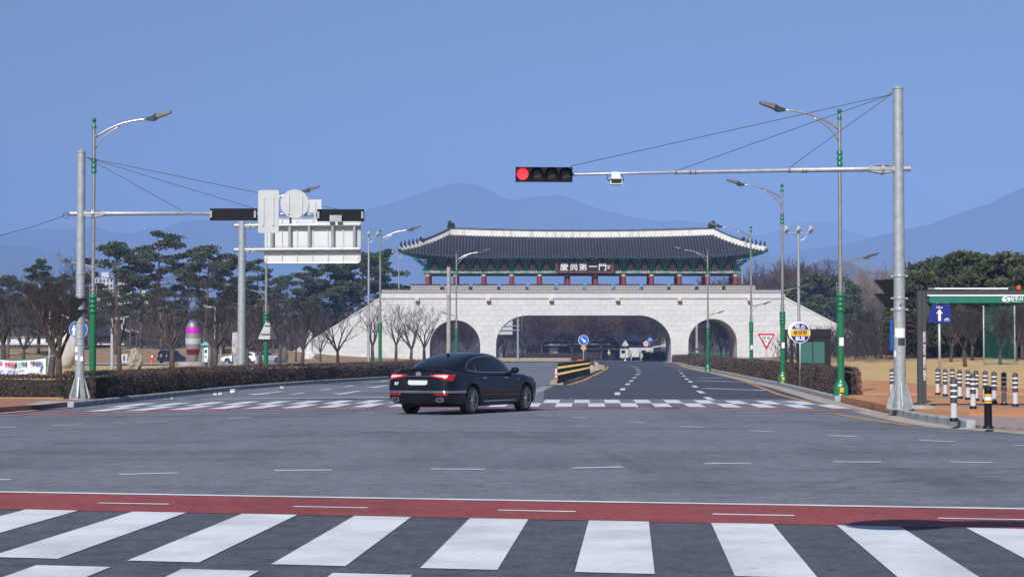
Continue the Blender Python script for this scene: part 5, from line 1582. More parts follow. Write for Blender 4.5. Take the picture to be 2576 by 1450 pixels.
def build_car(spec, name, label, paint, loc, rz, cat="car", full_detail=True, scale=1.0, plate_m=None, light_m=None):
    t = thing(name, label, cat, loc, rz)
    if scale != 1.0: t.scale = (scale,) * 3
    lv = 2 if full_detail else 1
    bme = evaluated(loft(spec).mesh("body", paint), lv); tme = evaluated(loft_top(spec).mesh("roof", paint), lv)
    body = raw("body", bme, t); roof_ = raw("roof", tme, t)
    def bvh(me): return BVHTree.FromPolygons([tuple(v.co) for v in me.vertices], [tuple(p.vertices) for p in me.polygons])
    bb, bt = bvh(bme), bvh(tme)
    for sx in (1, -1):
        g_, _ = patch("side_window", spec['dlo'], lambda a, b: (sx * 2, a, b), (-sx, 0, 0), [bt, bb], M_CGLASS, roof_, step=.06)
        pts = []
        for a, b in dense(spec['dlo'], .05):
            h = [h for h in (bt.ray_cast(Vector((sx * 2, a, b)), Vector((-sx, 0, 0))), bb.ray_cast(Vector((sx * 2, a, b)), Vector((-sx, 0, 0)))) if h[0] is not None]
            if h: pts.append(min(h, key=lambda q_: q_[3])[0] + Vector((sx * .006, 0, 0)))
        if full_detail:
            q = MB(); q.tube(pts + [pts[0]], .011, 5, cap=False); q.build("window_trim", M_CHROME, roof_, smooth=True)
            q = MB(); a0 = [p for p in pts if abs(p.y + 1.02) < .03]
            if len(a0) >= 2: q.tube([a0[0] + Vector((sx * .003, .08, -.02)), a0[-1] + Vector((sx * .003, -.02, 0))], .016, 4); q.build("window_divider", M_BLACK, roof_)
        for yy in (.36, -.78) if spec.get('handles', True) else ():
            hp = bb.ray_cast(Vector((sx * 2, yy, .855)), Vector((-sx, 0, 0)))[0]
            if hp: q = MB(); q.tube([hp + Vector((sx * .01, -.10, 0)), hp + Vector((sx * .04, -.06, .006)), hp + Vector((sx * .04, .06, .006)), hp + Vector((sx * .01, .10, 0))], [.012, .016, .016, .012], 6); q.build("door_handle", M_CHROME if full_detail else paint, body, smooth=True)
        mp = bt.ray_cast(Vector((sx * 2, .80, 1.0)), Vector((-sx, 0, 0)))[0] or Vector((sx * .83, .8, 1.0))
        q = MB(); q.sphere((mp.x + sx * .14, mp.y + .0, 1.035), .11, 12, 8, 0, (1.05, .6, .72)); q.tube([(mp.x - sx * .05, mp.y, .985), (mp.x + sx * .1, mp.y, 1.0)], .025, 6); mo = q.build("side_mirror", paint, body, smooth=True)
        q = MB(); q.sphere((mp.x + sx * .14, mp.y - .035, 1.035), .09, 10, 6, 0, (1.0, .4, .65)); q.build("mirror_glass", M_CGLASS, mo, smooth=True)
        for yy in (spec['wr'], spec['wf']): wheel(t, sx * (plerp(spec['w'], yy) - .135), yy, spec['wt'], sx)
        # tail lamp, cast diagonally so that it wraps the corner
        d = Vector((-sx * .5, .866, 0))
        def to3(a, b, sx=sx): return Vector((sx * .866, .5, 0)) * a - Vector((-sx * .5, .866, 0)) * 3.0 + Vector((0, 0, b)) if False else Vector((sx * .866 * a, .5 * a, b)) - Vector((-sx * .5, .866, 0)) * 3.4
        tl = spec.get('tail', [(-.95, .955), (-.6, .972), (-.33, .955), (-.40, .80), (-.62, .83), (-.92, .905)])
        o_, _ = patch("tail_lamp", tl, to3, d, [bb, bt], M_TAIL, body, .012, .05)
        ca = sum(p[0] for p in tl) / len(tl); cb_ = sum(p[1] for p in tl) / len(tl)
        patch("clear_lens", [(ca + (p[0] - ca) * .55 - .04, cb_ + .012 + (p[1] - cb_) * .42) for p in tl], to3, d, [bb, bt], M_TAILW, o_, .018, .05)
        hl = [(.28, .70), (.75, .76), (.80, .68), (.35, .60)]
        patch("head_lamp", [(sx * p[0], p[1]) for p in hl], lambda a, b: (a, 4, b), (0, -1, 0), [bb], M_TAILW if False else mat("head_lamp_glass", (.6, .62, .65), .1, coat=1), body, .008, .07)
    rg = spec['rglass']
    patch("rear_window", [(p[1], p[0]) for p in rg] + [(-p[1], p[0]) for p in reversed(rg)], spec.get('rg3', lambda a, b: (a, b, 3)), spec.get('rgd', (0, 0, -1)), [bt], M_CGLASS, roof_, .004, .08)
    wy0, wy1 = spec.get('ws', (.48, 1.08))
    patch("windscreen", [(-.52, wy0), (.52, wy0), (.66, wy1), (-.66, wy1)], lambda a, b: (a, b, 3), (0, 0, -1), [bt], M_CGLASS, roof_, .004, .09)
    pz = spec.get('plate_z', .76)
    hp = bb.ray_cast(Vector((0, -5, pz)), Vector((0, 1, 0)))[0]
    q = MB(); q.bbox(-.26, .26, -.012, .0, -.055, .055); q.build("number_plate", plate_m or mat("blank_plate", (.62, .62, .60), .5), body, loc=(0, hp.y - .012, pz))
    return t, body, roof_, bb, bt
th = R(27)
root = G(1186, 1041) + Vector((-.14, 1.62, 0))
M_CARBLK = mat("black_car_paint", (0.004, 0.0045, 0.008), .5, spec=.12, coat=.6)
k7, body, roof_, bb, bt = build_car(SEDAN, "sedan_car", "black sedan turning at the crossing with its red tail lamps towards us", M_CARBLK, (root.x, root.y, 0), -th)
def around(z, a0, a1, n, cy_=-1.55, off=.006, bv=bb):
    out = []
    for k in range(n + 1):
        a = R(lerp(a0, a1, k / n)); d = Vector((math.sin(a), -math.cos(a), 0))
        h = bv.ray_cast(Vector((0, cy_, z)) + d * 4, -d)[0]
        if h: out.append(h + d * off)
    return out
q = MB()
for dz in (0, .014, .028, .042): q.tube(around(.525 + dz, -82, 82, 60), .009, 4)
q.build("bumper_trim", M_CHROME, body, smooth=True)
for a0, a1 in ((-42, -26), (26, 42)):
    q = MB()
    for dz in (0, .014, .028): q.tube(around(.470 + dz, a0, a1, 8), .009, 4)
    q.build("reflector", M_TAIL, body, smooth=True)
q = MB(); q.tube(around(.915, -26, 26, 20, off=.004), .010, 5); q.build("boot_trim", M_CHROME, body, smooth=True)
q = MB(); q.tube(around(.58, -40, 40, 30, off=-.002), .006, 4); q.build("bumper_gap", M_RIMD, body)
for sx in (-1, 1):
    q = MB(); q.tube([bb.ray_cast(Vector((sx * 2, lerp(-.84, .86, k / 14), .305)), Vector((-sx, 0, 0)))[0] + Vector((sx * .006, 0, 0)) for k in range(15)], .016, 5); q.build("sill_trim", M_CHROME, body, smooth=True)
    hp = bb.ray_cast(Vector((sx * .60, -5, .37)), Vector((0, 1, 0)))[0]
    q = MB(); M = Matrix.Translation((sx * .60, hp.y + .02, .36)) @ Matrix.Rotation(R(90), 4, 'X') @ Matrix.Diagonal((1.9, 1, 1, 1))
    q.lathe([(.052, -.06), (.056, .05), (.046, .05)], 18, 0, M, cap=False); q.lathe([(.047, .046), (.001, .046)], 18, 1, M, cap=False); q.build("exhaust_tip", [M_CHROME, M_RIMD], body, auto=50)
    hp = bb.ray_cast(Vector((sx * 2, 1.0, .80)), Vector((-sx, 0, 0)))[0]
    q = MB(); q.tube([hp + Vector((sx * .006, -.06, .03)), hp + Vector((sx * .008, .06, .03)), hp + Vector((sx * .008, .03, -.02)), hp + Vector((sx * .006, -.02, -.03))], .010, 5); q.build("wing_vent", M_CHROME, body)
    for yy, za, zb in ((.98, .32, .96), (-.12, .30, .97), (-1.02, .52, .98)):
        pts = [bb.ray_cast(Vector((sx * 2, yy - (.12 * (zz - .5) if yy < -1 else 0), zz)), Vector((-sx, 0, 0)))[0] for zz in [lerp(za, zb, k / 10) for k in range(11)]]
        q = MB(); q.tube([p for p in pts if p], .004, 4); q.build("door_gap", M_RIMD, body)
    # boot lid shut line
    pts = []
    for a, b in [(.40, .93), (.42, .84), (.46, .72), (.44, .65), (.30, .63), (0.0, .625)]:
        h = bb.ray_cast(Vector((sx * a, -5, b)), Vector((0, 1, 0)))[0]
        if h: pts.append(h)
    q = MB(); q.tube(pts, .0045, 4); q.build("boot_gap", M_RIMD, body)
hp = bb.ray_cast(Vector((-.56, -5, .735)), Vector((0, 1, 0)))[0]
text("K7", .095, M_WHITE, body, (-.56, hp.y - .012, .735), (R(90), 0, R(-6)), depth=.004, bold=.003)
hp = bb.ray_cast(Vector((0, -5, .97)), Vector((0, 1, 0)))[0]
q = MB(); q.lathe([(.055, 0), (.052, .008)], 18, 0, Matrix.Translation((0, hp.y - .002, .965)) @ Matrix.Rotation(R(90), 4, 'X') @ Matrix.Diagonal((1.5, 1, 1, 1))); q.build("boot_badge", M_CHROME, body)
q = MB(); q.prism([(-.10, 0), (.08, 0), (.0, .035), (-.07, .05)], -.012, .012, 'x', 0, Matrix.Translation((0, -.95, 1.405))); q.build("roof_antenna", M_BLACK, roof_)
q = MB(); q.tube([(-.56, -2.30, 1.045), (-.48, -2.36, 1.058), (-.25, -2.395, 1.068), (0, -2.405, 1.07), (.25, -2.395, 1.068), (.48, -2.36, 1.058), (.56, -2.30, 1.045)], [.008, .016, .02, .02, .02, .016, .008], 6); q.build("boot_spoiler", M_CARBLK, body, smooth=True)
q = MB(); q.bbox(-.62, .62, -2.0, 2.1, .18, .3); q.bbox(-.55, .55, -2.25, -2.0, .25, .36); q.build("underbody", M_BLACK, t if False else k7)
# ---------------------------------------------------------------- parked and distant vehicles
HATCH = dict(SEDAN); HATCH.update(
    deck=[(-2.47, .98), (-2.2, .98), (-1.5, .98), (.9, .98), (1.1, 1.02), (1.6, .98), (2.1, .88), (2.35, .76), (2.45, .68)],
    roof=[(-2.40, 1.0), (-2.30, 1.18), (-2.15, 1.36), (-1.9, 1.47), (-1.2, 1.53), (-.35, 1.56), (.1, 1.55), (.42, 1.49), (.7, 1.36), (.95, 1.17), (1.2, 1.02)],
    rail=[(-2.4, .62), (-1.2, .60), (.4, .60), (1.15, .66)], base=[(-2.4, .80), (-1.5, .85), (-.5, .86), (.5, .86), (1.15, .80)],
    dlo=[(-2.0, 1.06), (-1.9, 1.25), (-1.5, 1.38), (-.7, 1.43), (0, 1.43), (.4, 1.37), (.75, 1.2), (.98, 1.02), (.3, 1.0), (-1.0, 1.02)],
    rglass=[(1.08, .62), (1.2, .6), (1.42, .5)], rg3=lambda a, b: (a, -5, b), rgd=(0, 1, 0), tail=[(-.72, 1.1), (-.5, 1.12), (-.40, .86), (-.68, .86)], ws=(.5, 1.1))
SUV = dict(HATCH); SUV.update(
    roof=[(-2.42, 1.05), (-2.36, 1.35), (-2.28, 1.62), (-2.1, 1.72), (-1.2, 1.76), (-.35, 1.76), (.1, 1.75), (.42, 1.70), (.7, 1.52), (.95, 1.25), (1.2, 1.05)],
    rail=[(-2.4, .68), (-1.2, .68), (.4, .66), (1.15, .66)], rglass=[(1.15, .66), (1.4, .65), (1.6, .58)],
    dlo=[(-2.1, 1.1), (-2.05, 1.5), (-1.5, 1.6), (-.7, 1.62), (0, 1.62), (.4, 1.54), (.75, 1.3), (.98, 1.06), (.3, 1.04), (-1.0, 1.05)], wt=.36)
def park(spec, name, label, paint, x, y, z, heading, cat="car", sc=1.0):
    p = G(x, y, z)
    return build_car(spec, name, label, paint, (p.x, p.y, z), -R(heading), cat, False, sc)
park(HATCH, "hatchback_car", "white hatchback parked behind the tall stone slab", carpaint("white_car_paint", (.72, .73, .75), .3), 603, 913, .235, -84, sc=.92)
park(SEDAN, "sedan_car", "silver sedan parked beside the white hatchback", carpaint("silver_car_paint", (.42, .46, .52), .3, .5), 668, 912, .235, 80)
sv, sb, *_ = park(SUV, "suv_car", "black SUV with a spare wheel on its tailgate parked near the striped sculpture", carpaint("dark_suv_paint", (.01, .012, .016), .25), 433, 912.3, .235, 24, sc=.93)
q = MB(); q.lathe([(.02, 0), (.30, .0), (.33, .06), (.33, .16), (.28, .2), (.02, .2)], 20, 0, Matrix.Translation((0, -2.45, 1.0)) @ Matrix.Rotation(R(90), 4, 'X')); q.build("spare_wheel", M_TYRE, sb, auto=40)
q = MB(); q.lathe([(.20, .2), (.18, .225), (.02, .23)], 16, 0, Matrix.Translation((0, -2.45, 1.0)) @ Matrix.Rotation(R(90), 4, 'X')); q.build("spare_wheel_badge", M_CHROME, sb)
p = A(1752, 888, 345)
build_car(HATCH, "hatchback_car", "white car seen through the small right arch", MATS["white_car_paint"], (p.x - 1.5, 345, 0), -R(62), "car", False, 1.0)
# two white works trucks beyond the gate
M_TRUCK = mat("truck_white", (.52, .53, .54), .5, var=.2, vscale=1.5)
def truck(x, Y, label, crane=False):
    p = A(x, 888, Y)
    t = thing("works_truck", label, "truck", (p.x, Y, 0), R(90))
    q = MB(); q.prism([(-.9, .55), (-.9, 2.3), (.9, 2.3), (.9, .55)], -.05, .05, 'y') if False else q.bbox(-1.0, 1.0, 1.6, 3.2, .6, 2.25); q.build("cab", M_TRUCK, t)
    q = MB(); q.bbox(-1.02, 1.02, 2.2, 3.0, 1.45, 2.05); q.build("cab_window", M_CGLASS, t)
    q = MB(); q.bbox(-1.05, 1.05, -3.2, 1.45, .75, 2.55 if not crane else 1.25); q.build("cargo_box", M_TRUCK, t)
    q = MB(); q.bbox(-.5, .5, -3.1, 3.0, .5, .74); q.build("chassis", M_DGREY, t)
    for sx in (-1, 1):
        for y in (-2.0, 2.4): wheel(t, sx * .85, y, .42, sx, .28)
    if crane:
        q = MB(); q.tube([(0, .8, 1.3), (0, .8, 2.6), (0, -2.6, 3.1)], .16, 6); q.bbox(-.7, .7, -3.0, -1.6, 2.6, 3.5); q.build("boom", M_ALU_D, t)
        for y in (-2.6, -1.2, .2):
            q = MB(); q.bbox(1.052, 1.07, y, y + 1.1, .85, 1.15); q.build("locker_door", M_DGREY, t)
    return t
truck(1601, 386, "white box truck parked behind the workers beyond the gate")
truck(1652, 383, "white works truck with a folded boom beyond the gate", True)
# ================================================================== trees, hedges
M_BARK = mat("dark_bark", (0.070, 0.054, 0.050), 0.9, var=0.4, vscale=5, bump=0.3, bscale=18)
M_TWIG = mat("dark_twigs", (0.030, 0.022, 0.023), 0.9, var=0.3, vscale=1)
M_TWIG_R = mat("reddish_twigs", (0.085, 0.052, 0.048), 0.9, var=0.35, vscale=.6)
M_TWIG_P = mat("pale_twigs", (0.24, 0.185, 0.155), 0.9, var=0.25, vscale=1)
M_PBARK = mat("pine_bark", (0.15, 0.085, 0.062), 0.9, var=0.5, vscale=3, bump=0.4, bscale=9)
M_NEEDLE = mat("pine_needles", (0.036, 0.056, 0.026), 0.75, var=0.6, vscale=.8, col2=(0.090, 0.104, 0.036))
M_NEEDLE2 = mat("bushy_pine_needles", (0.038, 0.058, 0.026), 0.75, var=0.6, vscale=.9, col2=(0.100, 0.112, 0.042))
M_HEDGE = mat("hedge_twigs", (0.042, 0.028, 0.023), 0.9, var=0.6, vscale=1.6, col2=(0.090, 0.060, 0.047))
M_HEDGE_G = mat("hedge_green", (0.022, 0.034, 0.018), 0.85, var=0.5, vscale=2)
M_HEDGE_IN = mat("hedge_inner_twigs", (0.030, 0.021, 0.018), 0.95, var=0.5, vscale=3)
def rv(r, s=1.0): return Vector((r.uniform(-1, 1), r.uniform(-1, 1), r.uniform(-1, 1))) * s
def bare_tree(seed, h=7.0, trunk=.30, r0=.17, spread=.62, levels=5, limbs=5, kids=4, minr=.0085):
    """returns trunk and crown builders of a leafless tree"""
    r = random.Random(seed)
    tb, cb = MB(), MB()
    th_ = h * trunk
    p = Vector((0, 0, -.1)); pts = [p.copy()]; rad = [r0 * 1.25]
    lean = rv(r, .06); lean.z = 0
    for k in range(4):
        p = p + Vector((lean.x + r.uniform(-.03, .03), lean.y + r.uniform(-.03, .03), 1)).normalized() * (th_ + .1) / 4
        pts.append(p.copy()); rad.append(r0 * (1.08 - .09 * k))
    tb.tube(pts, rad, 8)
    top = pts[-1]
    def grow(p0, d, L_, rr, lv):
        n = 3 if lv < 3 else 2
        pts_ = [p0]; p1 = p0.copy(); dd = d.copy()
        for k in range(n):
            dd = (dd + rv(r, .16 if lv < 3 else .22) + Vector((0, 0, .07 if lv > 0 else .03))).normalized()
            p1 = p1 + dd * L_ / n; pts_.append(p1.copy())
        rs = [lerp(rr, rr * .55, k / n) for k in range(n + 1)]
        cb.tube(pts_, [max(q_, minr * .6) for q_ in rs], 5 if lv == 0 else (4 if lv == 1 else 3), 0 if lv < 2 else 1, cap=False)
        if lv >= levels - 1: return
        m = kids if lv < levels - 2 else kids + 1
        for k in range(m):
            t_ = (k + r.uniform(.3, 1.0)) / m * .75 + .25
            seg = min(n - 1, int(t_ * n)); f = t_ * n - seg
            base = pts_[seg].lerp(pts_[seg + 1], min(1, f))
            side = d.orthogonal().normalized()
            side.rotate(Matrix.Rotation(r.uniform(0, 6.283), 3, d))
            nd = (dd * r.uniform(.7, 1.0) + side * r.uniform(.45, .8) + Vector((0, 0, .10))).normalized()
            grow(base, nd, L_ * r.uniform(.5, .72), max(minr, lerp(rr, rr * .55, t_) * r.uniform(.45, .62)), lv + 1)
    for k in range(limbs):
        a = 6.283 * (k + r.uniform(-.25, .25)) / limbs
        s_ = spread * r.uniform(.65, 1.15)
        d = Vector((math.cos(a) * s_, math.sin(a) * s_, 1)).normalized()
        grow(top - Vector((0, 0, r.uniform(0, .25) * th_ * .3)), d, h * (1 - trunk) * r.uniform(.48, .62), r0 * r.uniform(.50, .66), 0)
    return tb, cb
def tufts(mb_, r, c, sc, n, size, mi=0, up=.35):
    for _ in range(n):
        v = rv(r)
        while v.length > 1: v = rv(r)
        if r.random() < .55: v = v.normalized() * r.uniform(.75, 1.0)
        p = Vector((c[0] + v.x * sc[0], c[1] + v.y * sc[1], c[2] + v.z * sc[2]))
        d = (v * .9 + rv(r, .7) + Vector((0, 0, up))).normalized()
        a = d.orthogonal().normalized(); a.rotate(Matrix.Rotation(r.uniform(0, 6.28), 3, d))
        s = size * r.uniform(.6, 1.3); w = s * .42
        b = d.cross(a)
        for ax in (a, b):
            mb_.add([p - ax * w * .3, p + ax * w * .3, p + d * s * .75 + ax * w, p + d * s, p + d * s * .75 - ax * w], [(0, 1, 2, 3, 4)], mi)
def pine_tree(seed, h=15, crown=.45, width=3.6, pads=16, per=70, size=.55, r0=.22, flat=.27):
    r = random.Random(seed)
    tb, cb, nb = MB(), MB(), MB()
    pts = []; rad = []
    off = Vector((0, 0, 0)); bend = rv(r, .05)
    for k in range(9):
        z = h * .95 * k / 8
        off = off + Vector((bend.x + r.uniform(-.12, .12), bend.y + r.uniform(-.12, .12), 0)) * h / 15
        pts.append(Vector((off.x, off.y, z - (.2 if k == 0 else 0)))); rad.append(r0 * (1.15 - .95 * k / 8))
    tb.tube(pts, rad, 7)
    for k in range(pads):
        t_ = 1 - crown * ((k + r.random()) / pads) ** .9
        z = h * .95 * t_
        seg = min(7, int(t_ * 8)); base = pts[seg].lerp(pts[seg + 1], t_ * 8 - seg)
        a = r.uniform(0, 6.283); rr = width * r.uniform(.25, 1.0) * (.45 + .75 * min(1, (1 - t_) / crown * 1.6)) * (1 if k else .1)
        tip = base + Vector((math.cos(a) * rr, math.sin(a) * rr, r.uniform(-.1, .5) * rr * .5 + .2))
        mid = base.lerp(tip, .55) + Vector((0, 0, r.uniform(-.3, .1)))
        cb.tube([base, mid, tip], [r0 * .32, r0 * .2, r0 * .08], 4, 0, cap=False)
        pr_ = r.uniform(.7, 1.3) * width * .235
        for q_ in range(3):
            c = tip + Vector((r.uniform(-.6, .6) * pr_, r.uniform(-.6, .6) * pr_, r.uniform(-.15, .25) * pr_))
            tufts(nb, r, c, (pr_, pr_, pr_ * flat), per // 3, size)
            cb.tube([mid, c], [r0 * .12, r0 * .05], 3, 0, cap=False)
    return tb, cb, nb
def tree_meshes(kind, seed, **kw):
    if kind == 'bare':
        mats_ = kw.pop('mats', [M_BARK, M_TWIG])
        tb, cb = bare_tree(seed, **kw)
        return [("trunk", tb.mesh("trunk", mats_[0], smooth=True)), ("crown", cb.mesh("crown", mats_, smooth=False))]
    nm = kw.pop('needle', M_NEEDLE)
    tb, cb, nb = pine_tree(seed, **kw)
    return [("trunk", tb.mesh("trunk", M_PBARK, smooth=True)), ("branches", cb.mesh("branches", M_PBARK)), ("crown", nb.mesh("crown", nm))]
def plant_tree(name, parts, loc, label, group, rz=0.0, s=1.0, cat="tree"):
    t = thing(name, label, cat, loc, rz, group)
    t.scale = (s, s, s)
    for nm, me in parts: raw(nm, me, t)
    return t
BV = [tree_meshes('bare', 11 + k, h=5.9, trunk=[.27, .3, .24, .33][k], spread=[.62, .5, .72, .58][k], limbs=[5, 4, 5, 4][k], levels=5, kids=3, r0=.16) for k in range(4)]
BD = [tree_meshes('bare', 31 + k, h=6.4, trunk=.26, spread=.72, limbs=5, levels=5, kids=4, r0=.19, minr=.0085) for k in range(2)]
BR = [tree_meshes('bare', 51 + k, h=10.5, trunk=.22, spread=.6, limbs=6, levels=5, kids=5, r0=.19, minr=.020, mats=[M_BARK, M_TWIG_R]) for k in range(3)]
BP = [tree_meshes('bare', 71 + k, h=12, trunk=.2, spread=.22, limbs=5, levels=4, kids=6, r0=.14, minr=.018, mats=[M_TWIG_P, M_TWIG_P]) for k in range(2)]
r6 = random.Random(99)
def TB(x, y, var, label, s=1.0, group="bare trees on the lawn before the park", name="bare_tree"):
    p = G(x, y, .15)
    return plant_tree(name, var, (p.x, p.y, hz(p.x, p.y) - .03), label, group, r6.uniform(0, 6.28), s)
TB(127, 950, BD[0], "dark bare tree beside the end of the banner, behind a second trunk", .92)
TB(147, 973, BD[1], "dark bare tree leaning over the low brown hedge beside the banner", .70)
TB(8, 926, BD[1], "thick dark bare tree standing behind the banner", 1.25)
TB(58, 915, BD[0], "bare tree before the tiled hall and the mud wall", 1.1)
TB(432, 937, BV[2], "bare vase-shaped tree between the grey boulder and the black SUV", 1.12)
TB(300, 931, BV[1], "bare tree behind the green hedge end beside the standing boulder", 1.08)
TB(539, 931, BD[0], "dense bare tree between striped sculpture and pale stone slab", .98)
TB(531, 922, BV[3], "slim bare tree just behind the dense one by the sculpture", 1.0)
TB(622, 920, BV[0], "bare tree behind the direction sign post", 1.15)
TB(657, 929, BD[1], "dense bare tree directly behind the lamp with the triangular sign", .86)
TB(703, 917, BV[3], "bare tree behind the silver sedan", 1.2)
TB(759, 921.5, BD[0], "bare tree whose forked limbs cross the white stone lantern shape", .98)
TB(744, 911, BV[1], "small bare tree at the low end of the gate's left ramp", .95)
TB(806, 911, BV[0], "small bare tree in front of the rising left ramp of the gate", .9)
TB(850, 920.5, BV[2], "wide bare tree before the left ramp of the gate", 1.06)
TB(937, 915.6, BV[1], "bare tree beside the slim floodlight pole", 1.28)
TB(996, 914, BV[3], "bare tree before the gate wall left of the small arch", 1.22)
TB(1034, 913, BV[2], "middle one of three bare trees before the small left arch", 1.34)
TB(1067, 912.5, BV[0], "bare tree nearest the small left arch", 1.32)
for x, y in ((95, 908), (175, 906), (232, 909), (262, 906), (345, 908), (385, 905), (480, 906), (570, 905), (690, 905), (245, 904)):
    TB(x, y, r6.choice(BV), "thin bare tree among those in front of the old halls", r6.uniform(.9, 1.25), "thin bare trees before the old halls")
# --- pines on the left, behind the park
PV = [tree_meshes('pine', 200 + k, h=[15, 16.5, 14, 17][k], crown=[.42, .5, .38, .46][k], width=[3.7, 4.1, 3.2, 3.9][k], pads=[19, 23, 15, 21][k], per=[150, 150, 132, 150][k], size=.30) for k in range(4)]
def TP(x, ytop, Y, var, label, group="tall pines behind the park"):
    h0 = [15, 16.5, 14, 17][PV.index(var)] * .985
    p = A(x, ytop, Y); zg = hz(p.x, min(Y, 400)) - .1
    return plant_tree("pine_tree", var, (p.x, Y, zg), label, group, r6.uniform(0, 6.28), (p.z - zg) / h0)
for i, (x, yt, Y, v, lb) in enumerate([
    (98, 655, 300, 2, "pine with a low round crown left of the signal mast"), (20, 690, 290, 0, "broad dark pine at the edge of the park behind the banner"), (165, 690, 310, 1, "dark pine rising behind the hall roof beside the mast"),
    (290, 604, 300, 0, "tall pine with flat layered crown right of the mast"), (358, 625, 312, 2, "slim pine between two taller layered pines"), (412, 578, 305, 3, "tallest pine with an open layered crown"),
    (510, 614, 296, 0, "pine with a sparse brownish crown"), (470, 665, 315, 2, "short pine below the sparse brownish one"), (565, 640, 305, 1, "dense pine just left of the direction sign post"),
    (640, 650, 318, 3, "dense pine behind the direction sign post"), (712, 690, 330, 0, "pine filling the space under the direction sign"), (770, 668, 345, 1, "broad pine behind the low end of the ramp"),
    (825, 655, 350, 3, "pine rising above the middle of the left ramp"), (880, 640, 352, 1, "dense olive pine below the end of the direction sign"), (925, 632, 356, 0, "pine behind the slim floodlight pole"), (972, 625, 360, 3, "pine with open top beside the gate roof corner"),
    (330, 690, 330, 1, "dark pine low between the white apartment blocks and the hall"), (225, 690, 335, 2, "narrow pine before the white apartment block"), (610, 700, 340, 1, "dark pine in the shade behind the park"), (130, 735, 345, 1, "low dark pine behind the large hall"), (420, 720, 345, 3, "low dark pine below the tallest one"), (520, 735, 348, 1, "low dark pine behind the striped sculpture"), (560, 745, 352, 3, "low dark pine behind the charging kiosk"), (690, 735, 356, 1, "low dark pine behind the silver sedan"), (780, 730, 362, 3, "low dark pine behind the white monument"), (860, 700, 362, 2, "small pine close behind the ramp coping")]):
    TP(x, yt, Y, PV[v], lb)
for k in range(16):
    TP(20 + k * 60 + r6.uniform(-22, 22), r6.uniform(705, 770), 352 + r6.uniform(0, 40), PV[r6.choice((0, 1, 3))], "dark pine in the thick of the grove behind the park", "pines in the thick of the grove")
# --- right-hand pines, bushy
PB = [tree_meshes('pine', 300 + k, h=9.5, crown=.86, width=3.6, pads=38, per=240, size=.27, r0=.2, flat=.5, needle=M_NEEDLE2) for k in range(3)]
def TPB(x, yt, Y, k, label, wid=1.0):
    p = A(x, yt, Y); zg = hz(p.x, Y) - .1
    return plant_tree("pine_tree", PB[k], (p.x, Y, zg), label, "bushy pines behind the crossing shade", r6.uniform(0, 6.28), (p.z - zg) / 9.35)
for x, yt, Y, k, lb in [(2310, 690, 150, 0, "bushy pine right behind the signal pole"), (2352, 655, 158, 1, "bushy pine above the post of the crossing shade"), (2418, 640, 152, 2, "bushy pine with upright shoots above the awning"), (2480, 648, 160, 0, "bushy pine above the solar panel"), (2545, 640, 150, 1, "bushy pine above the orange beacon"), (2600, 660, 156, 2, "bushy pine at the end of the awning"),
                        (2385, 690, 175, 1, "bushy pine in the second row behind the awning"), (2505, 680, 178, 2, "bushy pine behind the solar panel in the second row"), (2328, 705, 180, 0, "low bushy pine between signal pole and shade post"), (2450, 700, 182, 1, "bushy pine low behind the awning lettering"), (2580, 690, 184, 0, "bushy pine behind the beacon in the second row")]:
    TPB(x, yt, Y, k, lb)
for x, yt, Y, k, lb in [(2050, 692, 345, 1, "dark pine behind the gate's right ramp"), (2090, 700, 350, 2, "dark pine rising over the right ramp beside the lamp"), (2020, 715, 352, 0, "low dark pine behind the right parapet end"), (2130, 745, 340, 0, "low dark pine beside the old hall roof")]:
    TPB(x, yt, Y, k, lb)
# --- bare trees to the right
for x, y, s, lb in [(2216, 930, .62, "bare bushy tree on the slope behind the lone bollard"), (2155, 925, .55, "small bare tree just behind the lamp at the hedge end"), (2238, 917, .7, "bare tree behind the right signal mast"), (2428, 945, .55, "dark bare tree behind the row of bollards"), (2370, 925, .62, "bare tree behind the cycle route sign"), (2340, 922, .55, "dark bare shrub-like tree behind the shade post"), (2500, 930, .62, "bare tree before the green net"), (2555, 935, .62, "bare tree near the post of the green net"), (2290, 922, .6, "bare tree between mast and shade post")]:
    TB(x, y, r6.choice(BD), lb, s, "bare trees on the right-hand slope")
for x, y, s in [(2278, 931, .66), (2300, 927, .7), (2325, 932, .6), (2348, 928, .66), (2392, 935, .58), (2410, 929, .68), (2446, 934, .6), (2462, 928, .7), (2482, 930, .66), (2516, 938, .58), (2532, 928, .72), (2572, 933, .66), (2590, 929, .7), (2190, 906, .9), (2255, 904, .85)]:
    TB(x, y, r6.choice(BD), "bare tree in the thicket behind the slope", s, "bare trees of the thicket")
for x, yt, Y in [(2160, 690, 420), (2185, 675, 430), (2205, 682, 425), (2226, 690, 435), (2140, 705, 425), (2240, 700, 420)]:
    p = A(x, yt, Y)
    plant_tree("bare_tree", BP[int(x) % 2], (p.x, Y, 0), "pale upright bare tree in the clump between lamp and signal mast", "pale upright trees", r6.uniform(0, 6), p.z / 12.0)
for x, yt, Y in [(1905, 675, 380), (1935, 660, 388), (1965, 668, 376), (1995, 650, 392), (2030, 655, 400), (2065, 662, 396), (1850, 690, 384), (1800, 694, 392)]:
    p = A(x, yt, Y)
    plant_tree("bare_tree", r6.choice(BR), (p.x, Y, 0), "reddish bare tree whose top shows above the right parapet", "reddish bare trees behind the right parapet", r6.uniform(0, 6), p.z / 11.2)
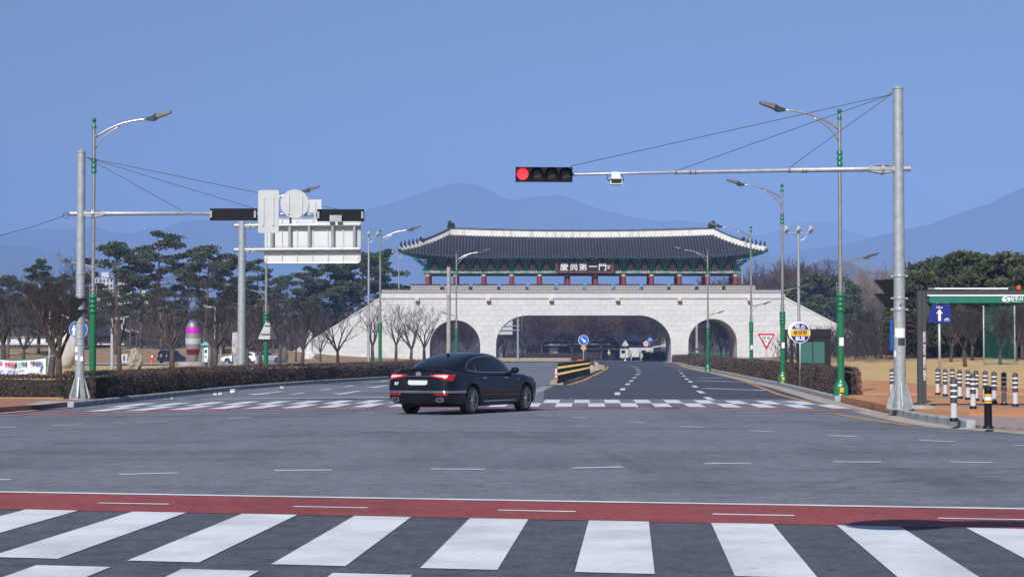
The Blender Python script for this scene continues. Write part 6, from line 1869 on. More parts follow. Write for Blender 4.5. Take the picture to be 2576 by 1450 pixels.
# --- the wood beyond the gate
nb = 0
for row, Y in enumerate((402, 418, 436, 456)):
    for k in range(16):
        X = -26 + k * 5.4 + r6.uniform(-1.6, 1.6) + row * 1.3
        Yj = Y + r6.uniform(-5, 5)
        # rows reach as far as the arches let one see
        plant_tree("bare_tree", r6.choice(BR), (X, Yj, 0), "bare brown tree in the wood seen through the arches", "bare trees of the wood beyond the gate", r6.uniform(0, 6), r6.uniform(.82, 1.08))
TBX = A(1427, 888, 358)
plant_tree("bare_tree", tree_meshes('bare', 91, h=9.4, trunk=.26, spread=.85, limbs=6, levels=5, kids=5, r0=.2, minr=.017, mats=[M_BARK, M_TWIG_R]), (TBX.x + 3.4, 358, 0), "wide russet bare tree behind the worker in the yellow vest", None, .7, 1.0)
mb = MB(); r7 = random.Random(5)
for (x0, x1, y0_, y1_, zz, n) in ((-110, 130, 470, 560, 12.5, 30000), (-120, -28, 345, 440, 8.0, 22000), (45, 150, 330, 420, 7.5, 12000)):
    for _ in range(n):
        x = r7.uniform(x0, x1); y = r7.uniform(y0_, y1_); L_ = r7.uniform(1.2, 4.5); z = r7.uniform(0, zz) * r7.uniform(.3, 1) ** .5
        a = r7.gauss(0, .45); b = r7.gauss(0, .3); w = r7.uniform(.03, .12)
        mb.add([(x - w, y, z), (x + w, y, z), (x + a * L_, y + b * L_, z + L_ * .9)], [(0, 1, 2)])
o = mb.build("far_wood", mat("wood_mass", (0.050, 0.034, 0.036), .95, var=.5, vscale=.05, col2=(0.085, 0.052, 0.048))); o["kind"] = "stuff"; o["label"] = "brown leafless wood far behind the gate"; o["category"] = "wood"
mb = MB()
for _ in range(15000):
    x = r7.uniform(26, 54); y = r7.uniform(150, 200); L_ = r7.uniform(.4, 1.6); z = hz(x, y) + r7.uniform(0, 2.6) * r7.random() ** .5
    a = r7.gauss(0, .5); b = r7.gauss(0, .4); w = r7.uniform(.012, .04)
    mb.add([(x - w, y, z), (x + w, y, z), (x + a * L_, y + b * L_, z + L_ * .8)], [(0, 1, 2)])
o = mb.build("thicket", M_TWIG); o["kind"] = "stuff"; o["label"] = "dark tangled brushwood under the bushy pines"; o["category"] = "brushwood"
# --- far shrubs and lumps of evergreen on the wooded hill
# ---------------------------------------------------------------- clipped hedges
def hedge(name, pts, w, h, label, green=None, seed=1, dens=360, leaf=.048, z0=.12, m_=None):
    """clipped hedge along a plan polyline; pts are centre points"""
    r = random.Random(seed)
    t = thing(name, label, "hedge", (pts[0][0], pts[0][1], z0), 0, "clipped hedges along the kerbs")
    ox, oy = pts[0][0], pts[0][1]
    core, leaves = MB(), MB()
    P = [Vector((p[0] - ox, p[1] - oy)) for p in pts]
    seg_l = [(b - a).length for a, b in zip(P, P[1:])]; tot = sum(seg_l)
    def at(s_):
        for a, b, l in zip(P, P[1:], seg_l):
            if s_ <= l or b is P[-1]:
                d = (b - a) / l; return a + d * s_, Vector((d.y, -d.x))
            s_ -= l
    n = max(3, int(tot / .8)); v = []
    for k in range(n + 1):
        p, nn = at(min(max(tot * k / n, .10), tot - .10))
        wob = .06 * noise.noise((p.x * .6 + seed, p.y * .6, 1.7)); wt = w / 2 - .10
        for a, z in ((-wt, 0), (-wt * 1.03 - wob, h * .5), (-wt * .88, h - .15 + wob), (0, h - .10 + wob), (wt * .88, h - .15 - wob), (wt * 1.03 + wob, h * .5), (wt, 0)):
            v.append((p.x + nn.x * a, p.y + nn.y * a, z))
    f = [(7 * k + q, 7 * k + q + 1, 7 * k + q + 8, 7 * k + q + 7) for k in range(n) for q in range(6)] + [(0, 1, 2, 3, 4, 5, 6), tuple(7 * n + q for q in range(6, -1, -1))]
    core.add(v, f)
    core.build("inner_twigs", M_HEDGE_IN, t)
    N = int((tot * (2 * h + w) + 2 * w * h) * dens)
    for _ in range(N):
        u = r.random() * (2 * h + w); s_ = r.random() * tot
        endc = r.random() < (2 * w * h) / (tot * (2 * h + w) + 2 * w * h)
        if endc: s_ = r.choice((0, tot))
        p, nn = at(min(max(s_, 0), tot))
        lump = 1 + .10 * noise.noise((p.x * 1.2, p.y * 1.2 + u, seed))
        if endc: a, z = r.uniform(-w / 2, w / 2), r.uniform(0, h)
        elif u < h: a, z = -w / 2 * lump, u
        elif u < h + w: a, z = (u - h - w / 2) , h * lump
        else: a, z = w / 2 * lump, u - h - w
        if z > h * .8: a *= .94
        c = Vector((p.x + nn.x * a, p.y + nn.y * a, z)) + rv(r, .05)
        d = rv(r).normalized(); e = d.orthogonal().normalized(); s2 = leaf * r.uniform(.6, 1.5)
        mi = 0
        if green and green(s_ / tot, z / h) > r.random(): mi = 1
        if r.random() < .30: leaves.add([c, c + e * .010, c + (d + Vector((0, 0, .5))).normalized() * s2 * 2.6], [(0, 1, 2)], mi)
        else: leaves.add([c - d * s2 * .5, c + e * s2 * .45, c + d * s2 * .6, c - e * s2 * .4], [(0, 1, 2, 3)], mi)
    leaves.build("foliage", [m_ or M_HEDGE, M_HEDGE_G], t)
    return t
def along(line, y0, y1, off, step=4.0):
    n = max(1, int((y1 - y0) / step))
    return [(kx(line, y0 + (y1 - y0) * k / n) + off, y0 + (y1 - y0) * k / n) for k in range(n + 1)]
hedge("hedge", along(KL, 57.6, 81, -.95), 1.15, .74, "long brown clipped hedge from the left signal mast on", green=lambda s, z: .9 if s < .10 else .05, seed=2)
hedge("hedge", along(KL, 81.2, 108, -1.0), 1.2, .76, "brown clipped hedge in front of the direction sign post", seed=3, dens=150, leaf=.065)
hedge("hedge", along(KL, 108.3, 150, -1.1, 6), 1.4, .76, "brown clipped hedge farther on along the left kerb", seed=4, dens=80, leaf=.09)
hedge("hedge", [(-24, 61.5), (-18, 61.2), (-13.4, 60.8)], 2.2, .62, "low brown hedge below the banner", seed=5, dens=330)
hedge("hedge", along(KR, 62.6, 73, .62), .78, .82, "brown hedge block at the near end beside the tagged lamp", green=lambda s, z: .18 if z > .85 else .02, seed=6)
hedge("hedge", along(KR, 73.2, 87.2, .68), .88, .82, "brown hedge block in front of the bus shelter", green=lambda s, z: .12 if z > .85 else .02, seed=7)
hedge("hedge", along(KR, 89.2, 104, .75), .95, .84, "brown hedge block left of the bus stop sign", green=lambda s, z: .12 if z > .85 else 0, seed=8, dens=150, leaf=.065)
hedge("hedge", along(KR, 104.3, 122, .85), 1.1, .85, "brown hedge block below the yield sign", green=lambda s, z: .15 if z > .85 else 0, seed=9, dens=120, leaf=.075)
hedge("hedge", along(KR, 122.4, 160, 1.15, 6), 1.4, .88, "brown hedge block before the small right arch", seed=10, dens=70, leaf=.10)
hedge("hedge", along(KR, 160.5, 240, 1.4, 8), 1.8, .92, "far brown hedge along the right kerb", seed=11, dens=28, leaf=.15)
hedge("hedge", along(KR, 241, 305, 1.9, 8), 2.3, 1.0, "brown hedge ending at the big arch's right pier", seed=12, dens=18, leaf=.18)
hedge("hedge", [(22.3, 338), (26.2, 338)], 2.0, 1.55, "dark hedge inside the right side of the big arch", seed=13, dens=26, leaf=.16, m_=mat("dark_hedge", (.035, .026, .022), .9, var=.4, vscale=2))
hedge("hedge", [(-1, 392), (12, 393), (17, 393)], 2.0, 1.35, "long low hedge across the far side beyond the gate", seed=14, dens=18, leaf=.18)
hedge("hedge", [(-24, 392), (-4, 392)], 2.0, 1.35, "low hedge beyond the gate left of the arrow sign", seed=15, dens=18, leaf=.18)
# ================================================================== buildings
M_WALLW = mat("white_plaster_wall", (0.66, 0.65, 0.63), 0.85, var=0.15, vscale=1)
M_TIMBER = mat("brown_timber", (0.10, 0.048, 0.032), 0.75, var=0.35, vscale=3)
M_MUD = mat("mud_wall", (0.34, 0.165, 0.085), 0.9, var=0.4, vscale=1.2)
M_GABLE = mat("gable_brick", (0.30, 0.13, 0.075), 0.85, var=0.4, vscale=2)
M_HTILE = mat("hall_tile", (0.050, 0.054, 0.066), 0.7, var=0.5, vscale=1.1)
M_WGLASS = mat("window_glass", (0.035, 0.045, 0.06), 0.12)
def hanok(name, label, loc, rz, W, D, wz, rh, over=1.6, base_h=.8, rows=26):
    """tiled timber hall: base, posts, lattice doors, hip-and-gable roof"""
    t = thing(name, label, "hall", loc, rz)
    q = MB(); q.bbox(-W / 2 - .6, W / 2 + .6, -D / 2 - .6, D / 2 + .6, -1.5, base_h); q.build("stone_base", M_STONE3, t)
    q = MB(); q.bbox(-W / 2, W / 2, -D / 2, D / 2, base_h + .003, wz); q.build("wall", M_WALLW, t)
    nb_ = max(3, int(W / 2.6))
    for k in range(nb_ + 1):
        x = -W / 2 + W * k / nb_
        q = MB(); q.bbox(x - .15, x + .15, -D / 2 - .12, -D / 2 + .1, base_h, wz); q.build("post", M_TIMBER, t)
    for z, h_ in ((base_h + .75, .14), (wz - .45, .3)):
        q = MB(); q.bbox(-W / 2, W / 2, -D / 2 - .08, -D / 2 - .005, z, z + h_); q.build("rail", M_TIMBER, t)
    for k in range(nb_):
        if k % 3 == 2: continue
        x = -W / 2 + W * (k + .5) / nb_; w = W / nb_ - .5
        q = MB(); q.bbox(x - w / 2, x + w / 2, -D / 2 - .06, -D / 2 - .004, base_h + .92, wz - .5, 0)
        for i in range(5): q.bbox(x - w / 2 + w * (i + .4) / 5, x - w / 2 + w * (i + .6) / 5, -D / 2 - .075, -D / 2 - .06, base_h + .92, wz - .5, 1)
        q.build("lattice_door", [M_CREAM if False else M_TIMBER, M_WALLW if k % 2 else M_CREAM], t)
    # roof
    E, Dp = W / 2 + over, D / 2 + over
    Rg = W / 2 * .78
    def pt(u, v, s_):
        lift = .55 * max(0, (abs(u) - E * .5) / (E * .5)) ** 2
        return Vector((u, s_ * Dp * (1 - v), wz - .25 + lift * (1 - v) + rh * (.72 * v + .28 * v * v)))
    vm = lambda u: 1.0 if abs(u) <= Rg else max(.0, .52 * (1 - (abs(u) - Rg) / (E - Rg)))
    q = MB()
    for s_ in (-1, 1):
        prev = None
        for i in range(41):
            u = -E + 2 * E * i / 40
            if i in (4, 36): pass
            c = [pt(u, vm(u) * k / 6, s_) for k in range(7)]
            if prev: q.add(prev + c, [(k, k + 7, k + 8, k + 1) for k in range(6)])
            prev = c
    for sx in (-1, 1):
        a = [pt(sx * lerp(E, Rg, k / 6), vm(lerp(E, Rg, k / 6 + (0 if k < 6 else .0001))) if k < 6 else .52, -1) for k in range(7)]
        for k in range(6):
            p0, p1 = a[k], a[k + 1]
            q.add([p0, p1, Vector((p1.x, -p1.y, p1.z)), Vector((p0.x, -p0.y, p0.z))], [(0, 1, 2, 3)])
    rf = q.build("roof", M_TILE_D, t)
    for i in range(rows):
        u = -E + .25 + (2 * E - .5) * i / (rows - 1)
        m = vm(u)
        if m < .06: continue
        pts = [pt(u, m * k / 5, -1) + Vector((0, 0, .03)) for k in range(6)]
        q = MB(); q.tube(pts, min(.16, E / rows * .62), 6); q.build("tile_row", M_HTILE, rf)
    zt = wz - .25 + rh
    q = MB(); q.bbox(-Rg - .3, Rg + .3, -.2, .2, zt - .1, zt + .5); q.build("ridge", M_HTILE, rf)
    for sx in (-1, 1):
        yb = Dp * .48
        q = MB(); x = sx * (Rg - .12)
        q.prism([(-yb, pt(Rg, .52, -1).z - .1), (yb, pt(Rg, .52, -1).z - .1), (0, zt)], x - .06, x + .06, 'x'); q.build("gable", M_GABLE, rf)
        for s_ in (-1, 1):
            q = MB(); q.tube([pt(sx * Rg, 1, s_) + Vector((0, 0, .25)), pt(sx * Rg, .75, s_) + Vector((0, 0, .2)), pt(sx * Rg, .5, s_) + Vector((0, 0, .2)), pt(sx * E * .97, .03, s_) + Vector((0, 0, .2))], .2, 6); q.build("hip_ridge", M_PLASTER, rf)
    q = MB(); q.bbox(-E + .5, E - .5, -Dp + .5, -D / 2, wz - .5, wz - .3); q.build("eave_rafters", M_TIMBER, rf)
    return t
p = A(62, 888, 338); hanok("old_hall", "large old hall with broad dark tiled roof behind the mud wall", (p.x, 338, 2.4), 0, 15.5, 8, 4.0, 4.6, 2.2)
p = A(276, 888, 340); hanok("old_hall", "small old hall with tiled roof and white walls beside the mud wall", (p.x, 340, 1.6), 0, 6.2, 5, 3.0, 2.6, 1.2, rows=18)
p = A(2193, 888, 352); hanok("old_hall", "white walled hall with a sweeping dark roof beyond the right ramp", (p.x, 352, .6), R(-24), 7.5, 6, 4.4, 3.2, 1.4, rows=20)
# mud wall with tiled coping
xa, xb = A(-70, 888, 322).x, A(455, 888, 322).x
mw = thing("mud_wall", "ochre mud wall with a tiled coping in front of the old halls", "wall", ((xa + xb) / 2, 322, 1.2), 0)
Lw = xb - xa
q = MB(); q.bbox(-Lw / 2, Lw / 2, -.25, .25, -1.0, 1.25); q.build("wall_body", M_MUD, mw)
q = MB(); q.prism([(-.6, 1.2), (.6, 1.2), (.12, 1.62), (-.12, 1.62)], -Lw / 2 - .1, Lw / 2 + .1, 'x'); cop = q.build("coping", M_TILE_D, mw)
q = MB(); q.tube([(0, -.64, 1.22), (0, -.12, 1.60)], .09, 6); q.tube([(0, -.66, 1.2), (0, -.63, 1.23)], .11, 8, 1); ct = q.mesh("coping_tile", [M_HTILE, M_CREAM])
nT = int(Lw / .42)
for k in range(nT): raw("coping_tile", ct, cop, (-Lw / 2 + Lw * (k + .5) / nT, 0, 0))
# apartment blocks far behind
def apartment(x0, x1, ytop, Y, label, cols_, floors):
    pa, pb = A(x0, 888, Y), A(x1, ytop, Y)
    W = pb.x - pa.x; H = pb.z
    t = thing("apartment_block", label, "apartment block", ((pa.x + pb.x) / 2, Y, 0), R(4))
    q = MB(); q.bbox(-W / 2, W / 2, 0, 12, 0, H); q.build("wall", mat("apartment_white", (.58, .58, .60), .8, var=.1, vscale=.2), t)
    q = MB(); q.bbox(-W * .2, W * .2, 3, 8, H + .01, H + 3); q.build("roof_house", MATS["apartment_white"], t)
    q = MB(); q.bbox(-.5, .5, -.06, .05, -.75, .75); wm = q.mesh("window", M_WGLASS)
    for f in range(floors):
        for c in range(cols_):
            o_ = raw("window", wm, t, (-W / 2 + W * (c + .5) / cols_, 0, H * (f + .6) / floors), None, (W / cols_ * .45, 1, .9))
    for c in range(1, cols_, 3):
        q = MB(); x = -W / 2 + W * c / cols_; q.bbox(x - .12, x + .12, -.25, -.01, 0, H); q.build("pilaster", MATS["apartment_white"], t)
apartment(238, 285, 700, 905, "white apartment block directly behind the signal mast lamp", 5, 15)
apartment(289, 332, 688, 940, "taller white apartment block between the pines", 5, 16)
apartment(345, 372, 745, 1000, "narrow white apartment block low between the pines", 3, 11)
apartment(566, 600, 715, 980, "white apartment block glimpsed left of the direction sign post", 4, 12)
# long low white building on the right
p = A(2420, 888, 262)
t = thing("low_building", "long low white building behind the thicket on the right", "building", (p.x, 262, .5), 0)
q = MB(); q.bbox(-10, 14, 0, 7, -1, 3.1); q.build("wall", M_WALLW, t)
q = MB(); q.prism([(-.8, 3.1), (7.8, 3.1), (3.5, 4.6)], -10.6, 14.6, 'x'); q.build("roof", mat("grey_roof_sheet", (.42, .43, .45), .6), t)
for k in range(6):
    q = MB(); q.bbox(-8.6 + k * 3.8, -7.0 + k * 3.8, -.05, .05, 1.0, 2.3); w_ = q.build("window", M_WGLASS, t)
    q = MB(); q.bbox(-7.84 + k * 3.8, -7.76 + k * 3.8, -.07, -.05, 1.0, 2.3); q.build("window_frame", M_WHITEP, w_)
# green net on poles
p = A(2475, 888, 130); p2 = A(2553, 888, 130)
t = thing("sports_net", "green net stretched between two tall galvanised poles behind the bollards", "net", (p.x, 130, .6), 0)
zt = A(1288, 768, 130).z - .6
for x in (0, p2.x - p.x):
    q = MB(); q.tube([(x, 0, -.8), (x, 0, zt)], .055, 8); q.build("pole", M_GALV, t, smooth=True)
q = MB()
Wn = p2.x - p.x
for k in range(41): q.tube([(Wn * k / 40, .02, .1), (Wn * k / 40, .02, zt - .1)], .003, 3, cap=False)
for k in range(62): q.tube([(0, .02, .1 + (zt - .2) * k / 61), (Wn, .02, .1 + (zt - .2) * k / 61)], .003, 3, cap=False)
q.build("netting", mat("green_net", (.03, .22, .17), .8), t)
# ================================================================== park objects (left)
def rock(name, label, loc, dims, seed, m_, cat="boulder", egg=False, sharp=.18, rz=0):
    r = random.Random(seed)
    bm = bmesh.new(); bmesh.ops.create_icosphere(bm, subdivisions=4, radius=1)
    for v in bm.verts:
        n = noise.fractal(v.co * (1.1 if egg else 1.5) + Vector((seed, 0, 0)), 1.0, 2.0, 5)
        c = noise.cell(v.co * 1.6 + Vector((seed, 3, 0))) if not egg else 0
        k = 1 + n * sharp + c * sharp * .35
        z = v.co.z
        v.co *= k
        if egg:
            v.co.x *= 1 + .08 * z
            if z < -.2 and v.co.x > 0: v.co.x *= 1 + (z + .2) * .45
        else:
            v.co.x *= 1 - .25 * max(0, z); v.co.y *= 1 - .2 * max(0, z)
        v.co.z = max(v.co.z, -.93)
        v.co = Vector((v.co.x * dims[0] / 2, v.co.y * dims[1] / 2, (v.co.z + .93) / 1.93 * dims[2]))
    me = bpy.data.meshes.new(name); bm.to_mesh(me); bm.free(); me.materials.append(m_)
    if egg: me.polygons.foreach_set("use_smooth", [True] * len(me.polygons))
    o_ = raw(name, me, None, loc, (0, 0, rz)); tag(o_, label, cat); return o_
M_EGG = mat("pale_boulder", (0.58, 0.545, 0.505), 0.85, var=0.4, vscale=1.1, bump=0.5, bscale=5, col2=(0.40, 0.375, 0.345), stretch=(1.4, 1.4, .5))
M_ROCKG = mat("grey_rock", (0.235, 0.235, 0.225), 0.9, var=0.5, vscale=2, bump=0.8, bscale=5, col2=(0.36, 0.30, 0.22))
M_ROCKD = mat("dark_rock", (0.045, 0.042, 0.042), 0.85, var=0.6, vscale=2, bump=0.6, bscale=6, col2=(0.14, 0.125, 0.11), stretch=(3, 3, .6))
p = G(169, 925.5, .2); rock("boulder", "huge pale egg-shaped boulder left of the green lamp column", (p.x, p.y, .15), (2.05, 1.8, 3.25), 3.2, M_EGG, egg=True, sharp=.07)
p = G(339, 927, .2); rock("standing_stone", "rugged grey standing stone on the lawn right of the green lamp", (p.x, p.y, .12), (1.15, .9, 1.68), 8.1, M_ROCKG, "stone", sharp=.3)
p = G(715, 913, .2); rock("standing_stone", "dark upright standing stone near the foot of the gate's left ramp", (p.x, p.y, .12), (.95, .7, 2.25), 5.5, M_ROCKD, "stone", sharp=.16)
# striped sculpture
p = G(485.5, 920.5, .2)
t = thing("striped_sculpture", "tall rounded metal sculpture with magenta and silver bands on a round plinth", "sculpture", (p.x, p.y, .13), 0)
k_ = p.y / 5000
q = MB(); q.lathe([(37.5 * k_, 0), (37.5 * k_, 12.5 * k_), (36 * k_, 13 * k_)], 32); q.build("plinth", M_CONC, t, auto=40)
M_BRUSH = mat("brushed_grey_metal", (.27, .27, .29), .5, .35, var=.3, vscale=6)
zf = lambda z2: (785 - z2) / 620.0
prof = [(.0, .50), (.05, .60), (.12, .70), (.20, .80), (.28, .90), (.36, .955), (.45, .99), (.55, 1.0), (.65, .985), (.74, .95), (.82, .88), (.89, .78), (.94, .64), (.975, .46), (.995, .22), (1.0, .02)]
Hh = 106 * k_; Rr = 19.5 * k_
def pr_(t_): return plerp(prof, t_) * Rr
for za, zb, m_ in ((785, 686, M_BRUSH), (684, 601, mat("crimson_band", (.20, .008, .035), .3, .4)), (599, 526, M_BRUSH), (524, 441, mat("polished_band", (.62, .62, .60), .3, .4)), (439, 367, M_BRUSH), (365, 279, mat("magenta_band", (.62, .03, .50), .3, .3)), (277, 165, M_BRUSH)):
    a, b = zf(za), zf(zb)
    q = MB(); q.lathe([(pr_(lerp(a, b, k / 8)), 13 * k_ + Hh * lerp(a, b, k / 8)) for k in range(9)], 32); q.build("band", m_, t, auto=50)
# charger kiosk
p = A(515, 888, 236)
t = thing("charging_kiosk", "slim white and teal charging kiosk behind the striped sculpture", "charger", (p.x, 236, .235), 0)
k_ = 236 / 5000
M_TEALC = mat("turquoise_panel", (.10, .50, .50), .4)
q = MB(); q.bbox(-11 * k_, 11 * k_, -.3, .5, 46 * k_, 50 * k_); q.prism([(-4 * k_, 50 * k_), (7 * k_, 50 * k_), (7 * k_, 54 * k_), (-3 * k_, 53.5 * k_)], -.1, .3, 'y'); q.build("canopy", M_TEALC, t)
q = MB(); q.bbox(-.25 + .1, .42, -.2, .2, 0, 40 * k_); q.build("cabinet", M_WHITEP, t)
q = MB(); q.bbox(-.16, .0, -.205, -.1, .05, 40 * k_ - .05); q.bbox(.05, .3, -.21, -.2, 1.25, 1.65, 1); q.bbox(.05, .14, -.21, -.2, .7, .95, 1); q.bbox(.22, .3, -.21, -.2, .7, .95, 1); q.build("front_panel", [M_TEALC, M_BLACK], t)
for x in (-.3, .55):
    q = MB(); q.tube([(x, .3, 0), (x, .3, 46 * k_)], .05, 6); q.build("post", M_ALU_D, t)
q = MB(); q.tube(bezier((.1, -.22, .8), (.35, -.5, .1), (.5, -.2, .7), 10), .02, 5); q.build("charging_cable", M_BLACK, t)
# pale slab
p = G(597, 920, .2)
k_ = p.y / 5000
q = MB(); q.prism([(-14 * k_, 0), (13 * k_, 0), (11.5 * k_, 85 * k_), (9 * k_, 88 * k_), (-10 * k_, 87 * k_), (-11.5 * k_, 84 * k_)], -.35, .35, 'y')
tag(q.build("stone_slab", mat("pale_slab", (.48, .48, .50), .85, var=.15, vscale=1.5, bump=.2, bscale=8), None, loc=(p.x, p.y, .1)), "tall pale stone slab half hidden by the direction sign post", "monument")
# white stone monument
p = A(779, 888, 300); k_ = 300 / 5000
t = thing("stone_monument", "white carved stone pillar on a bell-shaped base before the ramp", "monument", (p.x, 300, .13), 0)
q = MB(); q.lathe([(16 * k_, 0), (16.5 * k_, 8 * k_), (15 * k_, 18 * k_), (11 * k_, 26 * k_), (9 * k_, 28 * k_)], 20); q.build("base", M_STONE, t, auto=60)
q = MB(); q.lathe([(8.2 * k_, 28 * k_), (8 * k_, 60 * k_), (7.2 * k_, 70 * k_), (5 * k_, 77 * k_), (1.5 * k_, 80 * k_)], 16); q.build("pillar", M_STONE, t, auto=50)
for k in range(4):
    a = k * math.pi / 2 + .4
    q = MB(); M = Matrix.Rotation(a, 4, 'Z') @ Matrix.Translation((0, -15.5 * k_, 14 * k_)) @ Matrix.Rotation(R(-14), 4, 'X')
    q.prism([(-.55, .4), (.55, .4), (.3, -.05), (0, -.3), (-.3, -.05)], -.06, .06, 'y', 0, M); q.build("petal", M_STONE2, t)
# red hydrant, info box, park lamps, cctv pole
p = A(382.5, 888, 238)
t = thing("fire_hydrant", "small red hydrant marker by the park path", "hydrant", (p.x, 238, .235), 0)
q = MB(); q.lathe([(.22, 0), (.2, .1), (.15, .15), (.15, .6), (.2, .65)], 10); q.build("body", M_ORANGEP, t)
q = MB(); q.prism(disc(.26, 16), -.03, .03, 'y', 0, Matrix.Translation((0, 0, .86))); q.build("round_plate", M_SIGNRED, t)
q = MB(); q.prism(disc(.13, 12), -.036, -.031, 'y', 0, Matrix.Translation((0, 0, .86))); q.build("plate_centre", M_SIGNW, t)
p = A(312.5, 888, 186)
t = thing("information_box", "small grey information board on a post beside the standing stone", "sign", (p.x, 186, .13), 0)
q = MB(); q.tube([(0, 0, 0), (0, 0, .5)], .04, 6); q.build("post", M_DGREY, t)
q = MB(); q.bbox(-.32, .32, -.06, .06, .45, 1.25); q.build("board", M_ALU_D, t)
q = MB(); q.bbox(-.08, .08, -.068, -.061, .6, 1.1); q.build("notice", M_DGREY, t)
def park_lamp(x, ytop, Y, s, label):
    p = A(x, 888, Y); h = A(1288, ytop, Y).z - .13
    t = thing("park_lamp", label, "park lamp", (p.x, Y, .13), 0, "angular park lamps")
    q = MB(); q.bbox(-.09, .09, -.09, .09, 0, h); q.build("post", M_GALV, t)
    q = MB(); q.prism([(s * .09, h - .12), (s * 1.35, h + .1), (s * 1.35, h + .2), (s * .09, h)], -.1, .1, 'y'); q.build("arm", M_GALV, t)
    q = MB(); q.bbox(s * .7 - .3, s * .7 + .3, -.12, .12, h - .08, h - .03); q.build("lamp", M_WHITEP, t)
park_lamp(281.5, 800, 158, 1, "angular grey park lamp beside the standing stone tree")
park_lamp(125, 783, 190, 1, "angular grey park lamp beside the pale boulder")
park_lamp(541, 771, 205, -1, "angular grey park lamp above the striped sculpture")
p = A(555, 888, 262)
t = thing("camera_pole", "slim pole with a camera arm behind the charging kiosk", "pole", (p.x, 262, .13), 0)
q = MB(); q.tube([(0, 0, 0), (0, 0, 1.8)], .09, 8); q.build("lower_pole", M_GALV, t); q = MB(); q.tube([(0, 0, 1.8), (0, 0, 4.9)], .08, 8); q.build("upper_pole", mat("brown_pole", (.2, .09, .05), .7), t)
q = MB(); q.tube([(0, 0, 5.1), (1.5, 0, 5.2)], .03, 5); q.tube([(0, 0, 4.8), (0, 0, 5.2)], .06, 6); q.build("arm", M_GALV, t)
q = MB(); q.sphere((0, -.1, 5.0), .16, 8, 6); q.build("camera", M_WHITEP, t)
# banner tied between the trees
YBn = 97
pa, pb = A(-24, 905, YBn), A(117, 898, YBn)
t = thing("banner", "white cloth banner with pink and black lettering and green hem tied beside trees", "banner", (pb.x, YBn, 0), 0)
Wb = pb.x - pa.x; k_ = YBn / 5000
zT, zB = A(1288, 898, YBn).z, A(1288, 941, YBn).z
def bz(u): return -.10 * (1 - u) * Wb / 6 - .10 * math.sin(math.pi * u)      # sag, u=0 left
def bpt(u, v): return (-Wb + Wb * u, .05 * math.sin(u * 17) + .04 * v, lerp(zB, zT, v) + bz(u))
q = MB(); n = 40
q.add([bpt(i / n, j / 4) for i in range(n + 1) for j in range(5)], [(5 * i + j, 5 * i + j + 5, 5 * i + j + 6, 5 * i + j + 1) for i in range(n) for j in range(4)])
q.build("cloth", mat("banner_white", (.66, .68, .74), .8), t, smooth=True)
q = MB(); q.tube([Vector(bpt(i / n, 1)) + Vector((0, -.01, 0)) for i in range(n + 1)] + [Vector(bpt(1, v / 4)) + Vector((0, -.01, 0)) for v in (3, 2, 1, 0)], .022, 5); q.build("hem", M_GREENP, t)
def btext(s, x, dv, size, m_, bold=.004, sx=.44):
    u = 1 + x / Wb
    p_ = bpt(u, dv)
    text(s, size, m_, t, (x, p_[1] - .045, p_[2]), (R(90), R(-1.2), 0), (sx, 1, 1), depth=.002, bold=bold)
M_PINK = mat("pink_print", (.55, .03, .22), .7); M_TPRINT = mat("turquoise_print", (.10, .50, .38), .7); M_BPRINT = mat("blue_print", (.12, .25, .62), .7); M_KPRINT = mat("black_print", (.02, .02, .03), .7)
x = -Wb + .22
for s, m_, w in (("사랑하는", M_PINK, 1.02), ("반려동물", M_PINK, 1.02), ("을", M_KPRINT, .26), ("안전", M_TPRINT, .5), ("하게", M_KPRINT, .5), ("지켜주세요!", M_KPRINT, 1.28)):
    btext(s, x + w * .22, .68, .30, m_, .008); x += w * .44 + (.05 if s not in ("반려동물", "안전") else .01)
btext("외출할 때는 인식표와 목줄을 꼭 해주세요", -Wb / 2 - .35, .33, .13, M_BPRINT, .002, .6); btext("배설물은 반드시 치워주세요", -Wb / 2 - .6, .14, .13, M_BPRINT, .002, .6)
btext("상주시 축산과", -.66, .13, .13, M_KPRINT, .002, .7)
q = MB(); q.tube([(-.30, -.06, zB + .12), (-.20, -.06, zB + .42), (-.24, -.06, zB + .62)], [.03, .05, .03], 5); q.build("printed_figure", M_BPRINT, t)
q = MB(); q.tube([bpt(1, 1), (.55, .2, zT + .15)], .008, 4); q.tube([bpt(1, 0), (.5, .2, zB - .05)], .008, 4); q.build("tie_cord", M_SIGNW, t)
# litter along the left kerb
for (x, y, w, h_, lb) in ((588.8, 987, .28, .11, "white styrofoam box lying at the left kerb"), (541, 993.6, .10, .06, "white crumpled paper scrap beside the styrofoam box"), (553.5, 992.4, .10, .06, "white cup lying next to the styrofoam box"), (432.6, 1004, .12, .07, "white scrap of litter at the kerb near the crossing"), (709, 975.7, .14, .06, "white scrap of litter at the kerb past the direction sign")):
    p = G(x, y); q = MB(); q.box((0, 0, h_ / 2), (w, w * .7, h_), 0, None, .9); q.box((w * .05, 0, h_ + .008), (w * 1.06, w * .74, .014))
    tag(q.build("litter", M_WHITEP, None, loc=(p.x, p.y, .006), rz=x), lb, "litter")
